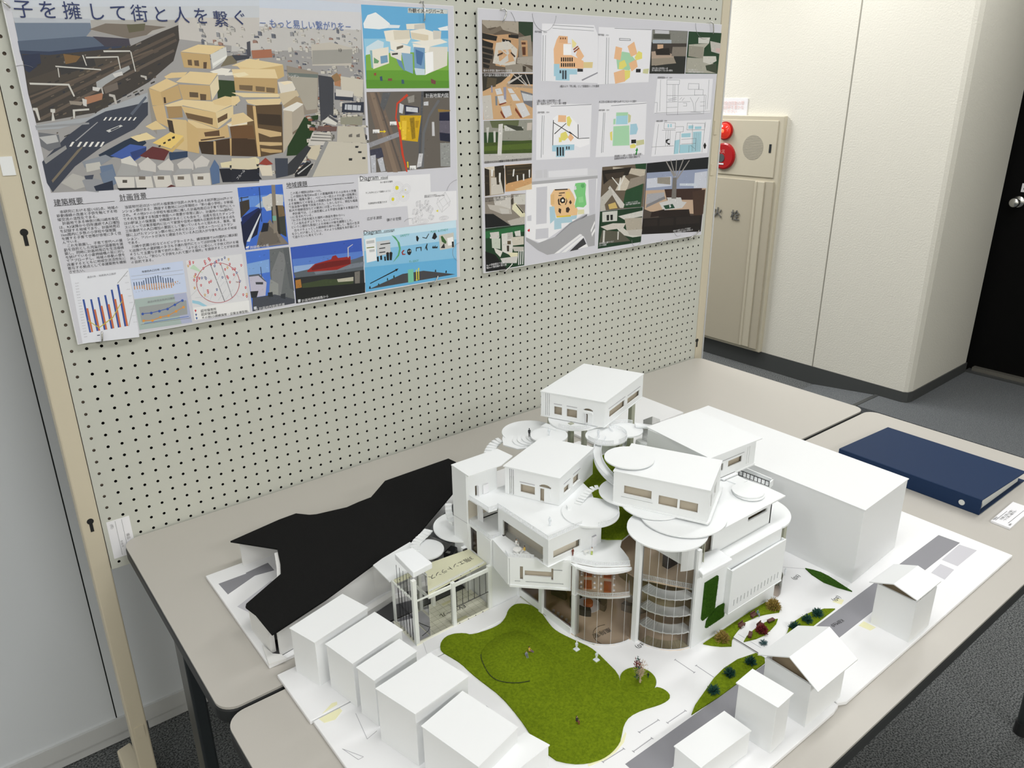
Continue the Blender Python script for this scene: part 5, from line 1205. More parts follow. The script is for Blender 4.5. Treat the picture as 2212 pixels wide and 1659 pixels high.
# ---- printed pictures: red, green, blue of the ink, then the outline in tenths of a millimetre on the board
PRINTS = {
 'aerial_photo': [(160,158,158,216,5851,4262,6158,3820,2772,207,2874),
(160,158,158,3742,6127,6336,6081,6225,2790,3277,2823),
(206,214,228,3742,6127,6336,6081,6330,5921,3709,5895),
(214,214,218,3710,5905,6331,5932,6309,5597,3665,5583),
(196,194,192,3667,5593,6310,5608,6288,5248,3604,5148),
(206,212,222,216,5851,4262,6158,4231,5921,212,5652),
(202,206,212,218,5719,4234,5941,4192,5623,216,5519),
(200,196,192,2698,5677,4208,5743,4137,5200,2643,5337),
(175,172,168,1300,5581,2732,5641,2728,5491,1867,5314,1238,5438),
(184,190,200,211,5569,1321,5600,1315,5520,225,5486),
(112,126,146,219,5494,1309,5537,1307,5431,1176,5294,210,5180),
(82,96,118,205,5231,1182,5330,1681,5309,1877,5260,1472,5158,616,5068,202,5077),
(40,54,82,201,5094,620,5086,1873,5241,1848,5148,1086,5006,616,4981,209,4939),
(58,52,48,223,5043,609,5033,1845,5185,2424,5443,2718,5556,2701,5320,2545,4973,2073,4624,1139,4140,216,3996,191,4448),
(28,40,70,227,5026,480,5057,467,4908,272,4766,222,4800),
(70,62,54,218,4660,1076,4952,1832,5111,1831,5000,1035,4734,207,4448),
(88,76,66,202,4340,2618,5431,2652,5394,208,4286),
(88,76,66,210,4214,2643,5337,2661,5300,232,4160),
(98,84,72,200,4412,2221,5157,2236,5135,203,4385),
(96,84,74,264,4068,2576,5165,2590,5127,291,4031),
(120,110,100,1273,5439,1867,5314,2162,5379,2271,5456,2515,5521,2095,5542,1541,5538),
(96,92,70,1869,5533,2174,5563,2136,5451,1884,5406),
(60,56,70,1307,5333,1867,5314,1867,5204,1475,5176),
(120,90,50,817,5055,1072,5024,963,4914,821,4895),
(46,44,46,714,4876,1261,4991,1276,4882,720,4733),
(150,140,128,764,4333,991,4311,927,4256,771,4277),
(170,120,90,1004,4385,1307,4457,1268,4345,1019,4273),
(210,208,204,965,4367,1033,4348,1012,4236,962,4256),
(110,100,92,1321,4532,1559,4624,1558,4512,1340,4438),
(206,204,198,663,4875,1339,4828,1339,4809,667,4854),
(206,204,198,690,4840,704,4840,696,4697,682,4697),
(206,204,198,1093,5042,1111,5042,1137,4880,1122,4880),
(206,204,198,1141,5016,1632,5034,1629,5015,1145,4993),
(206,204,198,1632,5034,1651,5034,1655,4830,1640,4830),
(206,204,198,1429,5121,1854,5130,1854,5108,1433,5094),
(206,204,198,1851,5112,1870,5112,1890,4795,1875,4795),
(206,204,198,242,4616,815,4597,866,4405,843,4396,793,4570,244,4586),
(190,186,180,1283,4625,1305,4624,1313,4438,1290,4435),
(190,186,180,1396,4437,1485,4418,1509,4132,1481,4132,1450,4380,1389,4400),
(190,186,180,1957,4738,2050,4720,2050,4663,2021,4662,2016,4691,1952,4710),
(206,204,198,213,4232,280,4231,284,4040,257,4032,238,4187,206,4196),
(206,204,198,463,4209,531,4208,521,4153,493,4145,495,4025,442,4017,478,4154,454,4164),
(206,204,198,790,4194,1043,4208,1041,4179,820,4165,799,4054,773,4055),
(168,170,172,1229,4625,1592,4811,1793,4888,1802,4832,1368,4587,1220,4476),
(210,208,206,1508,4755,1664,4793,1672,4737,1535,4699),
(210,208,206,1161,4551,1284,4532,1238,4476,1151,4495),
(168,172,178,192,3960,1017,4067,1299,4212,2024,4451,1998,4297,1289,4155,1006,4011,522,3894,194,3887),
(54,60,76,178,3384,601,3760,1010,4029,1289,4155,2002,4297,1966,4082,1708,3854,1192,3620,651,3280,235,2882,179,3041),
(88,96,112,1676,4109,1976,4394,1994,4365,1709,4079),
(150,152,156,190,3951,1001,3982,996,3954,200,3914),
(110,112,118,220,3849,504,3801,502,3613,314,3547,210,3627),
(188,188,188,206,3776,469,3803,482,3690,302,3660),
(150,150,150,203,3421,575,3629,582,3571,222,3344),
(122,112,96,256,3074,738,3545,820,3598,825,3579,265,3035),
(160,160,164,731,3698,1130,3988,1139,3980,747,3688),
(232,230,226,1225,4008,1272,4061,1299,4060,1253,4008),
(232,230,226,1303,4006,1349,4059,1377,4058,1331,4006),
(232,230,226,1381,4004,1428,4057,1456,4056,1409,4003),
(232,230,226,1459,4002,1506,4055,1535,4054,1487,4001),
(232,230,226,1538,4000,1586,4053,1614,4052,1567,3999),
(232,230,226,1618,3998,1666,4051,1694,4050,1647,3997),
(232,230,226,1698,3995,1746,4049,1773,4048,1725,3995),
(232,230,226,625,3607,683,3681,719,3679,660,3606),
(232,230,226,739,3598,802,3676,838,3674,775,3597),
(232,230,226,828,3594,892,3672,928,3670,864,3592),
(232,230,226,918,3590,982,3668,1019,3666,955,3588),
(232,230,226,1009,3586,1073,3664,1110,3662,1046,3584),
(232,230,226,1092,3582,1152,3661,1184,3659,1125,3580),
(206,206,204,1241,3841,1492,3929,1522,3909,1282,3810),
(54,60,76,1308,3852,1460,3909,1466,3893,1324,3832),
(22,42,66,1049,3451,1502,3665,1792,3772,1862,3610,1553,3405,1075,3391),
(62,92,168,1231,3422,1587,3602,1852,3550,1724,3376,1572,3293,1447,3351),
(40,62,120,1563,3464,1850,3540,1825,3451,1597,3322),
(98,40,42,1708,3397,1951,3546,2242,3471,2111,3293,1838,3349),
(40,62,92,2215,3431,2548,3435,2532,3332,2212,3287),
(140,146,156,773,3350,1160,3446,1261,3381,1013,3257,791,3251),
(196,194,188,820,3308,1046,3334,1061,3215,813,3172),
(104,122,150,1032,3256,1243,3283,1265,3082,1040,3097),
(184,182,178,387,3026,593,3167,762,3097,769,2938,577,2893),
(150,152,158,715,3041,834,3091,1044,3017,934,2825,754,2860),
(112,128,152,1010,3139,1229,3204,1262,2961,1135,2890,1037,2978),
(30,40,62,878,2930,1194,3006,1184,2845,900,2848),
(60,66,84,765,3116,915,3125,882,3049,773,3056),
(214,212,206,1390,3354,1553,3405,1645,3259,1617,3098,1389,3134),
(168,168,168,1265,3082,1398,3294,1638,3219,1629,3057),
(216,212,206,1233,3064,1558,3041,1534,2848,1265,2869),
(206,202,198,1664,3258,1841,3369,1960,3240,1936,3098,1686,3155),
(164,164,166,1594,3079,1705,3154,1898,3110,1839,3001),
(214,210,204,1568,3041,1845,3032,1852,2834,1573,2845),
(206,202,198,1973,3198,2198,3329,2264,3222,2244,3098,2003,3135),
(164,164,166,1889,3059,2003,3135,2225,3110,2166,2999),
(214,210,204,1876,3040,2171,3030,2188,2819,1892,2831),
(206,202,198,2325,3218,2532,3332,2621,3222,2601,3096,2353,3133),
(164,164,166,2234,3036,2333,3134,2583,3118,2523,3006),
(214,210,204,2222,3026,2527,3027,2535,2803,2240,2815),
(206,202,198,2624,3243,2790,3349,2926,3246,2839,3102,2647,3114),
(164,164,166,2574,3056,2671,3134,2934,3150,2870,3015),
(214,210,204,2569,3024,2893,3024,2882,2798,2579,2810),
(88,112,150,2904,3098,3016,3262,3085,3130,3053,2828,2905,2807),
(80,74,68,1357,3005,1433,2999,1424,2949,1348,2955),
(120,110,100,1638,3046,1745,3038,1736,2984,1628,2991),
(120,110,100,1954,3024,2065,3016,2056,2961,1945,2969),
(120,110,100,2301,3000,2415,2992,2406,2936,2292,2944),
(120,110,100,2658,2975,2765,2968,2756,2911,2649,2918),
(20,20,26,1246,2871,1732,2843,1727,2813,1277,2828),
(90,30,28,2074,2817,2164,2863,2242,2825),
(224,214,178,3116,3192,3809,3262,3878,3214,3858,3060,3126,3106),
(40,40,44,3288,3139,3867,3126,3861,3082,3281,3092),
(20,24,38,3079,3087,3858,3060,3825,2805,3109,2835),
(210,200,170,3278,3074,3484,3083,3421,2956),
(48,56,76,3341,2873,3593,3032,3843,2949,3826,2816),
(150,145,138,2034,4509,2181,4566,2063,3742,2001,3844),
(36,60,22,3265,4664,3588,4644,3572,4212,3227,4259),
(230,206,156,2690,5129,3016,5252,3497,5235,3221,5091),
(196,166,116,2689,5119,3200,5090,3184,4844,2710,4869),
(214,214,210,3210,5091,3518,5225,3511,5027,3216,4844),
(100,80,60,2791,4996,2863,4997,2858,4899,2788,4908),
(100,80,60,2903,4988,2986,4989,2981,4891,2900,4900),
(90,70,52,3065,4961,3128,4962,3105,4853,3049,4852),
(236,236,232,3231,4943,3509,5086,3492,5046,3234,4894),
(120,112,92,3517,5067,3707,5100,3675,4949,3361,4885),
(226,200,150,3669,4908,4116,5036,4089,4831,3727,4848),
(226,200,150,2343,4711,2474,4779,2759,4791,2664,4703,2378,4682),
(236,232,222,3157,4804,3380,4865,3551,4847,3449,4745,3298,4745),
(236,232,222,3390,4785,3721,4808,3735,4747,3426,4735),
(230,206,158,2529,4624,2802,4801,3302,4775,3123,4574),
(226,200,150,2057,4528,2378,4682,2565,4595,2242,4459),
(206,176,124,2055,4519,2242,4459,2265,4234,2067,4237),
(196,166,116,2242,4459,2562,4575,2587,4348,2268,4253),
(200,170,120,2564,4585,3122,4564,3106,4311,2605,4328),
(228,214,180,3122,4564,3298,4745,3284,4503,3127,4311),
(96,78,58,2738,4456,2893,4445,2884,4360,2731,4370),
(96,76,54,2921,4424,3035,4413,3016,4312,2915,4314),
(60,42,30,2277,4371,2311,4371,2307,4273,2271,4273),
(232,210,164,2265,4234,2605,4328,3103,4291,3509,4234,3160,4095,2589,4228,2436,4171),
(226,200,150,3126,4301,3375,4380,3634,4336,3600,4253,3350,4205,3159,4239),
(210,180,130,2065,4227,2266,4244,2284,3855,2100,3960),
(168,138,94,2302,4213,2567,4219,2557,4028,2310,4014),
(216,188,136,2557,4219,3160,4095,3161,3805,2637,4006),
(110,86,58,2611,4108,3091,3994,3074,3881,2637,4006),
(226,206,162,3160,4095,3506,4213,3480,4026,3163,3815),
(100,76,50,3177,3992,3376,4080,3363,3987,3176,3909),
(230,206,158,3326,3883,3687,4063,3874,3931,3746,3828),
(236,226,206,3326,3883,3874,3931,3857,3889,3387,3840),
(216,190,140,2269,4016,2611,3976,2548,3435,2347,3486,2284,3855),
(60,46,34,2276,3995,2364,3973,2369,3751,2284,3794),
(226,202,154,2634,3986,2735,3963,3160,3795,2787,3611,2647,3802),
(206,176,126,2716,3841,3160,3795,3348,3883,3360,3650,2782,3580),
(96,70,46,2894,3752,3180,3783,3176,3679,2904,3679),
(70,48,30,2811,3631,3262,3665,3259,3644,2818,3605),
(108,76,44,3387,3840,3843,3868,3840,3674,3390,3628),
(150,104,60,3416,3733,3646,3767,3643,3661,3425,3637),
(56,40,26,2762,3591,3042,3589,3029,3347,2795,3380),
(66,46,28,3066,3599,3940,3692,3887,3280,3050,3346),
(200,168,116,3042,3589,3086,3588,3061,3345,3018,3348),
(206,174,122,3357,3629,3412,3627,3379,3307,3323,3310),
(206,176,124,2610,3966,2797,3817,2752,3383,2548,3435),
(234,214,166,1608,3720,1892,3788,2034,3683,1729,3636),
(226,202,150,1890,3888,2083,3981,2240,3836,1997,3824),
(236,204,120,1961,3606,2291,3774,2517,3704,2266,3490),
(210,178,112,2014,3563,2264,3480,2514,3684,2514,3622,2276,3428),
(40,30,20,2052,3551,2095,3569,2094,3539,2058,3528),
(40,30,20,2141,3602,2189,3620,2187,3587,2145,3577),
(40,30,20,2230,3651,2284,3669,2285,3636,2234,3622),
(40,30,20,2310,3692,2363,3710,2360,3670,2313,3659),
(230,208,160,3570,4907,3919,5033,4574,4939,4422,4854,4121,4852),
(206,178,126,4053,4851,4573,4929,4572,4729,4423,4666),
(232,210,164,3562,4847,4399,4854,4437,4687,3586,4705),
(190,160,112,3586,4705,4425,4687,4403,4412,3576,4481),
(240,226,190,3550,4766,3798,4798,3881,4747,3674,4706),
(116,96,70,3667,4573,3924,4562,3907,4468,3662,4490),
(120,100,74,3979,4551,4161,4536,4146,4452,3975,4466),
(120,100,74,4183,4529,4357,4514,4341,4429,4179,4443),
(232,212,168,3504,4440,4415,4412,4512,4432,4407,4348,3715,4355),
(226,204,160,3755,4313,4499,4325,4415,4219,4034,4183,3791,4250),
(226,220,208,4429,4624,4682,4645,4846,4602,4729,4431,4492,4261,4462,4411),
(240,226,196,4465,4624,4634,4645,4738,4613,4553,4570),
(206,190,160,4415,4412,4907,4494,4909,4407,4484,4196),
(170,150,120,4484,4196,4770,4365,4887,4321,4927,4233,4613,4064),
(232,228,220,4476,4132,4782,4257,4924,4211,4705,4018,4484,4001),
(190,178,160,4485,4110,4664,4084,4604,3579,4375,3298),
(176,166,152,4649,4063,4939,4233,4882,3836,4604,3579),
(120,106,90,4617,3689,4830,3816,4825,3771,4617,3645),
(230,206,158,3496,4378,3629,4377,3651,4294,3539,4212,3473,4213),
(110,86,58,3766,4229,3899,4206,3870,3281,3665,3313),
(92,72,48,3922,4206,4463,4218,4378,3321,3891,3257),
(58,44,30,3949,4057,4415,4025,4412,3807,3947,3865),
(206,178,132,3904,3801,4387,3698,4379,3632,4150,3619,3904,3715),
(206,178,132,3916,3541,4376,3510,4370,3455,4129,3455,3921,3486),
(190,160,112,3935,3420,4359,3366,4349,3322,4112,3323,3940,3365),
(210,178,126,3875,4196,3932,4195,3916,3267,3857,3270),
(226,202,156,3449,4047,3678,4084,3863,3931,3423,3859),
(108,76,44,3420,3838,3829,3847,3843,3609,3390,3628),
(66,46,28,3390,3628,3841,3588,3857,3270,3345,3309),
(26,56,18,4488,3427,4897,3969,5203,4006,5196,3939,4816,3253,4442,3250),
(58,62,72,3596,5088,3950,5094,3919,5033,3669,4989),
(72,74,84,3912,5315,3982,5337,3958,5074,3891,5073),
(168,110,84,3983,5176,4373,5205,4378,5061,3987,5034),
(196,190,180,5194,5307,5624,5361,6078,5265,6021,4935,5177,4925),
(160,158,152,5207,5202,6076,5243,6039,4979,5179,4947),
(150,140,128,4643,4919,5288,4797,5195,4051,4902,4013,4902,4451,4822,4602,4636,4666),
(172,166,154,4651,4793,5270,4754,5189,4118,4961,4100),
(110,120,116,4651,4793,5284,4765,5265,4699,4668,4730),
(64,66,74,5283,4754,5609,4711,5532,3953,5242,3893),
(178,128,92,5613,4755,5784,4778,5747,4534,5619,4557),
(206,200,186,5766,4734,6278,4668,6234,4328,5760,4400),
(150,120,84,5560,4733,5695,4800,5773,4668,5626,4623),
(52,58,74,5606,4424,6025,4398,6012,4262,5592,4290),
(210,206,200,5638,4490,6029,4443,6005,4330,5625,4357),
(44,50,66,5755,4220,6253,4236,6235,4028,5725,4039),
(196,200,206,5819,4197,6179,4168,6156,4065,5796,4095),
(44,50,66,5859,4196,5872,4196,5855,4071,5842,4071),
(44,50,66,5978,4189,5992,4189,5975,4068,5962,4069),
(44,50,66,6090,4178,6104,4178,6088,4064,6075,4064),
(150,148,132,5689,3949,6201,3959,6171,3774,5676,3812),
(216,214,208,5265,3870,5459,4000,5630,3882,5569,3793),
(84,84,90,5433,4001,5630,3882,5612,3837,5416,3956),
(196,190,176,5607,3780,6197,3749,6237,3417,5563,3470),
(110,106,100,5842,3598,5925,3618,5919,3549,5838,3552),
(110,106,100,6018,3592,6102,3612,6096,3542,6014,3545),
(206,202,196,5040,3674,5448,3636,5398,3408,4912,3430),
(126,124,120,5063,3651,5446,3613,5449,3595,5060,3624),
(126,124,120,5019,3596,5435,3556,5433,3538,5016,3569),
(126,124,120,4987,3540,5421,3499,5419,3481,4984,3513),
(110,84,80,5180,3793,5593,3769,5570,3678,5118,3694),
(208,198,176,4884,3409,5192,3429,5108,3122,4884,3180),
(202,196,182,5355,3491,6250,3405,6225,2790,4945,2806),
(150,150,150,5303,3493,5379,3478,4945,2806,4841,2801),
(40,40,42,5971,3370,6052,3366,6035,3327,5967,3330),
(40,40,42,6029,3260,6112,3256,6103,3218,6026,3222),
(40,40,42,5798,3130,5880,3125,5870,3078,5794,3082),
(40,40,42,6115,3136,6190,3132,6186,3089,6111,3093),
(50,52,58,4448,3091,4886,3431,4982,3381,4574,2901,4421,2865),
(28,30,36,4574,2901,4851,3113,4998,3058,4820,2838,4566,2832),
(190,190,190,4624,2897,4950,3084,4958,3070,4647,2877),
(150,60,50,3850,3127,4007,3240,4146,3109,4012,3095),
(216,206,180,3339,3266,3795,3241,3815,3040,3306,3029),
(224,214,196,3847,3105,4107,3089,4106,2887,3892,2901),
(24,28,42,3312,3072,3766,3021,3883,2835,3277,2823),
(60,66,80,4195,3219,4461,3204,4421,2865,4172,2837)],
 'perspective_picture': [(104,176,222,6349,6075,8441,6088,8406,4495,6336,4498),
(150,204,232,6359,5447,8429,5508,8412,5152,6357,5116),
(238,242,244,6371,5729,6477,5885,6670,5948,6825,5857,6982,5754,7004,5677,6726,5634,6377,5643),
(226,234,240,6953,5730,7232,5730,7200,5673,6948,5664),
(238,242,244,8164,5708,8426,5764,8431,5672,8223,5664),
(210,228,238,6400,5294,6682,5434,6816,5393,6767,5124,6371,5117),
(128,178,72,6373,5139,6552,5176,8417,5248,8406,4495,6336,4498),
(104,160,54,6356,4849,8411,4865,8406,4495,6336,4498),
(92,148,48,6340,4668,8407,4647,8406,4495,6336,4498),
(238,232,218,7376,5758,7841,5792,7849,5674,7383,5657),
(206,204,196,7577,5755,7841,5788,7835,5685,7571,5664),
(240,234,220,6833,5605,7057,5635,7396,5635,7472,5479,7378,5363,6873,5417),
(222,214,196,7056,5619,7455,5649,7458,5479,7071,5445),
(242,236,222,7468,5638,7806,5684,8040,5635,8045,5450,7849,5421,7487,5480),
(222,210,186,7480,5604,7917,5562,7910,5446,7501,5480),
(214,210,200,8042,5658,8252,5654,8227,5455,8046,5473),
(240,236,226,7468,5411,8214,5501,8410,5437,7933,5331),
(240,236,226,6959,5442,7462,5320,7417,5089,6973,5263),
(110,104,92,7117,5311,7277,5349,7273,5304,7113,5255),
(242,238,228,7510,5389,7934,5342,7957,5215,7543,5230),
(226,222,212,7933,5331,8406,5342,8372,4961,7781,4765),
(250,250,250,7807,5212,8018,5239,8013,4862,7796,4765),
(120,160,198,7534,5321,7813,5305,7781,4765,7529,4788),
(76,116,164,7575,5276,7777,5211,7702,4953,7587,4999),
(206,222,232,7522,4905,7788,4883,7781,4765,7557,4764),
(140,176,204,7223,5200,7496,5182,7485,4787,7286,4856),
(230,228,220,6943,5240,7223,5200,7212,5040,6963,5127),
(60,60,58,6995,5184,7138,5198,7135,5164,6993,5150),
(104,140,180,7087,5084,7212,5040,7284,4833,7148,4947),
(236,230,216,6461,5229,6921,5307,6910,4990,6526,4873),
(140,180,190,6475,5230,6529,5231,6528,4895,6487,4895),
(110,160,110,6559,5098,6677,5032,6646,4987,6550,4985),
(120,160,190,6712,5123,6880,5148,6884,5012,6714,4976),
(60,80,110,6666,4726,6723,4737,6729,4646,6674,4646),
(150,70,60,6534,4793,6590,4805,6585,4748,6538,4748),
(130,80,70,6859,4692,6959,4697,6955,4646,6856,4646),
(60,90,110,7186,4669,7244,4669,7253,4588,7186,4588),
(120,70,70,7928,4694,8062,4647,8043,4574,7937,4599),
(206,210,206,7440,6066,8441,6084,8428,6000,7433,5972)],
 'site_map': [(104,98,92,6330,4430,8410,4439,8359,2792,6296,2798),
(120,104,92,6329,4418,6628,4427,7173,2777,6698,2783,6420,3931),
(136,118,102,6406,4418,6502,4417,6962,2766,6844,2774),
(92,84,80,6530,4417,6572,4416,7083,2783,7038,2786),
(84,86,92,7671,4432,7731,4431,7541,2805,7479,2809),
(106,108,112,8088,4258,8149,4233,7852,3894,7709,3552,7635,2824,7558,2829,7649,3579,7824,3944),
(92,94,98,6711,4415,6909,4414,6710,4041,6635,4160),
(150,150,156,6292,3415,7083,3624,7090,3526,6312,3318),
(60,62,80,6308,3270,6595,3305,6636,3108,6320,3077),
(190,192,200,6312,3150,6441,3167,6425,2802,6310,2797),
(190,192,200,6475,3068,6608,3109,6657,2811,6540,2806),
(40,42,66,7223,4162,7591,4108,7584,3999,7224,3958),
(206,208,214,7109,4200,7208,4162,7167,3984,7081,4010),
(206,208,214,7265,4126,7560,4096,7554,3999,7258,4030),
(206,208,214,7718,4215,7840,4225,7835,4140,7713,4142),
(150,146,140,7307,4316,7487,4362,7478,4218,7328,4196),
(26,30,58,8120,3987,8389,3994,8387,3805,8102,3813),
(100,96,110,8111,3813,8387,3805,8378,3348,8091,3412),
(30,34,56,8099,3563,8380,3527,8378,3348,8105,3386),
(150,152,150,8103,3335,8377,3323,8359,2805,8092,2822),
(206,206,210,7908,3794,7970,3792,7969,3492,7897,3495),
(206,206,210,7530,3135,7638,3129,7575,2854,7450,2836),
(150,120,60,8423,4030,8078,4062,8087,4000,8396,4006),
(212,170,24,7091,3950,7640,3936,7515,3386,7099,3440),
(236,198,60,7142,3840,7260,3837,7218,3448,7115,3452),
(150,120,20,7337,3883,7458,3904,7460,3463,7368,3442),
(180,140,20,7483,3831,7573,3828,7534,3682,7474,3684),
(206,66,40,7297,4387,7339,4351,7064,4177,7010,3916,7086,3673,7137,3130,7211,2762,7177,2757,7083,3133,7039,3626,6974,3893,7031,4201),
(236,206,40,6579,3647,6679,3643,6680,3667,6735,3632,6675,3600,6677,3622,6578,3625),
(236,206,40,7053,3819,7096,3817,7103,3708,7133,3707,7084,3648,7053,3703,7077,3707),
(236,206,40,7223,2988,7251,2949,7239,2950,7244,2849,7208,2851,7214,2946,7199,2947),
(240,240,240,6836,3829,7004,3830,7005,3757,6836,3753),
(240,240,240,6413,3681,6573,3680,6573,3609,6412,3605),
(240,240,240,7271,2887,7435,2882,7436,2801,7271,2806),
(22,24,26,7731,4431,8394,4439,8391,4309,7730,4311)],
 'street_photo_a': [(64,110,206,3376,2711,4291,2709,4277,1495,3368,1496),
(100,146,222,3374,2533,4281,2526,4265,2294,3381,2330),
(170,190,214,3674,2325,3934,2485,4278,2503,4274,2364,4007,2295,3765,2294),
(206,204,200,3839,2494,3937,2508,4014,2547,4278,2503,4247,2249,3899,2212,3842,2333),
(60,52,44,3385,2442,3575,2471,3563,2290,3364,2127),
(58,62,54,4007,2295,4275,2270,4251,1655,4089,1769,3981,1994),
(120,100,70,4107,2309,4253,2295,4277,2082,4127,2073),
(14,24,60,3355,2059,3762,2271,3810,2267,3649,1772,3418,1659,3368,1496,3349,1667),
(220,224,230,3418,1659,3777,2201,3796,2199,3477,1652),
(18,34,92,3391,2147,3742,2296,3762,2271,3369,1989),
(132,122,112,3702,1813,3951,2044,4089,1769,4279,1507,3592,1520),
(108,100,92,3667,1723,3870,1982,4040,1775,4113,1551,3603,1518),
(22,26,38,3798,1990,3918,1977,3873,1817,3726,1810),
(140,130,118,4060,2715,4137,2709,4070,1772,3989,1757),
(40,36,34,4094,2310,4136,2306,4133,1717,4086,1746),
(120,176,156,4008,2108,4081,2106,4074,2008,4001,2011),
(40,60,110,3798,2690,3817,2688,3782,2015,3763,2017),
(240,240,240,3386,1557,3454,1572,3445,1538,3386,1527),
(50,50,60,3420,2529,3443,2527,3411,2213,3391,2215),
(50,50,60,3395,2520,3571,2528,3569,2512,3393,2504)],
 'street_photo_b': [(72,118,214,3368,1458,4277,1446,4265,250,3348,233),
(130,170,226,3359,1218,3826,1250,3805,986,3351,980),
(106,110,112,3863,1450,4277,1446,4272,313,3846,410,3808,912),
(128,130,132,3842,981,4067,1388,4205,1273,3973,414,3805,492),
(92,96,100,4148,1426,4275,1434,4283,515,4199,579),
(150,152,150,3799,840,3960,716,3920,397,3734,528),
(196,192,210,3370,977,3616,965,3716,779,3658,516,3361,516),
(84,92,104,3371,989,3582,982,3718,791,3672,822,3565,948,3371,953),
(60,62,70,3488,826,3645,802,3639,754,3489,777),
(40,42,48,3355,652,3525,637,3469,498,3361,516),
(70,74,84,3385,512,3858,508,4275,338,4265,250,3348,233),
(46,50,58,3983,488,4086,496,4071,372,3973,414),
(34,38,44,3714,569,3815,570,3814,465,3708,483),
(60,80,120,3625,1121,3641,1119,3639,913,3620,916),
(210,214,220,3385,324,3444,324,3436,265,3382,265)],
 'street_photo_c': [(58,92,188,4306,1435,5950,1432,5929,209,4295,237),
(90,130,210,4322,1183,5953,1147,5941,940,4322,961),
(150,180,224,4331,1034,5940,992,5934,862,4325,898),
(92,100,108,4315,899,5956,1016,5936,624,5287,693,4370,703),
(120,128,140,4759,873,5962,911,5947,807,4804,790),
(40,42,44,4315,787,5292,744,5946,728,5924,210,4295,237),
(176,120,54,4335,734,4453,741,4459,563,4327,558),
(60,72,44,4468,638,5007,657,5670,557,5658,427,4991,505,4479,509),
(190,186,168,5279,616,5675,609,5666,518,5300,548),
(120,116,110,5713,709,5843,717,5817,429,5700,420),
(24,26,26,4314,560,5949,435,5929,209,4295,237),
(150,34,30,4615,894,4802,1018,5186,1067,5220,1127,5304,1141,5352,1071,5646,1070,5639,903,5299,821,4626,867),
(110,20,20,4712,930,4827,1002,5154,1021,5626,1008,5622,905,4734,889),
(200,200,206,5595,1270,5622,1266,5602,1050,5580,1053),
(200,200,206,5595,1270,5727,1330,5728,1315,5616,1257),
(90,100,120,5652,979,5959,1042,5955,1003,5662,938),
(210,214,220,4341,316,4404,316,4398,256,4339,255)],
 'concept_diagram': [(206,232,246,6004,1554,7751,1547,8460,1568,8464,1277,6000,1348),
(176,216,240,5999,1400,8462,1388,8452,997,5989,1090),
(136,196,232,5988,1143,8457,1109,8442,601,5969,725),
(104,180,226,5967,778,8444,658,8435,198,5945,220),
(240,242,244,6033,1396,6295,1402,6283,893,6031,875),
(206,208,210,6303,1312,6645,1311,6652,1004,6305,983),
(196,198,200,6058,1354,6256,1357,6257,1292,6058,1290),
(120,130,60,6055,1212,6244,1209,6245,1188,6056,1191),
(196,198,200,6113,1153,6251,1151,6247,1099,6118,1100),
(30,32,34,6401,1248,6655,1249,6657,1227,6402,1227),
(30,32,34,6364,1160,6519,1159,6520,1138,6365,1139),
(30,32,34,6357,1069,6512,1068,6513,1046,6358,1048),
(20,20,22,6533,1033,6579,1046,6608,1023,6595,851,6535,859),
(20,20,22,6617,1030,6661,1041,6695,1012,6664,847,6610,854),
(20,20,22,6289,972,6335,979,6334,865,6293,865),
(20,20,22,6374,987,6422,992,6420,888,6372,889),
(20,20,22,6473,953,6515,953,6513,854,6477,856),
(88,168,112,6698,1418,6800,1358,6896,1214,6917,1078,6860,923,6691,790,6831,954,6871,1083,6837,1248),
(150,44,40,6927,996,6976,1038,7022,1032,6963,985,6979,948,7032,950,7027,923,6947,928),
(24,26,28,7084,1024,7133,1056,7184,1028,7193,961,7151,901,7102,913,7074,966),
(230,238,240,7108,1005,7127,1008,7128,981,7109,978),
(230,238,240,7152,1010,7171,1008,7172,980,7153,980),
(24,26,28,7338,1309,7370,1324,7414,1260,7377,1183,7341,1214),
(24,26,28,7510,1276,7604,1243,7681,1338,7693,1325,7616,1220,7503,1260),
(24,26,28,7819,1322,7853,1345,7883,1301,7912,1229,7844,1176,7764,1213),
(24,26,28,7319,1054,7471,1052,7465,954,7446,956,7438,1034,7336,1030,7332,965,7313,968),
(24,26,28,7576,1036,7623,1112,7641,1102,7618,1031,7635,946,7604,958,7591,1007,7556,970),
(24,26,28,7759,999,7794,1045,7804,994,7853,1043,7856,987,7911,1019,7908,964,7771,976),
(206,204,196,7963,1264,8380,1281,8387,921,7971,911),
(60,100,50,8011,1231,8061,1239,8169,1088,8150,1034,8037,1104),
(246,246,246,8190,1169,8358,1183,8367,994,8208,985),
(40,40,44,7996,956,8102,1068,8119,940),
(30,32,34,8320,1070,8374,1069,8374,934,8320,935),
(70,70,74,6038,273,6923,492,7495,484,8386,269,7224,272),
(120,200,170,7069,567,7217,563,7210,255,7058,259),
(230,220,70,7289,536,7311,538,7306,296,7328,293,7288,271,7258,304,7280,300),
(230,220,70,7338,291,7346,533,7330,536,7365,581,7388,533,7369,536,7360,288),
(10,10,12,6064,404,6745,614,6731,629,6824,635,6767,570,6759,590,6078,388),
(30,60,50,6512,452,6531,460,6539,399,6502,399),
(30,60,50,6680,487,6705,494,6713,427,6670,434),
(30,60,50,6276,363,6294,371,6308,314,6260,317),
(20,24,26,6052,333,6071,341,6083,279,6030,282),
(20,24,26,7815,461,7835,469,7845,405,7799,412),
(20,24,26,8112,395,8140,403,8143,339,8096,346)],
 'visual_diagram': [(236,236,240,5980,2717,7798,2675,7792,2276,7167,2016,5947,2041),
(236,236,240,7152,2030,7231,2296,8506,2245,8493,1565,7168,1582),
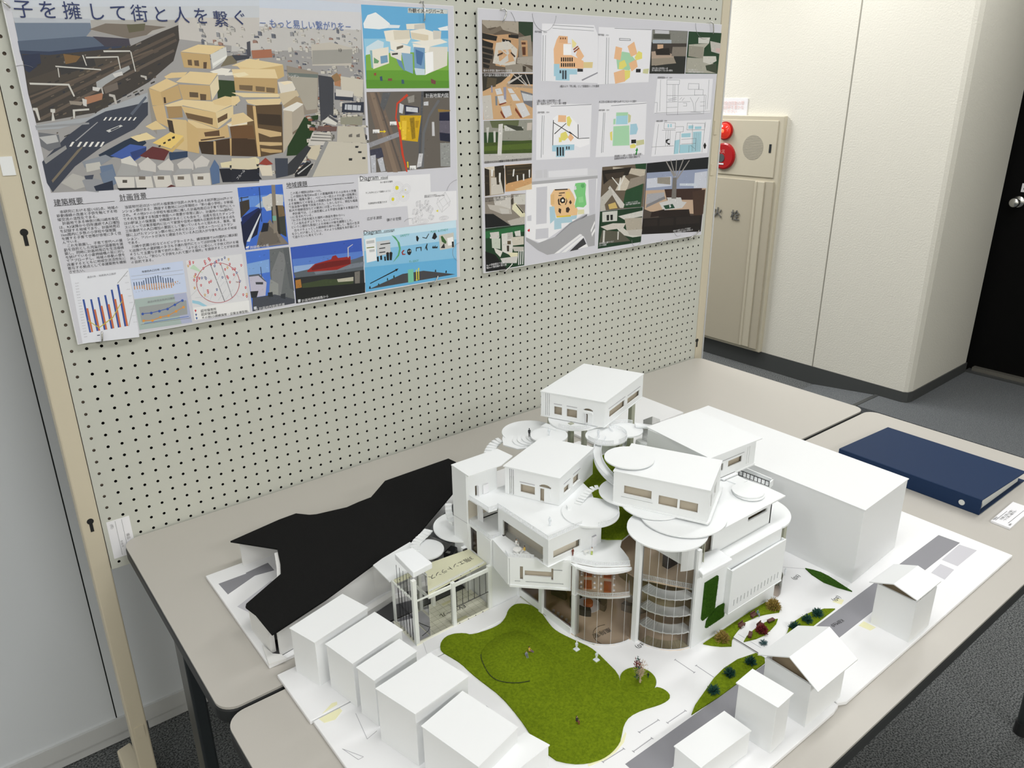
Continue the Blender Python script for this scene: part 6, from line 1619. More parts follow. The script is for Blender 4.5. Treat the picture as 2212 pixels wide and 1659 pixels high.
(226,216,40,6875,2465,6918,2482,6958,2458,6954,2403,6911,2386,6871,2409),
(226,216,40,6762,2225,6798,2237,6832,2214,6823,2168,6786,2156,6758,2179),
(226,216,40,7033,2248,7064,2255,7087,2233,7073,2208,7037,2211),
(226,216,40,7115,2382,7140,2388,7144,2362,7120,2359),
(226,216,40,7911,1832,7968,1859,7971,1800)],
 'growth_chart': [(232,234,242,222,1470,1179,1435,1146,123,186,193),
(54,84,160,333,991,365,990,361,370,330,372),
(54,84,160,454,975,486,971,483,376,451,377),
(54,84,160,577,991,609,990,605,374,573,376),
(54,84,160,693,1011,726,1008,724,372,692,373),
(54,84,160,818,1092,851,1091,844,373,812,373),
(54,84,160,936,1169,970,1171,962,373,926,374),
(206,112,70,364,822,395,821,394,371,365,372),
(206,112,70,479,780,510,779,512,374,483,376),
(206,112,70,600,825,631,824,632,373,603,375),
(206,112,70,720,835,753,834,752,373,720,374),
(206,112,70,841,912,876,910,869,373,841,374),
(206,112,70,965,984,997,983,991,373,958,374),
(196,184,70,350,605,505,443,758,586,967,862,973,849,765,569,503,421,347,588),
(170,172,176,947,1196,1162,1398,1167,1388,953,1184),
(170,172,176,993,372,1186,836,1193,830,1001,361),
(52,60,90,445,302,492,300,491,284,445,286)],
 'age_chart': [(206,218,244,1179,1435,2150,1444,2132,840,1180,859),
(180,186,202,1204,1289,2124,1278,2125,1268,1204,1280),
(180,186,202,1196,1224,2126,1205,2126,1195,1197,1215),
(62,84,120,1219,1170,1235,1167,1232,1099,1216,1101),
(206,150,96,1216,1101,1232,1099,1228,1030,1212,1033),
(62,84,120,1264,1169,1280,1167,1276,1097,1260,1100),
(206,150,96,1260,1100,1276,1097,1273,1028,1257,1030),
(62,84,120,1309,1167,1324,1164,1321,1095,1305,1097),
(206,150,96,1305,1097,1321,1095,1317,1025,1301,1028),
(62,84,120,1353,1162,1369,1160,1365,1092,1349,1095),
(206,150,96,1349,1095,1365,1092,1362,1025,1346,1027),
(62,84,120,1389,1179,1405,1177,1401,1093,1384,1095),
(206,150,96,1384,1095,1401,1093,1396,1008,1380,1011),
(62,84,120,1436,1216,1452,1214,1447,1103,1431,1106),
(206,150,96,1431,1106,1447,1103,1442,992,1425,994),
(62,84,120,1477,1215,1493,1212,1488,1099,1472,1102),
(206,150,96,1472,1102,1488,1099,1483,985,1466,988),
(62,84,120,1522,1221,1538,1219,1533,1101,1516,1104),
(206,150,96,1516,1104,1533,1101,1527,983,1511,985),
(62,84,120,1564,1224,1580,1222,1575,1097,1558,1099),
(206,150,96,1558,1099,1575,1097,1569,971,1553,974),
(62,84,120,1605,1234,1621,1231,1616,1096,1599,1099),
(206,150,96,1599,1099,1616,1096,1610,960,1593,963),
(62,84,120,1652,1238,1668,1236,1662,1097,1646,1099),
(206,150,96,1646,1099,1662,1097,1656,957,1640,960),
(62,84,120,1694,1214,1711,1211,1705,1088,1689,1091),
(206,150,96,1689,1091,1705,1088,1700,964,1684,967),
(62,84,120,1734,1185,1750,1183,1746,1077,1729,1080),
(206,150,96,1729,1080,1746,1077,1742,971,1725,974),
(62,84,120,1779,1165,1796,1162,1792,1066,1775,1068),
(206,150,96,1775,1068,1792,1066,1788,968,1771,971),
(62,84,120,1822,1168,1839,1165,1835,1067,1818,1070),
(206,150,96,1818,1070,1835,1067,1831,968,1814,971),
(62,84,120,1866,1161,1883,1159,1879,1060,1862,1063),
(206,150,96,1862,1063,1879,1060,1875,961,1858,964),
(62,84,120,1903,1137,1920,1135,1917,1062,1900,1065),
(206,150,96,1900,1065,1917,1062,1914,990,1897,992),
(206,150,96,1943,1078,1960,1075,1958,1040,1942,1043),
(206,150,96,1986,1078,2003,1075,2002,1056,1986,1059)],
 'trend_chart': [(174,190,186,1178,848,2119,830,2137,226,1169,258),
(180,186,214,1880,834,2119,830,2137,226,1938,235),
(160,164,164,1233,692,2096,682,2075,404,1234,395),
(60,92,176,1274,567,1428,553,1579,567,1731,582,1870,639,2022,700,2022,686,1872,623,1733,568,1581,553,1428,539,1274,553),
(222,150,66,1271,430,1425,406,1575,443,1723,449,1871,506,2023,564,2023,550,1873,492,1725,434,1577,429,1427,391,1271,416),
(70,110,190,1272,374,2091,363,2091,351,1272,363),
(120,122,124,1207,359,2118,325,2120,317,1208,352),
(60,92,176,1300,548,1287,529,1266,528,1252,545,1256,568,1275,580,1294,571),
(60,92,176,1453,539,1441,520,1419,518,1405,536,1409,559,1428,571,1448,561),
(60,92,176,1602,549,1589,530,1567,529,1552,546,1556,570,1576,581,1596,572),
(60,92,176,1754,564,1741,545,1719,543,1704,561,1709,585,1728,596,1748,587),
(60,92,176,1898,623,1885,603,1863,602,1848,620,1852,643,1872,655,1892,645),
(60,92,176,2048,681,2035,661,2012,660,1997,678,2001,701,2021,713,2042,704),
(226,156,70,1296,416,1283,397,1262,395,1248,413,1252,436,1271,447,1291,438),
(226,156,70,1450,392,1437,372,1415,371,1401,389,1405,412,1424,424,1444,414),
(226,156,70,1603,429,1590,409,1568,408,1554,426,1558,449,1577,461,1597,451),
(226,156,70,1750,434,1737,415,1715,413,1701,431,1705,455,1724,466,1745,457),
(226,156,70,1899,492,1886,472,1864,471,1849,489,1853,512,1872,524,1893,515),
(226,156,70,2049,550,2036,530,2013,529,1998,547,2002,570,2022,582,2043,573)],
 'nursery_map': [(226,226,230,2204,1443,3293,1430,3287,234,2187,259),
(196,222,196,2256,1282,2333,1351,2492,1156,2317,1250),
(160,206,226,2204,664,2332,619,2473,500,2445,469,2301,565,2196,607),
(240,240,240,2203,511,3307,473,3292,233,2191,259),
(120,120,126,2640,1320,2654,1322,2826,535,2811,533),
(150,150,156,2842,1292,2856,1295,2985,581,2971,578),
(176,40,52,3167,861,3156,808,3145,811,3156,862),
(176,40,52,3156,808,3138,758,3128,762,3145,811),
(176,40,52,3138,758,3113,711,3103,716,3128,762),
(176,40,52,3113,711,3081,667,3072,673,3103,716),
(176,40,52,3081,667,3044,628,3036,635,3072,673),
(176,40,52,3044,628,3001,594,2994,602,3036,635),
(176,40,52,3001,594,2954,566,2948,575,2994,602),
(176,40,52,2954,566,2903,544,2899,554,2948,575),
(176,40,52,2903,544,2850,529,2847,539,2899,554),
(176,40,52,2850,529,2795,521,2794,531,2847,539),
(176,40,52,2795,521,2739,520,2740,530,2794,531),
(176,40,52,2739,520,2684,526,2686,536,2740,530),
(176,40,52,2684,526,2630,538,2633,548,2686,536),
(176,40,52,2630,538,2578,558,2582,567,2633,548),
(176,40,52,2578,558,2529,583,2535,592,2582,567),
(176,40,52,2529,583,2484,615,2491,622,2535,592),
(176,40,52,2484,615,2444,651,2451,658,2491,622),
(176,40,52,2444,651,2409,692,2417,698,2451,658),
(176,40,52,2409,692,2380,737,2389,741,2417,698),
(176,40,52,2380,737,2357,784,2366,788,2389,741),
(176,40,52,2357,784,2340,834,2350,837,2366,788),
(176,40,52,2340,834,2331,886,2341,887,2350,837),
(176,40,52,2331,886,2328,938,2338,937,2341,887),
(176,40,52,2328,938,2332,989,2343,988,2338,937),
(176,40,52,2332,989,2344,1040,2353,1037,2343,988),
(176,40,52,2344,1040,2362,1088,2371,1084,2353,1037),
(176,40,52,2362,1088,2386,1134,2395,1129,2371,1084),
(176,40,52,2386,1134,2416,1176,2424,1170,2395,1129),
(176,40,52,2416,1176,2452,1214,2459,1207,2424,1170),
(176,40,52,2452,1214,2493,1247,2499,1239,2459,1207),
(176,40,52,2493,1247,2538,1275,2543,1266,2499,1239),
(176,40,52,2538,1275,2586,1297,2590,1288,2543,1266),
(176,40,52,2586,1297,2638,1313,2640,1303,2590,1288),
(176,40,52,2638,1313,2691,1322,2692,1313,2640,1303),
(176,40,52,2691,1322,2745,1325,2745,1315,2692,1313),
(176,40,52,2745,1325,2800,1321,2798,1311,2745,1315),
(176,40,52,2800,1321,2854,1310,2851,1301,2798,1311),
(176,40,52,2854,1310,2906,1293,2902,1284,2851,1301),
(176,40,52,2906,1293,2955,1269,2950,1260,2902,1284),
(176,40,52,2955,1269,3002,1239,2995,1231,2950,1260),
(176,40,52,3002,1239,3044,1204,3036,1197,2995,1231),
(176,40,52,3044,1204,3081,1164,3072,1158,3036,1197),
(176,40,52,3081,1164,3112,1119,3103,1114,3072,1158),
(176,40,52,3112,1119,3137,1071,3127,1067,3103,1114),
(176,40,52,3137,1071,3155,1020,3145,1018,3127,1067),
(176,40,52,3155,1020,3167,968,3156,967,3145,1018),
(176,40,52,3167,968,3170,914,3160,914,3156,967),
(176,40,52,3170,914,3167,861,3156,862,3160,914),
(206,208,214,2713,832,2821,633,2827,625,2719,824),
(206,208,214,3053,628,3181,549,3187,540,3059,620),
(206,208,214,2237,1111,2430,1063,2435,1055,2243,1104),
(206,208,214,2863,1144,2709,957,2715,949,2869,1136),
(206,208,214,2197,1028,2302,867,2308,859,2202,1020),
(206,208,214,2441,887,2445,754,2451,746,2447,879),
(206,208,214,2699,778,2764,641,2770,633,2705,770),
(206,208,214,2520,685,2266,706,2272,698,2526,676),
(206,208,214,3069,666,3098,549,3104,540,3075,658),
(206,208,214,2837,930,2880,784,2885,776,2843,922),
(206,208,214,2592,1037,2680,896,2686,888,2597,1029),
(206,208,214,2600,731,2538,608,2544,600,2606,723),
(206,208,214,2463,1067,2560,965,2565,957,2468,1059),
(206,208,214,2744,1308,2727,1125,2733,1117,2750,1300),
(206,208,214,2873,776,2693,582,2699,574,2879,768),
(206,208,214,2536,891,2616,665,2621,657,2541,883),
(206,208,214,2512,1067,2653,1016,2659,1008,2518,1059),
(206,208,214,3209,1132,3033,938,3039,930,3215,1124),
(206,208,214,2920,982,2873,882,2878,874,2926,974),
(206,208,214,2286,1287,2376,1221,2382,1213,2291,1280),
(206,208,214,2302,1016,2539,790,2544,782,2307,1008),
(206,208,214,2868,939,2755,826,2761,818,2874,931),
(206,208,214,3095,667,2934,541,2940,533,3101,659),
(206,208,214,3015,755,2828,559,2834,551,3021,747),
(206,208,214,2837,1080,2794,943,2800,935,2843,1072),
(206,208,214,2345,877,2121,698,2126,690,2351,869),
(196,60,72,2256,1425,2268,1433,2283,1430,2292,1418,2285,1398,2269,1378,2257,1402),
(240,236,238,2266,1419,2281,1417,2277,1404,2264,1406),
(196,60,72,2319,1405,2331,1413,2346,1411,2355,1398,2348,1378,2331,1358,2320,1382),
(240,236,238,2329,1399,2344,1397,2340,1384,2327,1386),
(206,160,70,2216,1351,2228,1358,2243,1356,2252,1344,2245,1324,2228,1304,2217,1328),
(240,236,238,2226,1345,2241,1343,2237,1330,2224,1332),
(196,60,72,2255,1387,2267,1394,2282,1392,2291,1379,2283,1360,2267,1339,2255,1364),
(240,236,238,2265,1381,2280,1379,2275,1366,2262,1367),
(196,60,72,2533,1399,2545,1406,2561,1404,2570,1392,2563,1372,2546,1351,2534,1376),
(240,236,238,2543,1393,2559,1391,2555,1378,2541,1379),
(196,60,72,2542,1352,2554,1359,2569,1357,2579,1344,2571,1325,2555,1304,2543,1329),
(240,236,238,2552,1346,2567,1344,2563,1330,2550,1332),
(196,60,72,2635,1408,2648,1416,2663,1414,2673,1401,2665,1381,2649,1360,2637,1385),
(240,236,238,2646,1402,2661,1400,2657,1387,2644,1388),
(196,60,72,2617,1438,2630,1446,2645,1444,2655,1431,2647,1411,2631,1390,2618,1415),
(240,236,238,2628,1432,2643,1430,2639,1417,2626,1419),
(84,100,150,2724,1345,2736,1353,2752,1351,2761,1338,2754,1318,2737,1297,2725,1322),
(240,236,238,2734,1339,2750,1337,2745,1324,2732,1326),
(196,60,72,2754,1369,2767,1376,2782,1374,2792,1361,2785,1342,2768,1321,2755,1346),
(240,236,238,2765,1363,2781,1361,2776,1347,2763,1349),
(84,100,150,2802,1386,2815,1393,2831,1391,2840,1378,2833,1358,2816,1337,2804,1362),
(240,236,238,2813,1380,2829,1377,2824,1364,2811,1366),
(84,100,150,2867,1389,2880,1396,2895,1394,2905,1381,2897,1361,2881,1340,2868,1365),
(240,236,238,2878,1382,2893,1380,2889,1367,2876,1369),
(84,100,150,2926,1415,2939,1423,2955,1421,2964,1408,2957,1388,2940,1367,2927,1392),
(240,236,238,2937,1409,2953,1407,2948,1394,2935,1396),
(206,160,70,2996,1374,3009,1381,3025,1379,3035,1366,3027,1346,3010,1325,2998,1350),
(240,236,238,3007,1367,3023,1365,3019,1352,3005,1354),
(196,60,72,3006,1276,3019,1284,3035,1282,3044,1269,3037,1248,3020,1227,3007,1253),
(240,236,238,3017,1270,3033,1268,3028,1254,3015,1256),
(196,60,72,2650,1325,2663,1333,2678,1331,2688,1318,2680,1298,2664,1277,2651,1302),
(240,236,238,2661,1319,2676,1317,2672,1304,2659,1306),
(84,100,150,2708,1283,2720,1290,2736,1288,2745,1275,2738,1255,2721,1234,2709,1259),
(240,236,238,2718,1276,2734,1274,2729,1261,2716,1263),
(196,60,72,2825,1308,2838,1316,2854,1314,2863,1301,2856,1281,2839,1260,2827,1285),
(240,236,238,2836,1302,2852,1300,2848,1286,2834,1288),
(196,60,72,2491,1267,2503,1274,2518,1272,2528,1259,2520,1239,2504,1219,2492,1244),
(240,236,238,2501,1261,2516,1259,2512,1245,2499,1247),
(196,60,72,2327,1170,2339,1178,2354,1176,2363,1163,2356,1143,2339,1123,2328,1147),
(240,236,238,2337,1164,2352,1162,2348,1149,2335,1151),
(206,160,70,2303,1132,2316,1140,2331,1138,2340,1125,2332,1105,2316,1084,2304,1109),
(240,236,238,2313,1126,2329,1124,2324,1111,2311,1113),
(196,60,72,2282,1066,2294,1074,2309,1072,2319,1059,2311,1039,2295,1018,2283,1043),
(240,236,238,2292,1060,2307,1058,2303,1045,2290,1047),
(196,60,72,2335,1047,2347,1054,2362,1052,2371,1039,2364,1019,2347,999,2335,1024),
(240,236,238,2345,1041,2360,1038,2356,1025,2343,1027),
(196,60,72,2385,1086,2397,1093,2413,1091,2422,1078,2414,1058,2398,1037,2386,1062),
(240,236,238,2395,1079,2411,1077,2406,1064,2393,1066),
(84,100,150,2434,1085,2447,1093,2462,1090,2471,1077,2464,1058,2447,1037,2435,1062),
(240,236,238,2445,1079,2460,1077,2456,1063,2442,1065),
(84,100,150,2497,1085,2509,1093,2525,1090,2534,1077,2527,1057,2510,1037,2498,1062),
(240,236,238,2507,1079,2523,1077,2519,1063,2505,1065),
(84,100,150,2509,1060,2522,1068,2537,1065,2546,1052,2539,1032,2522,1011,2510,1037),
(240,236,238,2519,1054,2535,1052,2531,1038,2517,1040),
(196,60,72,2343,1103,2356,1111,2371,1109,2380,1096,2372,1076,2356,1055,2344,1080),
(240,236,238,2353,1097,2369,1095,2364,1082,2351,1084),
(196,60,72,2560,978,2573,985,2588,983,2598,970,2590,950,2573,929,2561,954),
(240,236,238,2571,971,2586,969,2582,956,2569,958),
(196,60,72,2597,995,2609,1003,2625,1001,2634,987,2627,967,2610,946,2598,972),
(240,236,238,2607,989,2623,987,2619,973,2605,975),
(196,60,72,2729,1121,2742,1128,2758,1126,2767,1113,2760,1093,2743,1072,2731,1097),
(240,236,238,2740,1115,2756,1112,2751,1099,2738,1101),
(196,60,72,2397,944,2410,952,2425,949,2434,936,2427,916,2410,896,2398,921),
(240,236,238,2407,938,2423,936,2419,922,2405,924),
(206,160,70,2950,1214,2963,1221,2979,1219,2989,1206,2981,1186,2964,1165,2952,1190),
(240,236,238,2961,1207,2977,1205,2973,1192,2959,1193),
(196,60,72,2900,1185,2913,1193,2929,1191,2938,1178,2931,1158,2914,1136,2901,1162),
(240,236,238,2911,1179,2927,1177,2922,1163,2909,1165),
(84,100,150,2828,1036,2840,1044,2856,1041,2866,1028,2858,1008,2841,987,2829,1012),
(240,236,238,2838,1030,2854,1027,2850,1014,2836,1016),
(196,60,72,2919,1041,2932,1049,2948,1047,2957,1033,2950,1013,2933,992,2920,1017),
(240,236,238,2930,1035,2946,1033,2941,1019,2928,1021),
(196,60,72,2933,1011,2946,1018,2962,1016,2972,1003,2964,982,2947,961,2934,987),
(240,236,238,2944,1004,2960,1002,2956,988,2942,990),
(196,60,72,3050,1176,3063,1184,3079,1181,3089,1168,3081,1148,3064,1127,3051,1152),
(240,236,238,3061,1170,3077,1167,3073,1154,3059,1156),
(196,60,72,3096,1169,3109,1177,3125,1175,3135,1161,3127,1141,3110,1120,3097,1146),
(240,236,238,3107,1163,3123,1161,3119,1147,3105,1149),
(84,100,150,3115,1088,3128,1096,3144,1094,3154,1080,3147,1060,3130,1039,3117,1064),
(240,236,238,3126,1082,3142,1080,3138,1066,3124,1068),
(196,60,72,3057,1057,3070,1064,3086,1062,3096,1048,3088,1028,3071,1007,3058,1033),
(240,236,238,3068,1050,3084,1048,3079,1034,3066,1036),
(196,60,72,2960,921,2973,929,2989,926,2999,913,2991,893,2974,871,2961,897),
(240,236,238,2971,915,2987,912,2983,899,2969,901),
(84,100,150,3159,910,3172,918,3189,915,3199,902,3191,881,3174,860,3161,886),
(240,236,238,3170,903,3187,901,3182,887,3168,889),
(84,100,150,2684,812,2697,820,2713,817,2722,804,2715,783,2698,762,2685,788),
(240,236,238,2695,806,2711,803,2706,790,2693,792),
(196,60,72,2507,821,2520,829,2535,826,2545,813,2537,793,2520,772,2508,798),
(240,236,238,2518,815,2533,813,2529,799,2516,801),
(196,60,72,2509,786,2521,793,2537,791,2546,777,2539,757,2522,736,2510,762),
(240,236,238,2519,779,2535,777,2531,763,2517,766),
(206,160,70,2441,742,2454,750,2469,747,2478,734,2471,714,2454,693,2442,719),
(240,236,238,2451,736,2467,734,2463,720,2449,722),
(196,60,72,2638,717,2651,725,2667,722,2676,709,2669,689,2652,668,2639,693),
(240,236,238,2649,711,2665,708,2660,695,2647,697),
(206,160,70,2269,911,2281,918,2297,916,2306,903,2298,883,2282,862,2270,887),
(240,236,238,2279,904,2295,902,2290,889,2277,891),
(196,60,72,3228,1222,3241,1230,3258,1227,3268,1214,3260,1194,3243,1172,3230,1198),
(240,236,238,3239,1216,3256,1213,3251,1200,3237,1202),
(196,60,72,3254,763,3267,770,3284,768,3294,754,3286,733,3269,712,3256,738),
(240,236,238,3265,756,3282,753,3277,740,3263,742),
(196,60,72,3188,628,3201,635,3217,633,3227,619,3220,598,3202,576,3189,603),
(240,236,238,3199,621,3215,618,3211,604,3197,607),
(196,60,72,3253,580,3267,588,3283,585,3293,571,3286,550,3268,529,3255,556),
(240,236,238,3265,573,3281,571,3277,557,3263,559),
(206,160,70,3259,623,3272,631,3289,628,3299,614,3292,593,3274,572,3261,599),
(240,236,238,3270,616,3287,614,3283,600,3268,602),
(196,60,72,2215,459,2237,470,2255,452,2231,411),
(84,100,150,2214,378,2236,389,2254,371,2229,330),
(50,90,160,2215,307,2236,317,2254,300,2230,259)],
 'model_photo_a': [(96,84,72,9354,5919,10847,5937,10833,4845,9328,4817),
(34,56,36,10405,5926,10847,5937,10833,5502,10421,5716),
(170,160,146,9361,5920,10405,5926,10403,5666,10006,5727,9737,5790,9355,5728),
(120,108,94,9359,5848,9569,5711,9872,5820,9938,5749,9599,5615,9353,5656),
(196,156,116,9353,5656,9733,5620,10142,5657,10420,5566,10381,5187,10167,4930,9719,4976,9659,5323,9349,5535),
(26,24,22,9353,5656,9783,5597,9747,5497,9349,5535),
(26,24,22,9349,5511,9662,5446,9643,5347,9345,5389),
(26,24,22,9344,5352,9659,5298,9640,5211,9351,5267),
(26,24,22,9350,5230,9639,5186,9621,5112,9354,5144),
(26,24,22,9354,5132,9570,5086,9551,5023,9358,5046),
(26,24,22,9357,5021,9550,4974,9515,4911,9362,4934),
(26,24,22,10108,5644,10403,5641,10392,5565,10107,5582),
(26,24,22,9918,5552,10175,5522,10174,5447,9933,5453),
(210,204,194,9747,5460,10106,5507,10365,5339,10308,4982,9994,4979,9636,5025),
(206,166,126,9794,5301,10172,5334,10274,5084,9995,5029,9824,5077),
(60,40,30,9775,5214,9930,5267,9936,5229,9774,5176),
(60,40,30,10172,5284,10311,5186,10275,5160,10164,5246),
(150,140,126,10402,5591,10775,5653,10829,5195,10416,5086),
(190,150,110,10472,5530,10668,5536,10684,5192,10523,5189),
(90,50,30,10490,5493,10614,5496,10617,5446,10496,5443),
(90,50,30,10507,5392,10614,5395,10616,5217,10523,5215),
(170,162,152,10363,5161,10833,5195,10833,4988,10344,5034),
(150,142,130,9994,4979,10486,5035,10833,4884,10833,4842,10026,4832),
(206,204,200,9788,5027,10067,5207,10033,5281,10068,5307,10099,5081,9856,4977),
(206,204,200,10067,5207,9846,5327,9856,5340,10084,5227),
(206,204,200,10084,5219,9900,5502,9920,5507,10109,5232),
(206,204,200,10101,5220,10003,5517,10023,5520,10122,5233),
(60,50,40,10522,4984,10630,4960,10611,4851,10528,4850)],
 'model_photo_b': [(206,168,126,9328,4810,10840,4811,10832,3786,9332,3800),
(50,46,38,9328,4810,10166,4807,9884,4622,9333,4420),
(86,76,58,9476,4723,9747,4698,9709,4520,9436,4496),
(24,22,22,10271,4802,10840,4800,10833,4569,10057,4570),
(196,190,184,10058,4622,10485,4778,10506,4762,10092,4570),
(196,190,184,10201,4802,10222,4807,10664,4543,10628,4530),
(196,190,184,10378,4808,10399,4808,10701,4530,10671,4522),
(196,190,184,10593,4799,10614,4799,10774,4529,10744,4522),
(170,150,130,10022,4583,10833,4529,10833,4476,10056,4519),
(214,214,216,9691,4469,9846,4489,9914,4365,9740,4340),
(214,214,216,10056,4480,10179,4479,10284,4375,10124,4376),
(214,214,216,9756,4315,9930,4326,10033,4181,9822,4145),
(214,214,216,10142,4350,10302,4361,10444,4202,10229,4205),
(214,214,216,9856,4080,10121,4101,10189,3889,9974,3814),
(214,214,216,10300,4138,10553,4161,10754,3875,10514,3814),
(130,60,36,9787,4133,10016,4182,10015,4155,9822,4106),
(130,60,36,9855,4001,9992,3827,9939,3815,9836,3949),
(130,60,36,10299,4059,10514,3814,10441,3816,10280,3993),
(200,196,190,9314,4319,9568,4342,9624,3810,9349,3805),
(120,120,126,10446,4439,10833,4357,10825,4036,10553,4147),
(200,204,210,10482,4386,10833,4317,10825,4197,10553,4200),
(150,150,170,9573,4546,9614,4546,9624,4393,9576,4393),
(150,150,170,9934,4506,10021,4519,10017,4234,9953,4235),
(120,130,140,9687,4315,9756,4315,9752,4108,9700,4108)],
 'model_photo_c': [(44,72,38,9342,3774,10825,3765,10802,2808,9328,2810),
(150,150,140,9342,3774,10825,3765,10810,3492,9341,3518),
(96,104,72,9520,3774,10404,3763,10385,3642,10149,3569,9585,3615),
(196,196,190,9413,3620,9499,3631,9436,3196,9436,3223),
(206,206,200,9618,3534,9688,3537,9681,3239,9628,3241),
(206,206,200,9936,3656,10550,3596,10402,3479,9970,3522),
(60,64,52,9972,3682,10476,3612,10549,3528,10402,3493,10042,3626),
(200,190,180,10661,3688,10817,3697,10802,3520,10642,3498),
(150,150,140,9758,3529,10810,3519,10810,3271,9771,3315),
(66,84,34,9335,3281,10810,3285,10809,2965,9328,3041),
(84,104,40,9332,3201,10809,3216,10809,3076,9329,3095),
(190,188,184,9327,3028,10809,2979,10802,2808,9328,2810),
(150,148,146,9322,2854,10802,2867,10802,2808,9328,2810),
(214,212,208,9778,3688,9909,3697,9853,2973,9728,2980)],
 'model_photo_d': [(170,156,136,9336,2726,9938,2722,9927,2053,9327,2041),
(214,204,186,9336,2726,9938,2727,9918,2585,9352,2676),
(40,34,26,9336,2705,9474,2663,9477,2062,9335,2052),
(60,52,38,9331,2542,9453,2520,9452,2492,9341,2514),
(60,52,38,9326,2378,9449,2355,9448,2328,9336,2350),
(46,40,30,9634,2727,9920,2737,9917,2530,9646,2465),
(46,40,30,9811,2647,9937,2667,9927,2081,9818,2090),
(206,200,190,9522,2474,9807,2454,9909,2068,9512,2059),
(60,52,40,9683,2490,9772,2484,9775,2289,9696,2295),
(230,228,224,9527,2665,9598,2661,9576,2498,9530,2501),
(230,228,224,9766,2567,9824,2564,9805,2343,9762,2346),
(214,170,118,9956,2735,10805,2726,10805,2096,9953,2101),
(54,46,34,9956,2721,10805,2720,10790,2385,9985,2273),
(86,74,52,10028,2689,10771,2685,10771,2668,10028,2669),
(86,74,52,10027,2606,10771,2600,10771,2583,10027,2586),
(86,74,52,10026,2522,10544,2516,10544,2499,10025,2503),
(206,160,110,10022,2299,10805,2384,10805,2154,9961,2112),
(226,200,160,10241,2141,10805,2240,10805,2096,10390,2095),
(232,232,230,10210,2622,10254,2624,10226,2453,10186,2455),
(232,232,230,10513,2489,10559,2492,10558,2330,10520,2333),
(232,232,230,10319,2474,10356,2472,10362,2330,10325,2333),
(232,232,230,10702,2576,10748,2582,10740,2389,10710,2391)],
 'model_photo_e': [(140,132,122,9327,2019,10598,2009,10567,1251,9321,1286),
(206,202,196,9582,1997,10128,2008,10124,1664,9648,1709),
(190,184,176,9400,1845,9794,1781,10124,1664,10160,1545,9827,1577,9468,1726),
(150,140,130,10129,2036,10598,2009,10585,1795,10273,1650),
(206,204,196,10203,2001,10598,1997,10585,1737,10237,1769),
(226,222,190,10181,1774,10275,1809,10584,1503,10568,1328,10161,1660),
(40,36,30,10275,1765,10312,1762,10538,1537,10500,1523),
(20,22,24,9316,1628,9573,1602,10119,1258,9321,1280),
(200,196,190,9757,1727,10050,1671,10085,1552,9827,1577),
(186,180,172,10008,1386,10568,1446,10567,1251,10119,1258),
(70,64,54,10127,1893,10202,1944,10200,1772,10133,1778)],
 'model_photo_f': [(24,60,34,9320,1272,10567,1245,10546,190,9305,194),
(40,104,60,9318,1200,10567,1224,10559,1062,9321,1027),
(206,204,198,9454,1156,9738,1148,9750,1006,9487,1037),
(206,204,198,9451,1056,9750,1012,9727,980,9457,1011),
(216,214,208,9818,1086,10173,1090,10189,836,10146,482,9828,643),
(190,186,180,10004,1094,10173,1075,10152,930,10001,918),
(216,214,208,10230,1098,10420,1107,10438,956,10266,976),
(206,200,186,10115,964,10535,945,10533,734,10188,747),
(90,76,56,10001,888,10113,875,10112,786,9999,800),
(60,50,40,9980,772,10055,763,10053,614,9985,623),
(190,186,178,10149,722,10533,674,10532,553,10224,592),
(196,204,190,9504,1006,9779,974,9774,709,9517,771),
(216,214,206,9572,764,9847,641,9770,502,9624,639),
(226,222,190,9996,591,10339,547,10338,426,10146,422),
(206,204,200,9769,472,10338,457,10298,280,9841,342),
(10,14,14,9305,710,9623,580,9804,347,9990,171,9305,194),
(226,226,226,10358,575,10385,578,10375,223,10344,227),
(226,226,226,10424,582,10455,584,10437,224,10406,228),
(226,226,226,10494,588,10525,590,10507,220,10476,224)],
 'model_photo_g': [(36,38,36,14981,5923,16425,5933,16403,4836,14948,4834),
(130,130,124,14991,5915,16415,5927,16412,5594,14969,5614),
(70,72,64,15022,5816,15702,5839,15714,5708,15032,5702),
(170,180,190,15011,5673,15764,5694,15775,5577,15023,5529),
(200,200,206,15083,5918,15647,5918,15654,5837,15090,5833),
(60,54,50,15018,5587,16409,5623,16385,5383,14997,5268),
(176,156,140,14988,5384,15502,5424,15898,5313,15918,5104,15157,5036,15007,5151),
(130,122,112,15829,5520,16418,5534,16419,5293,15803,5282),
(206,170,140,15206,5563,15441,5569,15449,5481,15216,5447),
(30,24,22,15123,5445,15687,5487,15752,5311,15181,5300),
(150,140,126,15002,5210,15904,5254,16016,5106,15016,5034)],
 'model_photo_h': [(24,60,34,16465,5929,17915,5935,17870,4844,16433,4842),
(206,206,200,16895,5787,17412,5803,17379,5649,16913,5637),
(180,178,166,16512,5596,17379,5649,17186,5521,17168,5244,16520,5295),
(150,146,134,16515,5566,17156,5551,17168,5244,16535,5295),
(190,186,180,17424,5711,17921,5663,17895,5381,17512,5436),
(206,180,176,17712,5534,17919,5523,17901,5413,17714,5440),
(170,168,156,16473,5263,17325,5247,17775,5065,17857,4859,16440,4866),
(206,204,196,17160,5306,17742,5316,17785,5191,17503,5093,17179,5151),
(60,70,54,17296,5060,17767,5128,17869,4850,17364,4935)],
 'model_photo_i': [(104,92,78,13271,2488,15017,2482,14972,1273,13233,1313),
(26,66,38,14548,2488,15017,2482,14999,2220,14608,2310),
(196,186,170,13673,2463,14991,2317,14960,2093,14424,2226,13678,2370),
(34,28,24,13275,2396,14412,2417,14285,2204,13642,2186,13336,2021),
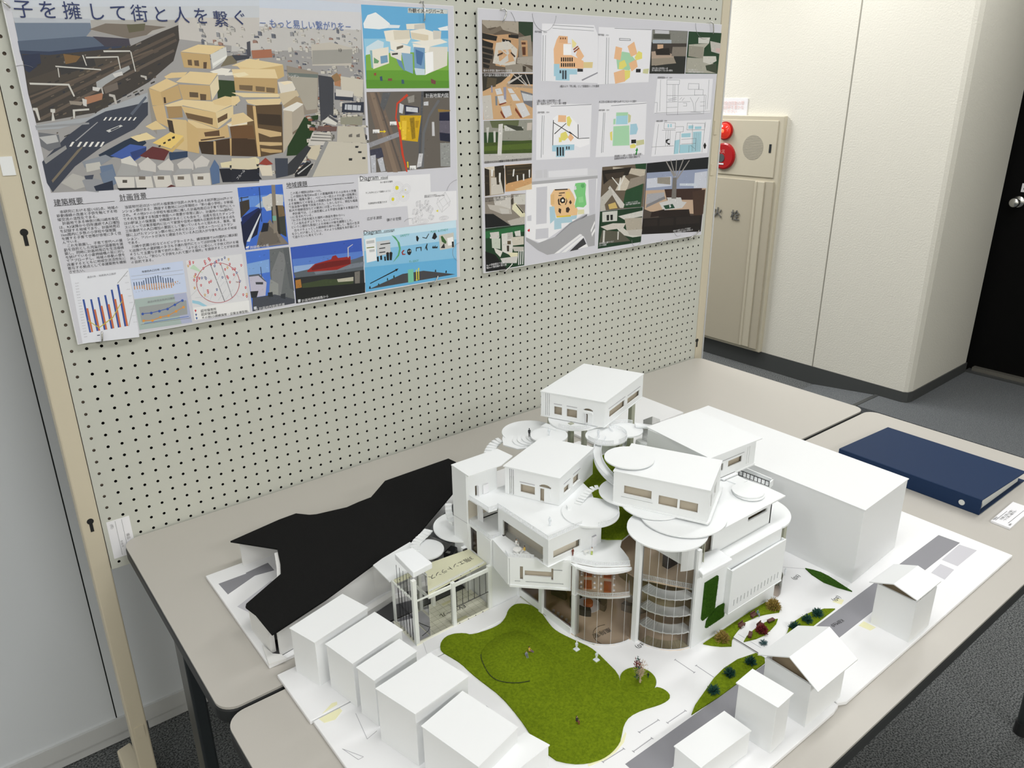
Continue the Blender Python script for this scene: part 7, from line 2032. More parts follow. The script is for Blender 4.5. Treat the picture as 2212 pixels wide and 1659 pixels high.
(60,50,42,13368,2297,14139,2308,14055,2157,13465,2136),
(206,196,180,14098,2217,14441,1970,14216,1795,13797,1828),
(150,140,128,14385,2102,14979,2157,14972,1930,14262,1823),
(34,72,44,14216,1795,14923,1934,14873,1282,14104,1321),
(206,202,196,13585,1971,14193,1410,14151,1316,14010,1330,13520,1913),
(190,186,178,13240,1685,13611,1906,13711,1740,13406,1481,13459,1317,13242,1312),
(206,178,110,13542,1469,13815,1508,13916,1338,13594,1336),
(226,224,218,13890,1821,13972,2162,14009,2160,13992,1813),
(226,224,218,13910,1946,13642,2186,13669,2196,13937,1969),
(226,224,218,13965,1958,14144,2214,14173,2199,13994,1927)],
 'model_photo_j': [(24,56,34,13234,1307,14953,1268,14947,263,13196,284),
(206,206,200,13325,1282,13920,1267,13918,981,13337,1009),
(30,30,30,13492,1186,13593,1182,13600,1027,13509,1030),
(30,30,30,13639,1178,13740,1174,13748,1024,13655,1027),
(206,204,198,13953,1108,14960,1174,14952,1008,14219,983),
(176,168,154,14217,1016,14945,975,14962,602,14337,605),
(206,200,192,13274,887,13753,933,14273,878,14185,755,13531,761),
(206,204,196,13900,786,14185,755,14434,594,14935,435,14590,441,14149,560),
(190,186,178,14333,672,14970,635,14960,432,14439,526),
(90,88,76,13347,782,14048,671,14498,351,13227,405),
(206,204,198,13384,778,13457,769,13445,444,13372,436),
(206,204,198,13953,681,14010,675,14004,443,13956,449)],
 'model_photo_k': [(76,66,60,15027,2481,17770,2501,17665,266,14951,485),
(20,24,30,15027,2481,17770,2501,17772,2140,15040,2185),
(150,160,186,15048,2217,17770,2157,17786,1580,15036,1729),
(206,210,222,15060,2054,16115,2046,16141,1776,15080,1791),
(206,210,222,17172,2076,17750,2089,17786,1580,17169,1629),
(196,170,146,15036,1729,17758,1583,17734,1089,17315,843,15282,1110,15027,1201),
(60,40,34,15840,1699,17559,1598,17603,1243,15971,1385),
(70,50,40,17126,1528,17734,1549,17713,804,17271,741),
(150,144,134,15505,2055,16065,2033,16086,1814,15519,1890),
(206,214,226,16504,1816,17263,1760,17272,1683,16511,1748),
(170,170,176,15093,1626,15847,1614,15861,1462,15066,1331),
(130,130,134,15116,1326,15858,1496,15916,1423,15074,1230),
(206,206,206,15643,1329,16181,1366,16886,1235,16687,1079,15843,1090),
(30,72,52,15831,1227,16245,1241,16364,1110,15944,1115),
(206,206,206,15965,1453,16600,1399,16730,1180,16085,1272),
(120,116,112,16181,2008,16354,1996,16389,1382,16177,1401),
(150,146,142,16223,2005,15818,2493,15847,2505,16268,2069),
(150,146,142,16251,2037,16019,2515,16049,2519,16289,2067),
(150,146,142,16282,2034,16276,2513,16307,2518,16322,2058),
(150,146,142,16317,1998,16589,2516,16631,2513,16359,1995),
(150,146,142,16342,1963,16858,2467,16892,2452,16377,1927),
(40,26,24,15334,1088,15892,1120,15908,947,15296,940),
(34,24,22,15688,1105,17020,1013,17099,793,15654,904),
(26,20,20,14997,936,17660,773,17665,266,14956,484),
(40,32,30,15050,897,15605,874,15623,667,15040,696),
(40,32,30,15709,864,16338,828,16339,608,15717,650),
(40,32,30,16445,824,17548,767,17553,532,16456,606),
(206,206,206,16090,1221,16141,1233,16190,1160,16119,1139)],
 'site_plan_drawing': [(214,214,220,10809,2470,13097,2453,13105,2254,10809,2298),
(206,206,212,10924,2548,11156,2547,11157,2359,10924,2347),
(206,206,212,11195,2553,11313,2551,11314,2348,11196,2351),
(230,230,236,11352,2505,12728,2491,12735,2310,11362,2345),
(176,176,180,10809,2283,13104,2278,13107,2205,10809,2206),
(240,240,244,10618,2211,13099,2193,13057,1261,12617,1304,11126,692,10612,906),
(206,206,214,10955,2128,11316,2129,11304,1191,10949,1198),
(206,206,214,10938,1079,11366,1063,11368,802,10926,814),
(206,206,214,10653,1437,10789,1454,10788,1305,10652,1319),
(206,206,214,12760,2186,13064,2195,13057,1261,12837,1251),
(236,196,146,11557,2037,12089,2010,12218,1864,12306,1704,12267,1585,12398,1449,12381,1296,11648,1308,11564,1528,11441,1660,11430,1899),
(240,206,120,11966,1944,12091,1934,12135,1810,12033,1727,11949,1795),
(226,186,130,11430,1899,11559,1918,11562,1649,11441,1660),
(40,30,26,11577,2035,12027,2015,12027,1988,11578,2006),
(60,44,36,11720,1934,11925,1933,11926,1909,11721,1911),
(60,44,36,11701,1876,11824,1878,11824,1854,11714,1851),
(30,26,24,11764,1781,11866,1817,11950,1750,11931,1661,11827,1655,11757,1706),
(250,244,230,11814,1747,11867,1766,11905,1727,11872,1693,11823,1704),
(60,44,36,11682,1758,11731,1799,11745,1662,11808,1596,11705,1636),
(60,44,36,11969,1794,12021,1698,11973,1611,11932,1600,11988,1701),
(60,44,36,11975,1520,12058,1543,12122,1475,12061,1389,11977,1413),
(60,44,36,12076,1663,12138,1718,12181,1638,12132,1597),
(60,44,36,11727,1543,11810,1505,11791,1385,11708,1454),
(176,208,222,11401,1603,11563,1603,11628,1279,11426,1163),
(176,208,222,11567,1285,12381,1296,12362,1204,12192,1191,12215,1126,11816,1137,11827,997,11570,994),
(226,196,60,11648,1338,12147,1319,12156,1281,11656,1301),
(226,222,180,12390,1435,12635,1421,12639,1302,12402,1309),
(128,206,132,12400,2137,12634,2129,12687,2070,12665,1827,12718,1544,12612,1476,12396,1511,12312,1488,12292,1582,12347,1761,12249,1952,12295,2130),
(96,176,104,12507,2099,12613,2100,12637,2013,12553,1989,12492,2039),
(150,216,150,12411,1756,12581,1772,12607,1616,12436,1616),
(226,226,230,12246,2058,12318,2061,12341,1975,12266,1957),
(150,150,156,11086,667,11573,793,12110,1106,12748,1291,12750,1228,12323,1084,11988,870,11329,621,11167,611),
(90,90,96,11573,762,12112,1013,12663,1237,12749,1275,12749,1253,12239,1030,11740,712,11410,689),
(170,170,174,10612,906,11006,707,11655,815,12194,1097,12750,1228,13057,1261,13069,391,12823,389,12682,664,12503,780,11579,356,11331,357,11006,523,10612,815),
(240,240,242,11579,356,12504,774,12591,745,11745,359),
(240,240,242,11830,349,12592,722,12663,682,11999,349),
(60,60,64,12127,349,12638,653,12754,463,12429,358),
(240,240,242,12754,479,12823,389,12428,374),
(240,240,242,12896,832,13043,1072,13058,1006,12921,765),
(240,240,242,12935,731,13064,877,13067,797,12956,648),
(206,40,50,10652,1081,10730,1117,10737,1042,10683,1042)],
 'floor_plan_a': [(236,236,242,11119,5918,12830,5946,12982,5723,13008,4593,11107,4648),
(238,190,146,11661,5668,11948,5664,11952,5506,12068,5509,12075,5243,12496,5115,12501,4938,11520,4942,11495,5364,11587,5575),
(238,190,146,12306,5449,12512,5224,12376,5100,12232,5246),
(230,180,136,11661,5668,11948,5664,11952,5511,11664,5512),
(238,226,160,12085,5615,12245,5514,12208,5433,12110,5404),
(250,250,252,11809,5489,12069,5496,12075,5243,11814,5239),
(226,206,150,12497,5088,12822,5093,12807,4955,12501,4952),
(168,208,226,11507,5035,11690,5037,11692,4931,12281,4922,12284,4800,12026,4798,12029,4654,11569,4662,11568,4756,11510,4756),
(150,150,160,12997,4859,13007,4831,12470,4649,12437,4676),
(30,24,22,11734,5184,11776,5185,11778,5092,11736,5091),
(30,24,22,11803,5185,11846,5186,11848,5093,11805,5092),
(30,24,22,11873,5186,11916,5187,11918,5094,11875,5093),
(30,24,22,11943,5188,11986,5188,11988,5095,11945,5094),
(30,24,22,12013,5189,12056,5190,12059,5096,12015,5095),
(30,24,22,12084,5190,12127,5191,12129,5097,12086,5096),
(30,24,22,11736,5057,11779,5057,11780,4972,11738,4971),
(30,24,22,11806,5057,11848,5058,11850,4972,11807,4972),
(30,24,22,11876,5058,11918,5059,11920,4973,11877,4973),
(30,24,22,11946,5059,11989,5060,11991,4974,11948,4973),
(30,24,22,12016,5060,12059,5061,12061,4975,12018,4974),
(30,24,22,12087,5061,12130,5062,12132,4975,12089,4975),
(30,24,22,12158,5062,12201,5063,12204,4976,12160,4976),
(150,80,44,12130,5378,12286,5462,12310,5441,12162,5352),
(150,80,44,12151,5325,12326,5423,12351,5402,12180,5299),
(120,70,40,11700,5630,11738,5631,11739,5592,11700,5591),
(120,70,40,11776,5632,11814,5634,11815,5594,11777,5593),
(120,70,40,11853,5635,11891,5636,11892,5597,11853,5595),
(60,70,80,11693,4891,11751,4891,11752,4824,11694,4823),
(60,70,80,11782,4891,11840,4892,11844,4689,11785,4689),
(60,70,80,11867,4892,11926,4892,11930,4689,11871,4689),
(40,40,44,12292,4936,12482,4930,12484,4864,12294,4863),
(120,124,130,11451,5900,12824,5900,12824,5889,11451,5890),
(120,124,130,11452,5829,12827,5820,12827,5812,11452,5821),
(120,124,130,11153,5665,11168,5665,11152,4648,11137,4648),
(120,124,130,11231,5667,11242,5668,11227,4648,11216,4648)],
 'floor_plan_b': [(236,236,242,12995,5912,14944,5928,14932,4620,13009,4565),
(168,214,178,13867,5361,14131,5338,14412,5143,14159,4910,13717,4935,13660,5188),
(238,190,146,14300,5610,14445,5315,14204,5240,14056,5491),
(238,190,146,13623,5481,13862,5445,13814,5148,13574,5187),
(238,190,146,14409,5186,14476,4999,14250,4882,14126,5082),
(238,190,146,13980,4937,14020,4635,13650,4578,13583,4849),
(232,222,120,14485,5388,14624,5348,14634,5204,14411,5157,14339,5228),
(232,222,120,13773,5105,13966,5165,14063,5024,13892,4936,13761,4935),
(232,222,120,13981,4908,14203,4910,14192,4737,14019,4650),
(206,206,160,14699,4943,14920,4960,14893,4827,14684,4841),
(26,26,28,14417,4947,14598,4948,14595,4861,14414,4860),
(120,124,130,13557,5905,14935,5922,14936,5910,13558,5895),
(120,124,130,13278,5678,13295,5678,13305,4570,13288,4570),
(120,124,130,13358,5680,13370,5681,13391,4570,13378,4570),
(120,124,130,13740,5678,14154,5676,14166,5626,13744,5623),
(236,236,242,13763,5665,14137,5665,14139,5639,13764,5637)],
 'floor_plan_c': [(236,236,242,10959,4141,12819,4084,12804,2772,10943,2800),
(246,246,250,11496,3775,11612,3841,12048,3831,12338,3610,12368,3263,12766,3247,12771,3100,12437,3027,12290,3078,11464,3130),
(238,190,146,11670,3848,11936,3833,11931,3673,11661,3686),
(238,190,146,12098,3403,12215,3284,12103,3193,11999,3301),
(232,222,120,11949,3791,12048,3817,12132,3701,12054,3562,11973,3593),
(232,222,120,11757,3402,11936,3452,12019,3306,11900,3225,11739,3246),
(232,222,120,11698,3319,11779,3287,11800,3201,11701,3191),
(168,208,226,11472,3130,12236,3118,12231,2978,11913,2980,11900,2827,11606,2837,11604,2975,11474,2982),
(40,44,50,11623,3080,11686,3077,11690,2861,11634,2864),
(40,44,50,11722,3075,11782,3072,11786,2856,11734,2859),
(40,44,50,11814,3071,11871,3068,11875,2851,11826,2854),
(60,64,70,11943,3079,11992,3077,11993,3005,11945,3007),
(60,64,70,12024,3076,12073,3073,12075,3001,12026,3003),
(40,40,44,11496,3733,11520,3732,11503,3128,11480,3129),
(40,40,44,11497,3691,12139,3387,12123,3371,11489,3675),
(40,40,44,11539,3410,11932,3651,11948,3639,11555,3392),
(40,40,44,12057,3448,12368,3263,12348,3252,12041,3431),
(40,40,44,12368,3263,12765,3262,12766,3247,12368,3249),
(40,40,44,12338,3610,12362,3603,12380,3263,12355,3264),
(120,124,130,11415,4066,12811,4085,12811,4073,11415,4055),
(120,124,130,11134,3853,11149,3852,11116,2849,11100,2850),
(120,124,130,11194,3851,11206,3851,11177,2917,11166,2918)],
 'floor_plan_d': [(236,236,242,13092,4109,14902,4111,14912,2720,13006,2755),
(172,218,180,13732,3864,14180,3860,14176,3780,13728,3776),
(168,214,230,13737,3775,14176,3780,14177,3554,13727,3562),
(172,218,180,13640,3517,14247,3522,14290,3001,13635,3016),
(172,218,180,13635,3704,13714,3711,13713,3568,13633,3565),
(206,206,160,14183,3824,14300,3777,14287,3611,14198,3584),
(168,208,226,14291,3551,14531,3559,14601,3419,14541,3283,14286,3277),
(206,206,160,14552,3113,14858,3131,14882,3005,14562,2973),
(26,26,28,14350,3146,14541,3144,14548,3045,14356,3047),
(232,222,120,14304,3000,14464,3039,14561,2988,14519,2922,14332,2921),
(232,222,120,13516,3366,13602,3393,13615,3152,13547,3170),
(40,150,64,14531,2740,14572,2832,14533,2850,14603,2930,14646,2844,14618,2845,14598,2730),
(120,124,130,13525,4044,14894,4087,14895,4075,13526,4032),
(120,124,130,13252,3875,13269,3874,13233,2854,13215,2855),
(120,124,130,13304,3873,13317,3873,13289,2866,13276,2867)],
 'section_drawing': [(236,236,242,15280,4695,17687,4709,17673,3778,15211,3807),
(110,114,122,15676,4684,16209,4676,16210,4669,15676,4677),
(110,114,122,16215,4672,16212,4558,16201,4559,16204,4673),
(110,114,122,16206,4555,15673,4556,15672,4563,16206,4562),
(110,114,122,15667,4560,15670,4681,15681,4681,15678,4559),
(110,114,122,16603,4586,17066,4576,17066,4569,16604,4579),
(110,114,122,17072,4572,17073,4424,17062,4424,17060,4573),
(110,114,122,17068,4421,16606,4423,16605,4430,17067,4428),
(110,114,122,16600,4427,16598,4583,16609,4582,16611,4426),
(110,114,122,16900,4429,17280,4417,17280,4410,16900,4422),
(110,114,122,17286,4413,17289,4263,17277,4264,17274,4414),
(110,114,122,17283,4260,16903,4264,16902,4271,17282,4267),
(110,114,122,16897,4267,16894,4425,16906,4425,16909,4267),
(110,114,122,15692,4559,15747,3757,15736,3758,15682,4560),
(110,114,122,15741,3761,17377,3755,17378,3748,15742,3754),
(110,114,122,17372,3752,17337,4253,17349,4253,17384,3751),
(110,114,122,16177,4558,16219,3746,16208,3747,16165,4559),
(110,114,122,16201,4268,17421,4266,17422,4259,16201,4261),
(110,114,122,17428,4262,17451,3864,17439,3864,17416,4262),
(110,114,122,15709,4103,16167,4103,16168,4096,15710,4096),
(110,114,122,15723,3955,16182,3956,16183,3949,15724,3948),
(110,114,122,15704,4273,16175,4268,16176,4261,15704,4266),
(110,114,122,15953,4559,15983,4096,15972,4096,15942,4559),
(110,114,122,16027,4559,16058,4095,16047,4095,16016,4559),
(110,114,122,16722,4214,16870,4053,16860,4050,16712,4211),
(110,114,122,16871,4052,16951,3810,16939,3809,16859,4051),
(110,114,122,17114,4206,16975,4048,16965,4052,17104,4210),
(110,114,122,16976,4050,17004,3809,16992,3809,16964,4050),
(110,114,122,16761,3817,17239,3791,17239,3784,16761,3810),
(110,114,122,16218,4096,16730,4095,16731,4088,16219,4089),
(110,114,122,16425,4062,16579,4059,16580,4052,16426,4055),
(110,114,122,16585,4056,16594,3976,16582,3977,16574,4056),
(110,114,122,16588,3973,16434,3976,16433,3983,16587,3980),
(110,114,122,17177,4082,17390,4086,17391,4079,17178,4075),
(110,114,122,17190,3970,17404,3972,17405,3965,17192,3963),
(110,114,122,15234,3819,17667,3821,17668,3814,15235,3812),
(110,114,122,15420,4680,15454,3857,15443,3858,15410,4680),
(110,114,122,17519,4683,17530,3879,17518,3879,17507,4683),
(110,114,122,17070,4582,17089,4424,17078,4424,17059,4582),
(150,152,160,15761,4165,16128,4223,16133,4214,15766,4156),
(150,152,160,15789,4134,16133,4176,16137,4167,15793,4125),
(150,152,160,16257,4158,16352,4219,16363,4213,16268,4151),
(150,152,160,16361,4125,16455,4202,16468,4196,16374,4119),
(150,152,160,15225,4096,15331,4095,15332,4085,15226,4087),
(150,152,160,15339,4090,15337,3829,15322,3830,15324,4090)],
 'elevation_drawing': [(236,236,242,15278,3583,17754,3578,17682,2625,15198,2657),
(166,210,224,16161,3045,16375,3068,16363,2676,16157,2671),
(166,210,224,16435,3228,16853,3229,16850,3114,16446,3124),
(166,210,224,16400,2920,17076,2906,17076,2673,16404,2681),
(176,216,228,16956,3258,17346,3260,17374,2675,16995,2677),
(166,210,224,16725,3438,16951,3437,16951,3346,16735,3347),
(166,210,224,17018,3403,17319,3400,17322,3327,17027,3330),
(166,210,224,15815,3504,15875,3503,15883,3414,15823,3416),
(166,210,224,15924,3507,15985,3506,15993,3416,15933,3418),
(20,20,22,17472,2855,17533,2936,17616,2848,17583,2755,17517,2759),
(20,20,22,15764,3077,15862,3105,15964,3091,15856,3057,15821,3011,15975,2972,15929,2932,15770,3013),
(80,84,92,15671,3559,16148,3536,16149,3529,15671,3552),
(80,84,92,16154,3532,16156,3366,16144,3367,16143,3533),
(80,84,92,16150,3363,15672,3379,15672,3386,16150,3370),
(80,84,92,15666,3383,15666,3556,15677,3556,15677,3382),
(80,84,92,16159,3427,16518,3422,16519,3415,16160,3420),
(80,84,92,16524,3418,16514,3273,16503,3274,16513,3419),
(80,84,92,16509,3270,16200,3272,16199,3279,16508,3277),
(80,84,92,16664,3514,17465,3481,17466,3474,16665,3507),
(80,84,92,17472,3477,17478,3295,17466,3296,17460,3478),
(80,84,92,17473,3292,16670,3319,16669,3327,17472,3299),
(80,84,92,16664,3323,16659,3511,16670,3511,16675,3323),
(80,84,92,15591,3351,16169,3331,16169,3324,15591,3344),
(80,84,92,15771,3341,15786,2900,15775,2901,15760,3342),
(80,84,92,15856,3338,15877,2896,15866,2896,15845,3339),
(80,84,92,15946,3335,15968,2891,15957,2892,15935,3336),
(80,84,92,16205,3275,16172,2679,16161,2681,16194,3276),
(80,84,92,16384,3278,16409,2690,16397,2691,16373,3279),
(80,84,92,16452,3068,17110,3074,17111,3067,16453,3061),
(80,84,92,17116,3070,17132,2703,17120,2704,17104,3071),
(80,84,92,16465,2937,17115,2935,17117,2927,16467,2930),
(80,84,92,16818,2885,16829,2685,16818,2686,16806,2886),
(80,84,92,15187,2916,15530,2915,15531,2908,15188,2909),
(80,84,92,15530,2915,16134,2904,16135,2896,15531,2908),
(80,84,92,15434,3516,15357,2696,15346,2698,15424,3517),
(80,84,92,17494,3519,17437,2654,17425,2656,17482,3520),
(80,84,92,16911,3471,16976,2711,16964,2712,16899,3472),
(80,84,92,16879,2885,17094,2782,17087,2776,16873,2879),
(120,150,170,16988,3240,17018,2703,17009,2703,16980,3240),
(120,150,170,17031,3238,17061,2700,17052,2701,17023,3239),
(120,150,170,17074,3237,17104,2698,17096,2699,17065,3237),
(120,150,170,17117,3235,17148,2696,17139,2697,17108,3236),
(120,150,170,17160,3234,17191,2694,17182,2694,17151,3234),
(120,150,170,17203,3232,17235,2692,17226,2692,17194,3233),
(120,150,170,17246,3231,17278,2689,17270,2690,17238,3231),
(120,150,170,17290,3229,17322,2687,17313,2688,17281,3229)],
}

# ================================================================ the two presentation boards
mat('foam_edge', (0.80, 0.81, 0.82), 0.6)
mat('paper_grey', s2l((212, 212, 220)), 0.4, spec=0.4)
mat('ink_black', (0.025, 0.025, 0.03), 0.6)
mat('ink_navy', (0.02, 0.035, 0.13), 0.6)
mat('ink_blue', (0.10, 0.17, 0.42), 0.6)
mat('ink_white', (0.80, 0.80, 0.82), 0.6)
mat('ink_green', (0.10, 0.42, 0.30), 0.6)
mat('ink_grey', (0.28, 0.28, 0.31), 0.6)
YF = -0.0120
def board(label, x0, x1, z0, z1, skew=0.0):
    t = thing('presentation_board', label, 'poster', ((x0 + x1) / 2, YF, z0))
    b = MB(); b.faces([(x0, YF, z0), (x1 - skew, YF, z0), (x1, YF, z1), (x0, YF, z1), (x0, YF + 0.005, z0), (x1 - skew, YF + 0.005, z0), (x1, YF + 0.005, z1), (x0, YF + 0.005, z1)],
        [(0, 1, 2, 3), (7, 6, 5, 4), (0, 4, 5, 1), (1, 5, 6, 2), (2, 6, 7, 3), (3, 7, 4, 0)])
    b.build('foam_board', 'foam_edge', t)
    b = MB(); m = 0.0012; b.face([(x0 + m, YF - 0.0001, z0 + m), (x1 - m - skew, YF - 0.0001, z0 + m), (x1 - m, YF - 0.0001, z1 - m), (x0 + m, YF - 0.0001, z1 - m)])
    b.build('printed_sheet', 'paper_grey', t)
    return t
P1 = board('large presentation board with the aerial city photograph, left on the pegboard', 0.0105, 0.8600, 1.1185, 1.7165, 0.008)
P2 = board('presentation board with floor plans and model photographs, right on the pegboard', 0.9245, 1.7900, 1.1165, 1.7160, 0.020)
LAY = 0.000008
def picture(name, parent, extra=None):
    b = MB(); k = 0
    hs = [(ln[:3], [v / 10000 for v in ln[3:]]) for ln in PRINTS[name]]
    if extra: hs = extra(hs)
    cells, C_ = {}, 0.006                      # each patch lies just above the patches it overlaps
    for h, v in hs:
        b.col = s2l(h)
        x0, x1, z0, z1 = min(v[0::2]), max(v[0::2]), min(v[1::2]), max(v[1::2])
        keys = [(i, j) for i in range(int(x0 / C_), int(x1 / C_) + 1) for j in range(int(z0 / C_), int(z1 / C_) + 1)]
        k = 0
        for ky in keys:
            for q in cells.get(ky, ()):
                if q[4] >= k and q[0] < x1 and q[1] > x0 and q[2] < z1 and q[3] > z0: k = q[4] + 1
        for ky in keys: cells.setdefault(ky, []).append((x0, x1, z0, z1, k))
        b.face([(v[i], YF - 0.0002 - k * LAY, 1.1 + v[i + 1]) for i in range(0, len(v), 2)])
    return b.build(name, 'print_ink', parent)
HULL = [(0.245, 1.44), (0.255, 1.53), (0.30, 1.60), (0.355, 1.60), (0.39, 1.575), (0.45, 1.565), (0.49, 1.53), (0.495, 1.47), (0.455, 1.41), (0.36, 1.40), (0.29, 1.425)]
def city(hs):
    """many small buildings scattered over the city part of the aerial photograph"""
    r = random.Random(11); cut = next(i for i, (h, v) in enumerate(hs) if h == (36, 60, 22))
    out = []
    ink = lambda c: tuple(max(0, min(255, int(v))) for v in c)
    for i in range(620):
        z = 1.665 - 0.27 * (i / 620) ** 0.9
        x = r.uniform(0.30 if z > 1.60 else 0.33, 0.626)
        if inside((x, z), HULL) or (z < 1.47 and x < 0.40): continue
        f = (1.70 - z) / 0.30
        w, h = r.uniform(0.003, 0.007) * (0.7 + 1.6 * f), r.uniform(0.0015, 0.004) * (0.7 + 2.0 * f)
        if z > 1.62: h *= 2.0
        if x + w > 0.628 or z - h < 1.382: continue
        g = r.random(); pale = max(0, 1 - f * 1.5)
        base = (206, 200, 188) if g < .5 else (182, 178, 172) if g < .72 else (110, 112, 120) if g < .84 else (52, 58, 78) if g < .93 else (150, 96, 76)
        base = [c * (1 - .5 * pale) + 205 * .5 * pale for c in base]
        sk = r.uniform(-.25, .25) * h
        out.append((ink(base), [x, z - 1.1, x + w, z - 1.1 + sk, x + w, z - h - 1.1 + sk, x, z - h - 1.1]))
        out.append((ink([c * (.58 + .25 * pale) for c in base]), [x + w, z - 1.1 + sk, x + w * 1.4, z - h * .2 - 1.1, x + w * 1.4, z - h - 1.1, x + w, z - h - 1.1 + sk]))
        if r.random() < .65:
            rc = r.choice([(60, 62, 72), (90, 88, 90), (214, 210, 204), (48, 60, 90), (120, 84, 72)])
            rc = [c * (1 - .6 * pale) + 200 * .6 * pale for c in rc]
            out.append((ink(rc), [x - w * .05, z - 1.1, x + w * .4, z + h * .4 - 1.1, x + w * 1.4, z - h * .15 - 1.1, x + w, z - 1.1 + sk]))
        if r.random() < .6:
            for q in (.15, .45, .72):
                out.append((ink([c * .6 for c in base]), [x + w * q, z - h * .35 - 1.1, x + w * (q + .14), z - h * .35 - 1.1, x + w * (q + .14), z - h * .6 - 1.1, x + w * q, z - h * .6 - 1.1]))
    tr = []
    for i in range(260):                                  # ballast, bushes and clutter by the tracks
        z = r.uniform(1.46, 1.635); x = r.uniform(0.035, 0.23)
        if not inside((x, z), [(0.03, 1.50), (0.04, 1.60), (0.20, 1.63), (0.24, 1.62), (0.23, 1.58), (0.15, 1.50), (0.06, 1.47)]): continue
        c = r.choice([(44, 40, 38), (84, 74, 64), (70, 66, 52), (104, 92, 76), (36, 40, 50), (120, 112, 104)])
        w, h = r.uniform(.002, .009), r.uniform(.001, .003)
        tr.append((ink(c), [x, z - 1.1, x + w, z + w * .4 - 1.1, x + w, z - h + w * .4 - 1.1, x, z - h - 1.1]))
    t0 = next(i for i, (h, v) in enumerate(hs) if h == (88, 76, 66))
    masses = next(i for i, (h, v) in enumerate(hs) if h == (58, 62, 72) and i > cut)
    return hs[:t0] + tr + hs[t0:cut] + out[: len(out) * 2 // 3] + hs[cut:masses] + hs[masses:masses + 8] + out[len(out) * 2 // 3:] + hs[masses + 8:]
picture('aerial_photo', P1, city)
def grain(seed, n, s=0.004):
    """soft mottling in the colours of the print itself"""
    def f(hs):
        r = random.Random(seed); out = []
        for h, v in hs:
            out.append((h, v))
            c = h
            xs, zs = v[0::2], v[1::2]
            A = (max(xs) - min(xs)) * (max(zs) - min(zs))
            poly = list(zip(xs, zs))
            for _ in range(min(40, int(A * n))):
                p = (r.uniform(min(xs), max(xs)), r.uniform(min(zs), max(zs)))
                w, hh = r.uniform(.3, 1) * s, r.uniform(.2, .6) * s
                if not (inside(p, poly) and inside((p[0] + w, p[1]), poly) and inside((p[0] + w, p[1] - hh), poly) and inside((p[0], p[1] - hh), poly)): continue
                k = r.uniform(.86, 1.14)
                out.append((tuple(min(255, int(a * k)) for a in c), [p[0], p[1], p[0] + w, p[1] + hh * .3, p[0] + w, p[1] - hh, p[0], p[1] - hh * 1.2]))
        return out
    return f
for n, e in (('perspective_picture', None), ('site_map', grain(2, 26000, .005)), ('street_photo_a', grain(3, 9000)), ('street_photo_b', grain(4, 9000)), ('street_photo_c', grain(5, 9000)),
             ('concept_diagram', None), ('visual_diagram', None), ('growth_chart', None), ('age_chart', None), ('trend_chart', None), ('nursery_map', None)):
    picture(n, P1, e)
for n, e in [('site_plan_drawing', None)] + [('model_photo_' + c, grain(ord(c), 9000, .004)) for c in 'abcdefghijk'] + [('floor_plan_' + c, None) for c in 'abcd'] + [('section_drawing', None), ('elevation_drawing', None)]:
    picture(n, P2, e)
def wr(name, body, x, z, size, m, parent, slope=0.0, sq=1.0, sp=1.0, res=1, lift=0.0):
    return lettering(name, body, (x, YF - 0.0006 - lift, z), (1, 0, slope), (-slope, 0, 1), size, m, parent, squeeze=sq, space=sp, res=res)
for i, ch in enumerate('子を擁して街と人を繋ぐ'):
    u = i / 10.0
    wr('title_lettering', ch, 0.0235 + 0.0345 * i + (0.0015 if i in (3, 4) else 0), 1.6595 + 0.0028 * u - (0.004 if ch == '繋' else 0.0), 0.0285, 'ink_navy', P1, 0.004, 1.0, res=3, lift=0.0008)
wr('subtitle_lettering', '－ もっと易しい繋がりを－', 0.4180, 1.6590, 0.0168, 'ink_blue', P1, 0.001, 0.93, res=2, lift=0.0008)
wr('photo_number', '13', 0.5755, 1.6190, 0.0085, 'ink_black', P1, lift=0.0008)
wr('sign_lettering', 'シンデン', 0.4640, 1.5715, 0.0058, 'ink_white', P1, -0.04, lift=0.0008)
wr('sign_lettering', 'フルール', 0.3400, 1.3855, 0.0060, 'ink_white', P1, 0.95, lift=0.0008)
wr('heading', '建築概要', 0.0213, 1.3662, 0.0120, 'ink_black', P1, 0.0, 0.95, res=2)
wr('heading', '計画背景', 0.1248, 1.3658, 0.0122, 'ink_black', P1, 0.0, 0.95, res=2)
wr('heading', '地域課題', 0.4365, 1.3635, 0.0120, 'ink_black', P1, 0.003, 0.95, res=2)
for xa, xb, z in ((0.0207, 0.1163, 1.3646), (0.1242, 0.3272, 1.3640), (0.4355, 0.5874, 1.3620), (0.6010, 0.6700, 1.3638), (0.5999, 0.6750, 1.2485)):
    b = MB(); b.face([(xa, YF - 0.0006, z), (xb, YF - 0.0006, z), (xb, YF - 0.0006, z + 0.0006), (xa, YF - 0.0006, z + 0.0006)]); b.build('heading_rule', 'ink_black', P1)
wr('body_text', '　本研究における狙いは2点、地域の\n移動導線の改善と子供を軸とする地\n域交流の活性化である。\n　計画地である神奈川県川崎市幸区\nは、R3以降から四年連続で人口増加\nを記録する地域であり、計画地周辺\n1km圏内に多数の小学校や保育園\nを擁する子育て世帯が非常に多く住\nんでいる。\n　これを勘案し、子育て世代への援\n助を目的とした児童向け図書館を建\n築し、同時に計画地周辺を生活導線\nを妨げている小倉跨線橋の坂に対し\nてアプローチし、地域の移動の便を\n改善するとともに地域交流活性化に\n寄与する拠点として本建築物を機能\nさせたい。', 0.0215, 1.3525, 0.0060, 'ink_black', P1, -0.006, 1.0, 1.085)
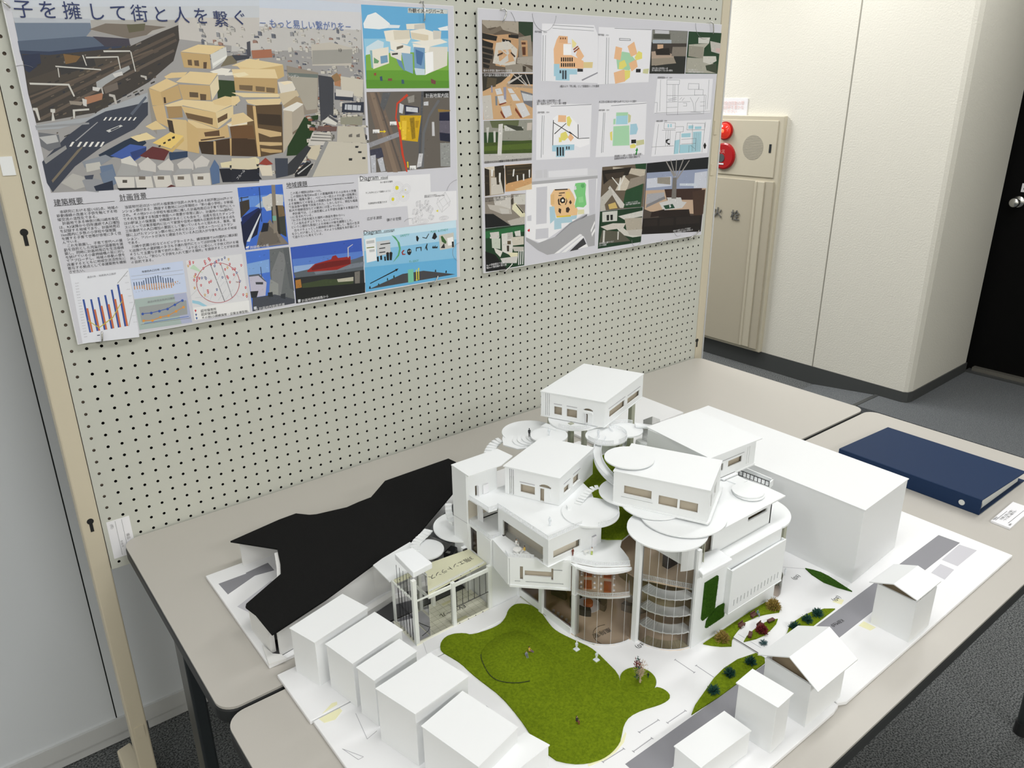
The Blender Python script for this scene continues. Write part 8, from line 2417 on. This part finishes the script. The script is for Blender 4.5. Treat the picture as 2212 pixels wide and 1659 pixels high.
wr('body_text', '　当該地付近は25～35代の核家族が住民の大半を占める総戸数2500戸のマ\nンション群がある。隣接する敷地に2025年開校の「新小倉小学校」が新設\nされ、その他3つの小学校を極近隣に擁した計画地周辺は子育て世代にとっ\nてそれを支援する制度や施設への需要が非常に高い。計画地の1km圏内に\nは30軒以上の保育園・幼稚園があることも含めて、出産を控えたディンク\nスにとっては東京都内に比べて家賃や住宅の価格も比較的手頃である点も\n三年連続での人口増加の要因として働いているものと思われる。事実、冒\n頭に上げたマンション群の他に大手ゼネコン・住宅メーカーによりマン\nション、アパートが次々と建設されている人口流入が今後も見込める地域\nである。\n　川崎や武蔵小杉などのビッグターミナル、横須賀線で30分圏内に横浜駅\nと出掛け先の選択肢の多さも子連れ世代にとっては好印象である。\nそうして主要な子育て世代の為に、「より近くに安心して子供と行ける場\n所」ないし「安心して子供を入れて置ける場所」を提供することが本計画\nの目的である。', 0.1245, 1.3510, 0.0061, 'ink_black', P1, -0.003, 1.0, 1.165)
wr('body_text', '　この坂の傾斜は約8～10%。\n　この傾斜を毎日80m近くの距離昇降するのは中々の労働\nである。幅員も狭く、ベビーカー同士のすれ違い自転車に\nよる接触などの安全上の問題も含めて数年前にも問題とし\nて自治体や警察で共有された。しかしながら、現在も幅員\n拡大や導線追加などの解決には至っていない。\n　本計画では、この高低差による不便を改善する意図が大\nいに含まれている。\n「わざわざ坂を越えた場所の施設を使わない」\n「この坂を必ず上り下りしないといけない」\nという心理的な負担による地域の分断を課題とした。\n　日々のちょっとした精神的な疲れに優しく、毎日の生活\nを少しだけ易しくしたい。そのような施設を本計画によっ\nて造りたいと考えている。', 0.4365, 1.3495, 0.0060, 'ink_black', P1, 0.003, 1.0, 1.135)
wr('diagram_heading', 'Diagram', 0.6012, 1.3655, 0.0135, 'ink_black', P1, res=2)
wr('diagram_heading', 'visual', 0.6520, 1.3655, 0.0085, 'ink_black', P1, res=2)
wr('diagram_heading', 'Diagram', 0.6003, 1.2502, 0.0130, 'ink_black', P1, -.01, res=2)
wr('diagram_heading', 'concept', 0.6510, 1.2500, 0.0085, 'ink_black', P1, -.01, res=2)
for tx, x, z, s, m in (('人の留まる場所', 0.6500, 1.3565, .0045, 'ink_black'), ('そこを中心として波紋のように', 0.6125, 1.3370, .0045, 'ink_black'), ('利用目的が配置される', 0.6175, 1.3140, .0047, 'ink_black'), ('広がる波紋', 0.6115, 1.2805, .0075, 'ink_black'), ('弾ける空間', 0.6600, 1.2730, .0075, 'ink_black'),
    ('空間の広がりを立体的に\n表現が集まることで全体が繋がる空間', 0.7610, 1.3190, .0032, 'ink_black'), ('SAFETY', 0.6915, 1.2345, .0075, 'ink_green'), ('PLAY  & STADY', 0.7735, 1.2345, .0072, 'ink_green'), ('To EASY', 0.7115, 1.1725, .0070, 'ink_green'), ('Style', 0.7780, 1.199, .0050, 'ink_black')):
    wr('diagram_text', tx, x, z, s, m, P1, lift=0.0002)
for cx, cz, r0 in ((0.6945, 1.344, 0.013), (0.6830, 1.320, 0.013), (0.708, 1.325, 0.013), (0.7155, 1.339, 0.011)):
    b = MB()
    for r in (r0, r0 * .78, r0 * .55):
        for k in range(0, 40, 2):
            a0, a1 = 2 * math.pi * k / 40, 2 * math.pi * (k + 1) / 40
            b.face([(cx + rr * math.cos(a), YF - 0.0006, cz + rr * math.sin(a)) for rr, a in ((r, a0), (r, a1), (r - .0003, a1), (r - .0003, a0))])
    b.build('dotted_rings', 'ink_grey', P1)
def wirebox(cx, cz, s, a, parent):
    b = MB(); ca, sa = math.cos(a), math.sin(a)
    R = lambda x, z: (cx + x * ca - z * sa, YF - 0.0008, cz + x * sa + z * ca)
    q = [(-s, -s), (s, -s), (s, s), (-s, s)]; o = (s * .7, s * .6)
    for i in range(4):
        p, r = q[i], q[(i + 1) % 4]
        for d in ((0, 0), o):
            b.beam(R(p[0] + d[0], p[1] + d[1]), R(r[0] + d[0], r[1] + d[1]), .00028, .0001)
        b.beam(R(*p), R(p[0] + o[0], p[1] + o[1]), .00028, .0001)
    b.build('wire_cube', 'ink_grey', parent)
for cx, cz, s, a in ((0.743, 1.303, .0045, .1), (0.752, 1.293, .004, .5), (0.765, 1.304, .004, -.2), (0.733, 1.286, .0048, -.2), (0.744, 1.277, .0062, .4), (0.766, 1.291, .0045, .7), (0.776, 1.286, .005, .9), (0.730, 1.266, .0044, .3), (0.775, 1.270, .0045, -.5), (0.811, 1.296, .0125, .55)): wirebox(cx, cz, s, a, P1)
for cx, cz, w in ((0.752, 1.263, .016), (0.812, 1.265, .013)):
    b = MB()
    for f in (1, .7, .4):
        for k in range(28):
            a0, a1 = 2 * math.pi * k / 28, 2 * math.pi * (k + 1) / 28
            b.beam((cx + w * f * math.cos(a0), YF - .0008, cz + w * .38 * f * math.sin(a0)), (cx + w * f * math.cos(a1), YF - .0008, cz + w * .38 * f * math.sin(a1)), .00025, .0001)
    b.build('ripple_rings', 'ink_grey', P1)
for tx, x, z, s, m, sl in (('外観イメージパース', 0.7450, 1.6985, .0098, 'ink_black', .02), ('計画地案内図', 0.7765, 1.5305, .0102, 'ink_white', 0), ('過去5年・他県数人口推移', 0.0480, 1.2360, .0042, 'ink_grey', 0), ('年齢別人口分布（男女数）', 0.1395, 1.2325, .0045, 'ink_black', 0), ('過去5年男女別人口推移', 0.1395, 1.1745, .0048, 'ink_grey', 0),
    ('認可保育所', 0.2325, 1.1400, .0062, 'ink_black', -.03), ('認定保育園', 0.2325, 1.1330, .0062, 'ink_black', -.03), ('その他(小規模保育・企業主導型等)', 0.2325, 1.1260, .0060, 'ink_black', -.03), ('③ 跨線橋への坂', 0.3380, 1.2510, .0066, 'ink_white', 0), ('⑥ 計画地西側高低差', 0.3395, 1.1240, .0070, 'ink_white', 0), ('⑤ 計画地西側線路から', 0.4330, 1.1250, .0070, 'ink_white', 0), ('図.④', 0.6850, 1.4745, .0046, 'ink_black', 0), ('図.⑤', 0.6425, 1.4598, .0046, 'ink_black', 0), ('図.③', 0.7283, 1.3800, .0046, 'ink_black', 0), ('7km', 0.3090, 1.187, .0045, 'book_red', 0)):
    wr('caption', tx, x, z, s, m, P1, sl, 1.0, lift=0.0003)
for i in range(20):
    wr('axis_text', '%d,000' % (100 - i * 4), 0.0268 - .0002 * i, 1.2290 - .0052 * i, .0020, 'ink_grey', P1)
for i in range(8):
    wr('axis_text', '175,%d00' % (8 - i), 0.1075 + .0002 * i, 1.2300 - .0126 * i, .0020, 'ink_grey', P1)
for i in range(17):
    wr('axis_text', '%d' % (i * 5), 0.1230 + 0.0049 * i, 1.1975 + .0003 * i, .0024, 'ink_black', P1)
# writing on the second board
for tx, x, z, s, m, sl in (('3階はより「学ぶ場」として図書館らしさを重視', 1.1705, 1.5500, .0063, 'ink_black', 0), ('2階は1階の立体空間の一部\n高い階高を活かして広く高い視野', 1.0960, 1.5165, .0065, 'ink_black', 0), ('人工芝の広場は広々最大236坪 テニスコート三面分', 1.3070, 1.5115, .0062, 'ink_black', 0), ('跨線橋から4階への直通の階段を設置し\n図書館利用者以外の導線を確保する', 1.3715, 1.3720, .0064, 'ink_black', 0),
    ('3階平面図　1/500', 1.0885, 1.6715, .0050, 'ink_black', 0), ('5階平面図　1/500', 1.2965, 1.6715, .0050, 'ink_black', 0), ('2階平面図　1/500', 1.0980, 1.4905, .0050, 'ink_black', 0), ('4階平面図　1/500', 1.3070, 1.4915, .0050, 'ink_black', 0), ('南側断面図A－A′　1/300', 1.5280, 1.5715, .0056, 'ink_black', 0), ('南側立面図　1/300', 1.5325, 1.4580, .0054, 'ink_black', 0),
    ('様々な学習に集中できる学習室', 0.9360, 1.5845, .0060, 'ink_white', 0), ('光の溢れる開放的な閲覧席', 0.9370, 1.5745, .0064, 'ink_white', 0), ('交流イベントの開催や平時の遊び場には十分な広さ', 0.9345, 1.3815, .0062, 'ink_black', 0), ('子供も大人も落ち着いて過ごせる工夫のある\n本に囲まれた空間が広がる', 0.9330, 1.2960, .0052, 'ink_black', 0), ('8mの跨線橋まで直通\n幅3mの階段踊り場と橋', 0.9325, 1.1330, .0062, 'ink_white', 0),
    ('1～2階をつなぐ大きな\n吹抜け空間で開放感を演出', 1.4230, 1.2430, .0050, 'ink_white', 0), ('吹抜けを囲うステップで児童が\nのびのび図書館で自由に本を楽しむ', 1.6340, 1.1405, .0058, 'ink_white', 0), ('空中庭園と橋でつなぐ\n六つの部屋', 1.3235, 1.1400, .0058, 'ink_white', 0), ('2階は1階の立体空間の一部\n高い階高を活かして広く高い視野を', 1.5030, 1.5950, .0054, 'ink_white', 0), ('芝の広場にひらく\n立体的な動線で各室をつなぐ', 1.6540, 1.5920, .0054, 'ink_white', 0)):
    wr('caption', tx, x, z, s, m, P2, sl, 1.0, lift=0.0002)
# rings of card left in the printed background
def ringlet(parent, cx, cz, r, a0, a1, m='paper_stack'):
    b = MB()
    pts = [(cx + r * math.cos(math.radians(a)), YF - 0.0008, cz + r * math.sin(math.radians(a))) for a in range(a0, a1 + 1, 6)]
    for p, q in zip(pts[:-1], pts[1:]): b.beam(p, q, 0.0012, 0.0002)
    b.build('printed_ring', m, parent)
mat('print_ring', (0.42, 0.42, 0.45), 0.6)
ringlet(P2, 1.119, 1.713, 0.037, 182, 358, 'print_ring'); ringlet(P2, 0.975, 1.67, 0.060, 20, 48, 'print_ring'); ringlet(P2, 1.713, 1.716, 0.040, 182, 290, 'print_ring')
ringlet(P2, 1.475, 1.137, 0.020, 180, 350, 'print_ring'); ringlet(P2, 1.66, 1.145, 0.020, 180, 300, 'print_ring'); ringlet(P1, 0.856, 1.315, 0.035, 95, 165, 'print_ring'); ringlet(P1, 0.720, 1.252, 0.022, 75, 140, 'print_ring')
ringlet(P1, 0.855, 1.180, 0.022, 90, 250, 'print_ring'); ringlet(P1, 0.02, 1.56, 0.028, 60, 140, 'print_ring')

# ---------------------------------------------------------------- wire hooks that carry the boards
def hook(label, pts, r=0.0016):
    c = pts[0]
    t = MB(); t.tube(pts, r, 8)
    return one('wire_hook', t, 'steel', label, 'hook', 'wire hooks holding the presentation boards', loc=c, smooth=True)
def top_hook(x, z, dx, big=1.0):
    a = [(x - 0.006 * big + dx, 0.004, z - 0.012), (x - 0.007 * big + dx, -0.006, z - 0.006)]
    for k in range(8):
        t = math.pi * k / 7
        a.append((x + dx * (1 - k / 7) + 0.008 * big * (1 - math.cos(t)) * 0.5 - 0.004, -0.010 - 0.006 * math.sin(t), z + 0.004 * math.sin(t)))
    a += [(x + 0.003, -0.0185, z - 0.012), (x + 0.002, -0.0185, z - 0.030), (x + 0.0015, -0.0165, z - 0.034)]
    return a
hook('wire hook over the top edge of the left board, near its right corner', top_hook(0.7785, 1.7170, 0.0))
hook('wire hook over the top edge of the right board, near its left corner', [(0.985, 0.004, 1.708), (0.9855, -0.008, 1.712), (0.989, -0.014, 1.716), (0.994, -0.0165, 1.7175), (0.999, -0.0175, 1.7155), (1.001, -0.0185, 1.710), (0.9985, -0.0185, 1.703), (0.994, -0.0185, 1.696), (0.9915, -0.0170, 1.690)])
hook('wire hook over the top right corner of the right board', [(1.728, 0.004, 1.713), (1.729, -0.008, 1.7165), (1.733, -0.015, 1.7195), (1.738, -0.0175, 1.7195), (1.743, -0.0185, 1.714), (1.7455, -0.0185, 1.705), (1.747, -0.0185, 1.696), (1.7475, -0.017, 1.689)])
def low_hook(label, xa, za, xb, zb):
    hook(label, [(xa, -0.0150, za), (xa - 0.001, -0.0160, za - 0.003), ((xa * .4 + xb * .6), -0.0165, za * .35 + zb * .65), (xb, -0.0155, zb), (xb - 0.004, -0.010, zb - 0.003), (xb - 0.008, 0.002, zb - 0.003)])
low_hook('wire hook under the bottom edge of the left board, below the bar chart', 0.0535, 1.1355, 0.0500, 1.1170)
low_hook('wire hook under the bottom right corner of the left board', 0.7865, 1.1315, 0.7760, 1.1155)
low_hook('wire hook under the bottom left corner of the right board', 1.0120, 1.1300, 0.9905, 1.1140)
low_hook('wire hook under the bottom right corner of the right board', 1.7530, 1.1325, 1.7220, 1.1140)
low_hook('wire hook peeking under the bottom edge of the right board, left of its corner hook', 1.5870, 1.1220, 1.5840, 1.1145)
hook('wire hook on the left edge of the left board, by the title lettering', [(0.0085, 0.003, 1.680), (0.0085, -0.010, 1.681), (0.0105, -0.0165, 1.680), (0.0150, -0.0170, 1.6760), (0.0195, -0.0165, 1.6700)], 0.0014)

# ================================================================ miniature plants
mat('leaf_dark', (0.012, 0.085, 0.06), 0.7, var=(300, (0.005, 0.035, 0.026), 0.35, 0.6))
mat('leaf_yellow', (0.36, 0.26, 0.055), 0.7, var=(300, (0.16, 0.10, 0.02), 0.35, 0.6))
mat('leaf_red', (0.23, 0.018, 0.022), 0.7, var=(300, (0.09, 0.008, 0.012), 0.35, 0.6))
mat('leaf_teal', (0.06, 0.14, 0.15), 0.7)
mat('twig_pale', (0.50, 0.38, 0.28), 0.8)
def shrub_mesh(seed, r, h, n, w, spiky):
    b = MB(); rnd = random.Random(seed)
    for _ in range(n):
        a = rnd.uniform(0, 6.283); e = math.asin(rnd.uniform(-0.05, 1.0))
        d = Vector((math.cos(a) * math.cos(e) * r, math.sin(a) * math.cos(e) * r, math.sin(e) * h))
        o = d * rnd.uniform(0.10, 0.35) if spiky else d * rnd.uniform(0.35, 0.7)
        q = d * rnd.uniform(0.8, 1.12) + Vector((rnd.uniform(-1, 1), rnd.uniform(-1, 1), rnd.uniform(-.6, 1))) * r * 0.14
        m = (o + q) / 2 + Vector((rnd.uniform(-1, 1), rnd.uniform(-1, 1), rnd.uniform(-1, 1))) * r * 0.07
        b.tube([o, m, q], [w * 0.8, w, w * 0.55], 4)
    return b
def shrub(label, x, y, seed, r, h, m, n=170, w=0.0006, spiky=False, z=ZB + 0.0018, cat='shrub', group=None):
    b = shrub_mesh(seed, r, h, n, w, spiky)
    t = thing('shrub', label, cat, (x, y, z), group)
    b.v = [(p[0] + x, p[1] + y, p[2] + z + 0.0004) for p in b.v]
    b.build('foliage', m, t)
    b = MB(); b.tube([(x, y, z - 0.0012), (x, y, z + h * 0.5)], r * 0.16, 6); b.build('stem', m, t)
    return t
shrub('yellow-brown shrub at the near end of the bed beside the glass cylinder', 0.6990, -0.9555, 1, 0.0125, 0.0145, 'leaf_yellow', 260)
shrub('yellow-brown shrub at the far end of the bed along the side wall', 0.8345, -0.9580, 2, 0.0130, 0.0165, 'leaf_yellow', 280)
shrub('dark red shrub in the leaf-shaped bed', 0.7660, -0.9835, 3, 0.0105, 0.0125, 'leaf_red', 240)
HG = 'dark green hedge plants along the model road'
shrub('largest spiky dark green hedge plant, nearest the small gabled house', 0.8735, -1.0175, 4, 0.0100, 0.0135, 'leaf_dark', 130, 0.0007, True, group=HG)
shrub('spiky dark green hedge plant, middle of three by the small gabled house', 0.8470, -1.0150, 5, 0.0095, 0.0120, 'leaf_dark', 120, 0.0007, True, group=HG)
shrub('spiky dark green hedge plant partly hidden above the larger gabled roof', 0.8150, -1.0120, 6, 0.0100, 0.0120, 'leaf_dark', 120, 0.0007, True, group=HG)
shrub('dark green hedge plant just left of the larger gabled house', 0.6880, -1.0165, 7, 0.0090, 0.0125, 'leaf_dark', 130, 0.0007, True, group=HG)
shrub('dark green hedge plant in the middle of the bed behind the narrow block', 0.6430, -1.0115, 8, 0.0095, 0.0120, 'leaf_dark', 130, 0.0007, True, group=HG)
shrub('dark green hedge plant at the pointed left end of the bed by the road', 0.5950, -1.0195, 9, 0.0092, 0.0115, 'leaf_dark', 130, 0.0007, True, group=HG)
shrub('small green tuft just showing over the larger gabled roof', 0.7440, -1.0020, 12, 0.0070, 0.0080, 'leaf_teal', 50, 0.0005, True, z=ZB)
# flowering tree
tx, ty, tz = 0.5245, -0.9385, ZB + 0.0022
tr = thing('flowering_tree', 'thin model tree with red, green and pale twigs on the round turf disc', 'tree', (tx, ty, tz))
rnd = random.Random(21)
b = MB(); b.tube([(tx, ty, tz - 0.002), (tx + 0.0004, ty + 0.0008, tz + 0.010), (tx - 0.0006, ty + 0.0006, tz + 0.022), (tx, ty, tz + 0.036)], [0.0016, 0.0011, 0.0008, 0.0004], 7); b.build('trunk', 'twig_pale', tr)
def tuft(name, m, cx, cy, cz, r, n, l, w):
    b = MB()
    for _ in range(n):
        p = Vector((cx + rnd.gauss(0, r), cy + rnd.gauss(0, r), cz + rnd.gauss(0, r * 1.2)))
        d = Vector((rnd.gauss(0, 1), rnd.gauss(0, 1), rnd.gauss(0, 1))).normalized() * l * rnd.uniform(.5, 1.1)
        b.tube([p, p + d], [w, w * 0.5], 4)
    b.build(name, m, tr)
tuft('pale_twigs', 'twig_pale', tx, ty, tz + 0.018, 0.0030, 120, 0.0055, 0.00030)
tuft('pale_twigs', 'twig_pale', tx + 0.002, ty - 0.0005, tz + 0.030, 0.0036, 90, 0.0050, 0.00028)
tuft('green_twigs', 'leaf_dark', tx - 0.0050, ty + 0.002, tz + 0.013, 0.0016, 26, 0.0045, 0.00045)
tuft('green_twigs', 'leaf_dark', tx - 0.0042, ty + 0.002, tz + 0.030, 0.0026, 34, 0.0045, 0.00045)
tuft('red_flowers', 'leaf_red', tx - 0.0050, ty + 0.003, tz + 0.0375, 0.0024, 46, 0.0035, 0.00065)
tuft('green_twigs', 'leaf_dark', tx - 0.0045, ty + 0.003, tz + 0.043, 0.0022, 20, 0.0035, 0.00045)

# ================================================================ benches
mat('bench_brown', (0.10, 0.035, 0.025), 0.6)
def bench(label, x, y, a, l=0.0135, back=True):
    t = thing('bench', label, 'bench', (x, y, ZB + 0.0018), 'brown toy benches in the model garden')
    u = Vector((math.cos(a), math.sin(a), 0)); v = Vector((-u.y, u.x, 0)); c = Vector((x, y, ZB + 0.0018))
    def slab(name, o, hx, hy, z0, z1):
        b = MB(); q = [c + v * o + u * sx * hx + v * sy * hy for sx, sy in ((-1, -1), (1, -1), (1, 1), (-1, 1))]
        b.prism([(k.x, k.y) for k in q], c.z + z0, c.z + z1); b.build(name, 'bench_brown', t)
    slab('seat', 0.0, l / 2, 0.0030, 0.0038, 0.0048)
    if back: slab('backrest', 0.0030, l / 2, 0.0005, 0.0050, 0.0082)
    for sx in (-1, 1):
        b = MB(); k = c + u * sx * l * 0.42; q = [k + u * ax * 0.0006 + v * ay * 0.0027 for ax, ay in ((-1, -1), (1, -1), (1, 1), (-1, 1))]
        b.prism([(p.x, p.y) for p in q], c.z, c.z + 0.0040); b.build('leg', 'bench_brown', t)
    return t
bench('brown toy bench against the side wall, between the yellow shrub and the sitting figure', 0.7505, -0.9550, 0.05)
bench('brown toy bench with a sitting figure at its end', 0.7880, -0.9520, 0.0)
bench('brown toy bench at the far tip of the leaf-shaped bed', 0.7985, -0.9780, -0.15, back=False)
bench('brown toy bench at the near tip of the leaf-shaped bed', 0.7415, -0.9780, 0.45, back=False)
bench('brown toy bench half hidden behind the red shrub', 0.7735, -0.9745, 0.1, back=True)

# ================================================================ miniature people
mat('skin', (0.55, 0.33, 0.22), 0.6)
mat('hair_black', (0.012, 0.010, 0.010), 0.6)
mat('cloth_white', (0.80, 0.80, 0.78), 0.7)
mat('cloth_black', (0.012, 0.013, 0.016), 0.6)
mat('cloth_red', (0.17, 0.035, 0.02), 0.7)
mat('cloth_yellow', (0.62, 0.42, 0.08), 0.7)
mat('cloth_lime', (0.42, 0.55, 0.04), 0.7)
mat('cloth_grey', (0.20, 0.23, 0.27), 0.7)
mat('cloth_teal', (0.10, 0.19, 0.20), 0.7)
mat('cloth_purple', (0.16, 0.09, 0.14), 0.7)
mat('clear_resin', (0.78, 0.82, 0.86), 0.15, spec=0.8)
def figure(label, x, y, z, h, face, top, legs, skin='skin', hair='hair_black', pose='stand'):
    """a scale figure: one body mesh with limbs, plus hair"""
    t = thing('scale_figure', label, 'figurine', (x, y, z), None)
    s = h / 1.7
    ca, sa = math.cos(face), math.sin(face)
    def Q(f, l, u): return (x + (f * ca - l * sa) * s, y + (f * sa + l * ca) * s, z + u * s)
    b = MB()
    hip = 0.86 if pose == 'stand' else 0.46 if pose == 'sit' else 0.16
    b.mi = 1
    for l in (-0.09, 0.09):
        if pose == 'stand': leg = [Q(0, l, hip), Q(0.03, l, 0.46), Q(-0.02, l, 0.08), Q(0.10, l, 0.02)]
        elif pose == 'sit': leg = [Q(0, l, hip), Q(0.40, l, hip + 0.02), Q(0.42, l, 0.08), Q(0.52, l, 0.02)]
        else: leg = [Q(0, l, hip - 0.04), Q(0.38, l * 1.5, hip + 0.10), Q(0.70, l * 1.3, 0.06), Q(0.80, l * 1.3, 0.05)]
        b.tube(leg, [0.095 * s, 0.075 * s, 0.055 * s, 0.045 * s], 8)
    b.mi = 0
    b.tube([Q(0, 0, hip - 0.06), Q(0, 0, hip + 0.08), Q(0.0, 0, hip + 0.30), Q(0.01, 0, hip + 0.50), Q(0.01, 0, hip + 0.58)], [0.12 * s, 0.165 * s, 0.15 * s, 0.185 * s, 0.07 * s], 10)
    for l in (-1, 1):
        if pose == 'stand': arm = [Q(0, 0.19 * l, hip + 0.50), Q(0.02, 0.24 * l, hip + 0.24), Q(0.12, 0.20 * l, hip + 0.02)]
        else: arm = [Q(0, 0.19 * l, hip + 0.50), Q(0.12, 0.24 * l, hip + 0.26), Q(0.34, 0.15 * l, hip + 0.16)]
        b.mi = 0; b.tube(arm, [0.062 * s, 0.052 * s, 0.042 * s], 7)
        b.mi = 2; b.ball(arm[-1], 0.05 * s, 6)
    b.mi = 2
    b.tube([Q(0.01, 0, hip + 0.54), Q(0.02, 0, hip + 0.66)], 0.055 * s, 8)
    b.ball(Q(0.03, 0, hip + 0.76), 0.105 * s, 10, (1, 1, 1.2))
    b.ball(Q(0.135, 0, hip + 0.75), 0.022 * s, 5)
    b.build('body', [top, legs, skin], t, smooth=True)
    b = MB(); b.ball(Q(0.0, 0, hip + 0.80), 0.112 * s, 10, (1, 1, 1.05)); b.build('hair', hair, t, smooth=True)
    return t
figure('figure in dark red standing at the wide window of the deck box', 0.5345, -0.7745, ZL4 + 0.0012, 0.0135, -1.7, 'cloth_red', 'cloth_red')
figure('figure in white clothes sitting at the round terrace table, by the tower wall', 0.4825, -0.6945, ZL4, 0.0175, -1.2, 'cloth_white', 'cloth_white', pose='sit')
figure('figure in yellow sitting at the round terrace table', 0.4810, -0.7180, ZL4, 0.0165, 2.4, 'cloth_yellow', 'cloth_white', pose='sit')
figure('figure in white and lime trousers sitting on the curved terrace', 0.5640, -0.7880, ZL4, 0.0150, -2.4, 'cloth_white', 'cloth_lime', pose='sit')
figure('white figure standing on the roof deck in front of the arched-door room', 0.5139, -0.7417, ZDK, 0.0165, -2.0, 'clear_resin', 'clear_resin', 'clear_resin', 'clear_resin')
figure('black figure standing on the rear round terrace by the pegboard', 0.6510, -0.5235, 0.9302, 0.0165, -2.0, 'cloth_black', 'cloth_black', 'cloth_black', 'cloth_black')
figure('grey-white figure standing on the round terrace below the highest room', 0.7385, -0.6190, 0.9362, 0.0165, -2.0, 'clear_resin', 'clear_resin', 'clear_resin', 'clear_resin')
figure('pale figure standing on the overlapping round terrace behind the arched-door room', 0.6753, -0.5518, 0.9352, 0.0160, -2.0, 'clear_resin', 'clear_resin', 'clear_resin', 'clear_resin')
figure('figure in grey lying on the lawn circle beside the one in yellow', 0.4270, -0.7880, ZB + 0.0042, 0.0150, -1.9, 'cloth_grey', 'cloth_grey', pose='lie')
figure('figure in a yellow top lounging on the lawn circle', 0.4365, -0.7835, ZB + 0.0042, 0.0165, -0.9, 'cloth_yellow', 'cloth_purple', pose='lie')
figure('dark figure crouching alone at the near end of the lawn', 0.3965, -0.9370, ZB + 0.0020, 0.0160, -1.2, 'cloth_black', 'cloth_red', pose='sit')
figure('small dark figure standing beside the flowering tree', 0.5412, -0.9392, ZB + 0.0024, 0.0095, -2.0, 'cloth_black', 'leaf_dark', 'cloth_black')
figure('figure in dark teal sitting on the bench by the side wall', 0.7945, -0.9540, ZB + 0.0020, 0.0165, -1.6, 'cloth_teal', 'cloth_grey', pose='sit')
figure('clear figure standing at the edge of the lawn, nearest the glass bay', 0.4996, -0.8253, ZB + 0.0036, 0.0150, -2.0, 'clear_resin', 'clear_resin', 'clear_resin', 'clear_resin')
figure('clear figure standing at the edge of the lawn, toward the flowering tree', 0.5073, -0.8626, ZB + 0.0036, 0.0150, -2.0, 'clear_resin', 'clear_resin', 'clear_resin', 'clear_resin')
figure('clear figure standing on the white ground past the side wing', 0.9345, -0.9150, ZB, 0.0150, -2.0, 'clear_resin', 'clear_resin', 'clear_resin', 'clear_resin')
for x, y, lb in ((0.4996, -0.8253, 'clear square plate under the figure nearest the glass bay'), (0.5073, -0.8626, 'clear square plate under the figure toward the flowering tree')):
    b = MB(); b.box(x - 0.004, x + 0.004, y - 0.004, y + 0.004, ZB + 0.0021, ZB + 0.0036); one('figure_plate', b, 'clear_resin', lb, 'plate', loc=(x, y, ZB + 0.0021))
# terrace furniture
t = thing('terrace_table', 'round white table on the terrace of the slotted block', 'table', (0.4721, -0.7098, ZL4))
b = MB(); b.cyl(0.4721, -0.7098, 0.0066, ZL4 + 0.0052, ZL4 + 0.0064, 28); b.build('tabletop', 'cloth_white', t)
b = MB(); b.tube([(0.4721, -0.7098, ZL4), (0.4721, -0.7098, ZL4 + 0.0054)], [0.0030, 0.0012], 10); b.build('pedestal', 'cloth_white', t)
for k in range(5):
    a = math.radians(200 + 40 * k); x, y = 0.4721 + 0.0078 * math.cos(a), -0.7098 + 0.0078 * math.sin(a)
    s = thing('terrace_stool', 'tiny white stool around the round terrace table', 'stool', (x, y, ZL4), 'tiny white stools round the terrace table')
    b = MB(); b.cyl(x, y, 0.0014, ZL4 + 0.0026, ZL4 + 0.0034, 10); b.build('seat', 'cloth_white', s)
    b = MB(); b.tube([(x, y, ZL4), (x, y, ZL4 + 0.0028)], 0.0006, 6); b.build('leg', 'cloth_white', s)
t = thing('terrace_table', 'small white garden table beside the lime-trousered figure on the curved terrace', 'table', (0.5560, -0.7835, ZL4))
b = MB(); b.box(0.5520, 0.5600, -0.7860, -0.7810, ZL4 + 0.0050, ZL4 + 0.0058); b.build('tabletop', 'cloth_white', t)
for sx, sy in ((-1, -1), (1, -1), (1, 1), (-1, 1)):
    b = MB(); b.box(0.5560 + 0.0034 * sx - .0004, 0.5560 + 0.0034 * sx + .0004, -0.7835 + 0.002 * sy - .0004, -0.7835 + 0.002 * sy + .0004, ZL4, ZL4 + 0.0050); b.build('leg', 'cloth_white', t)
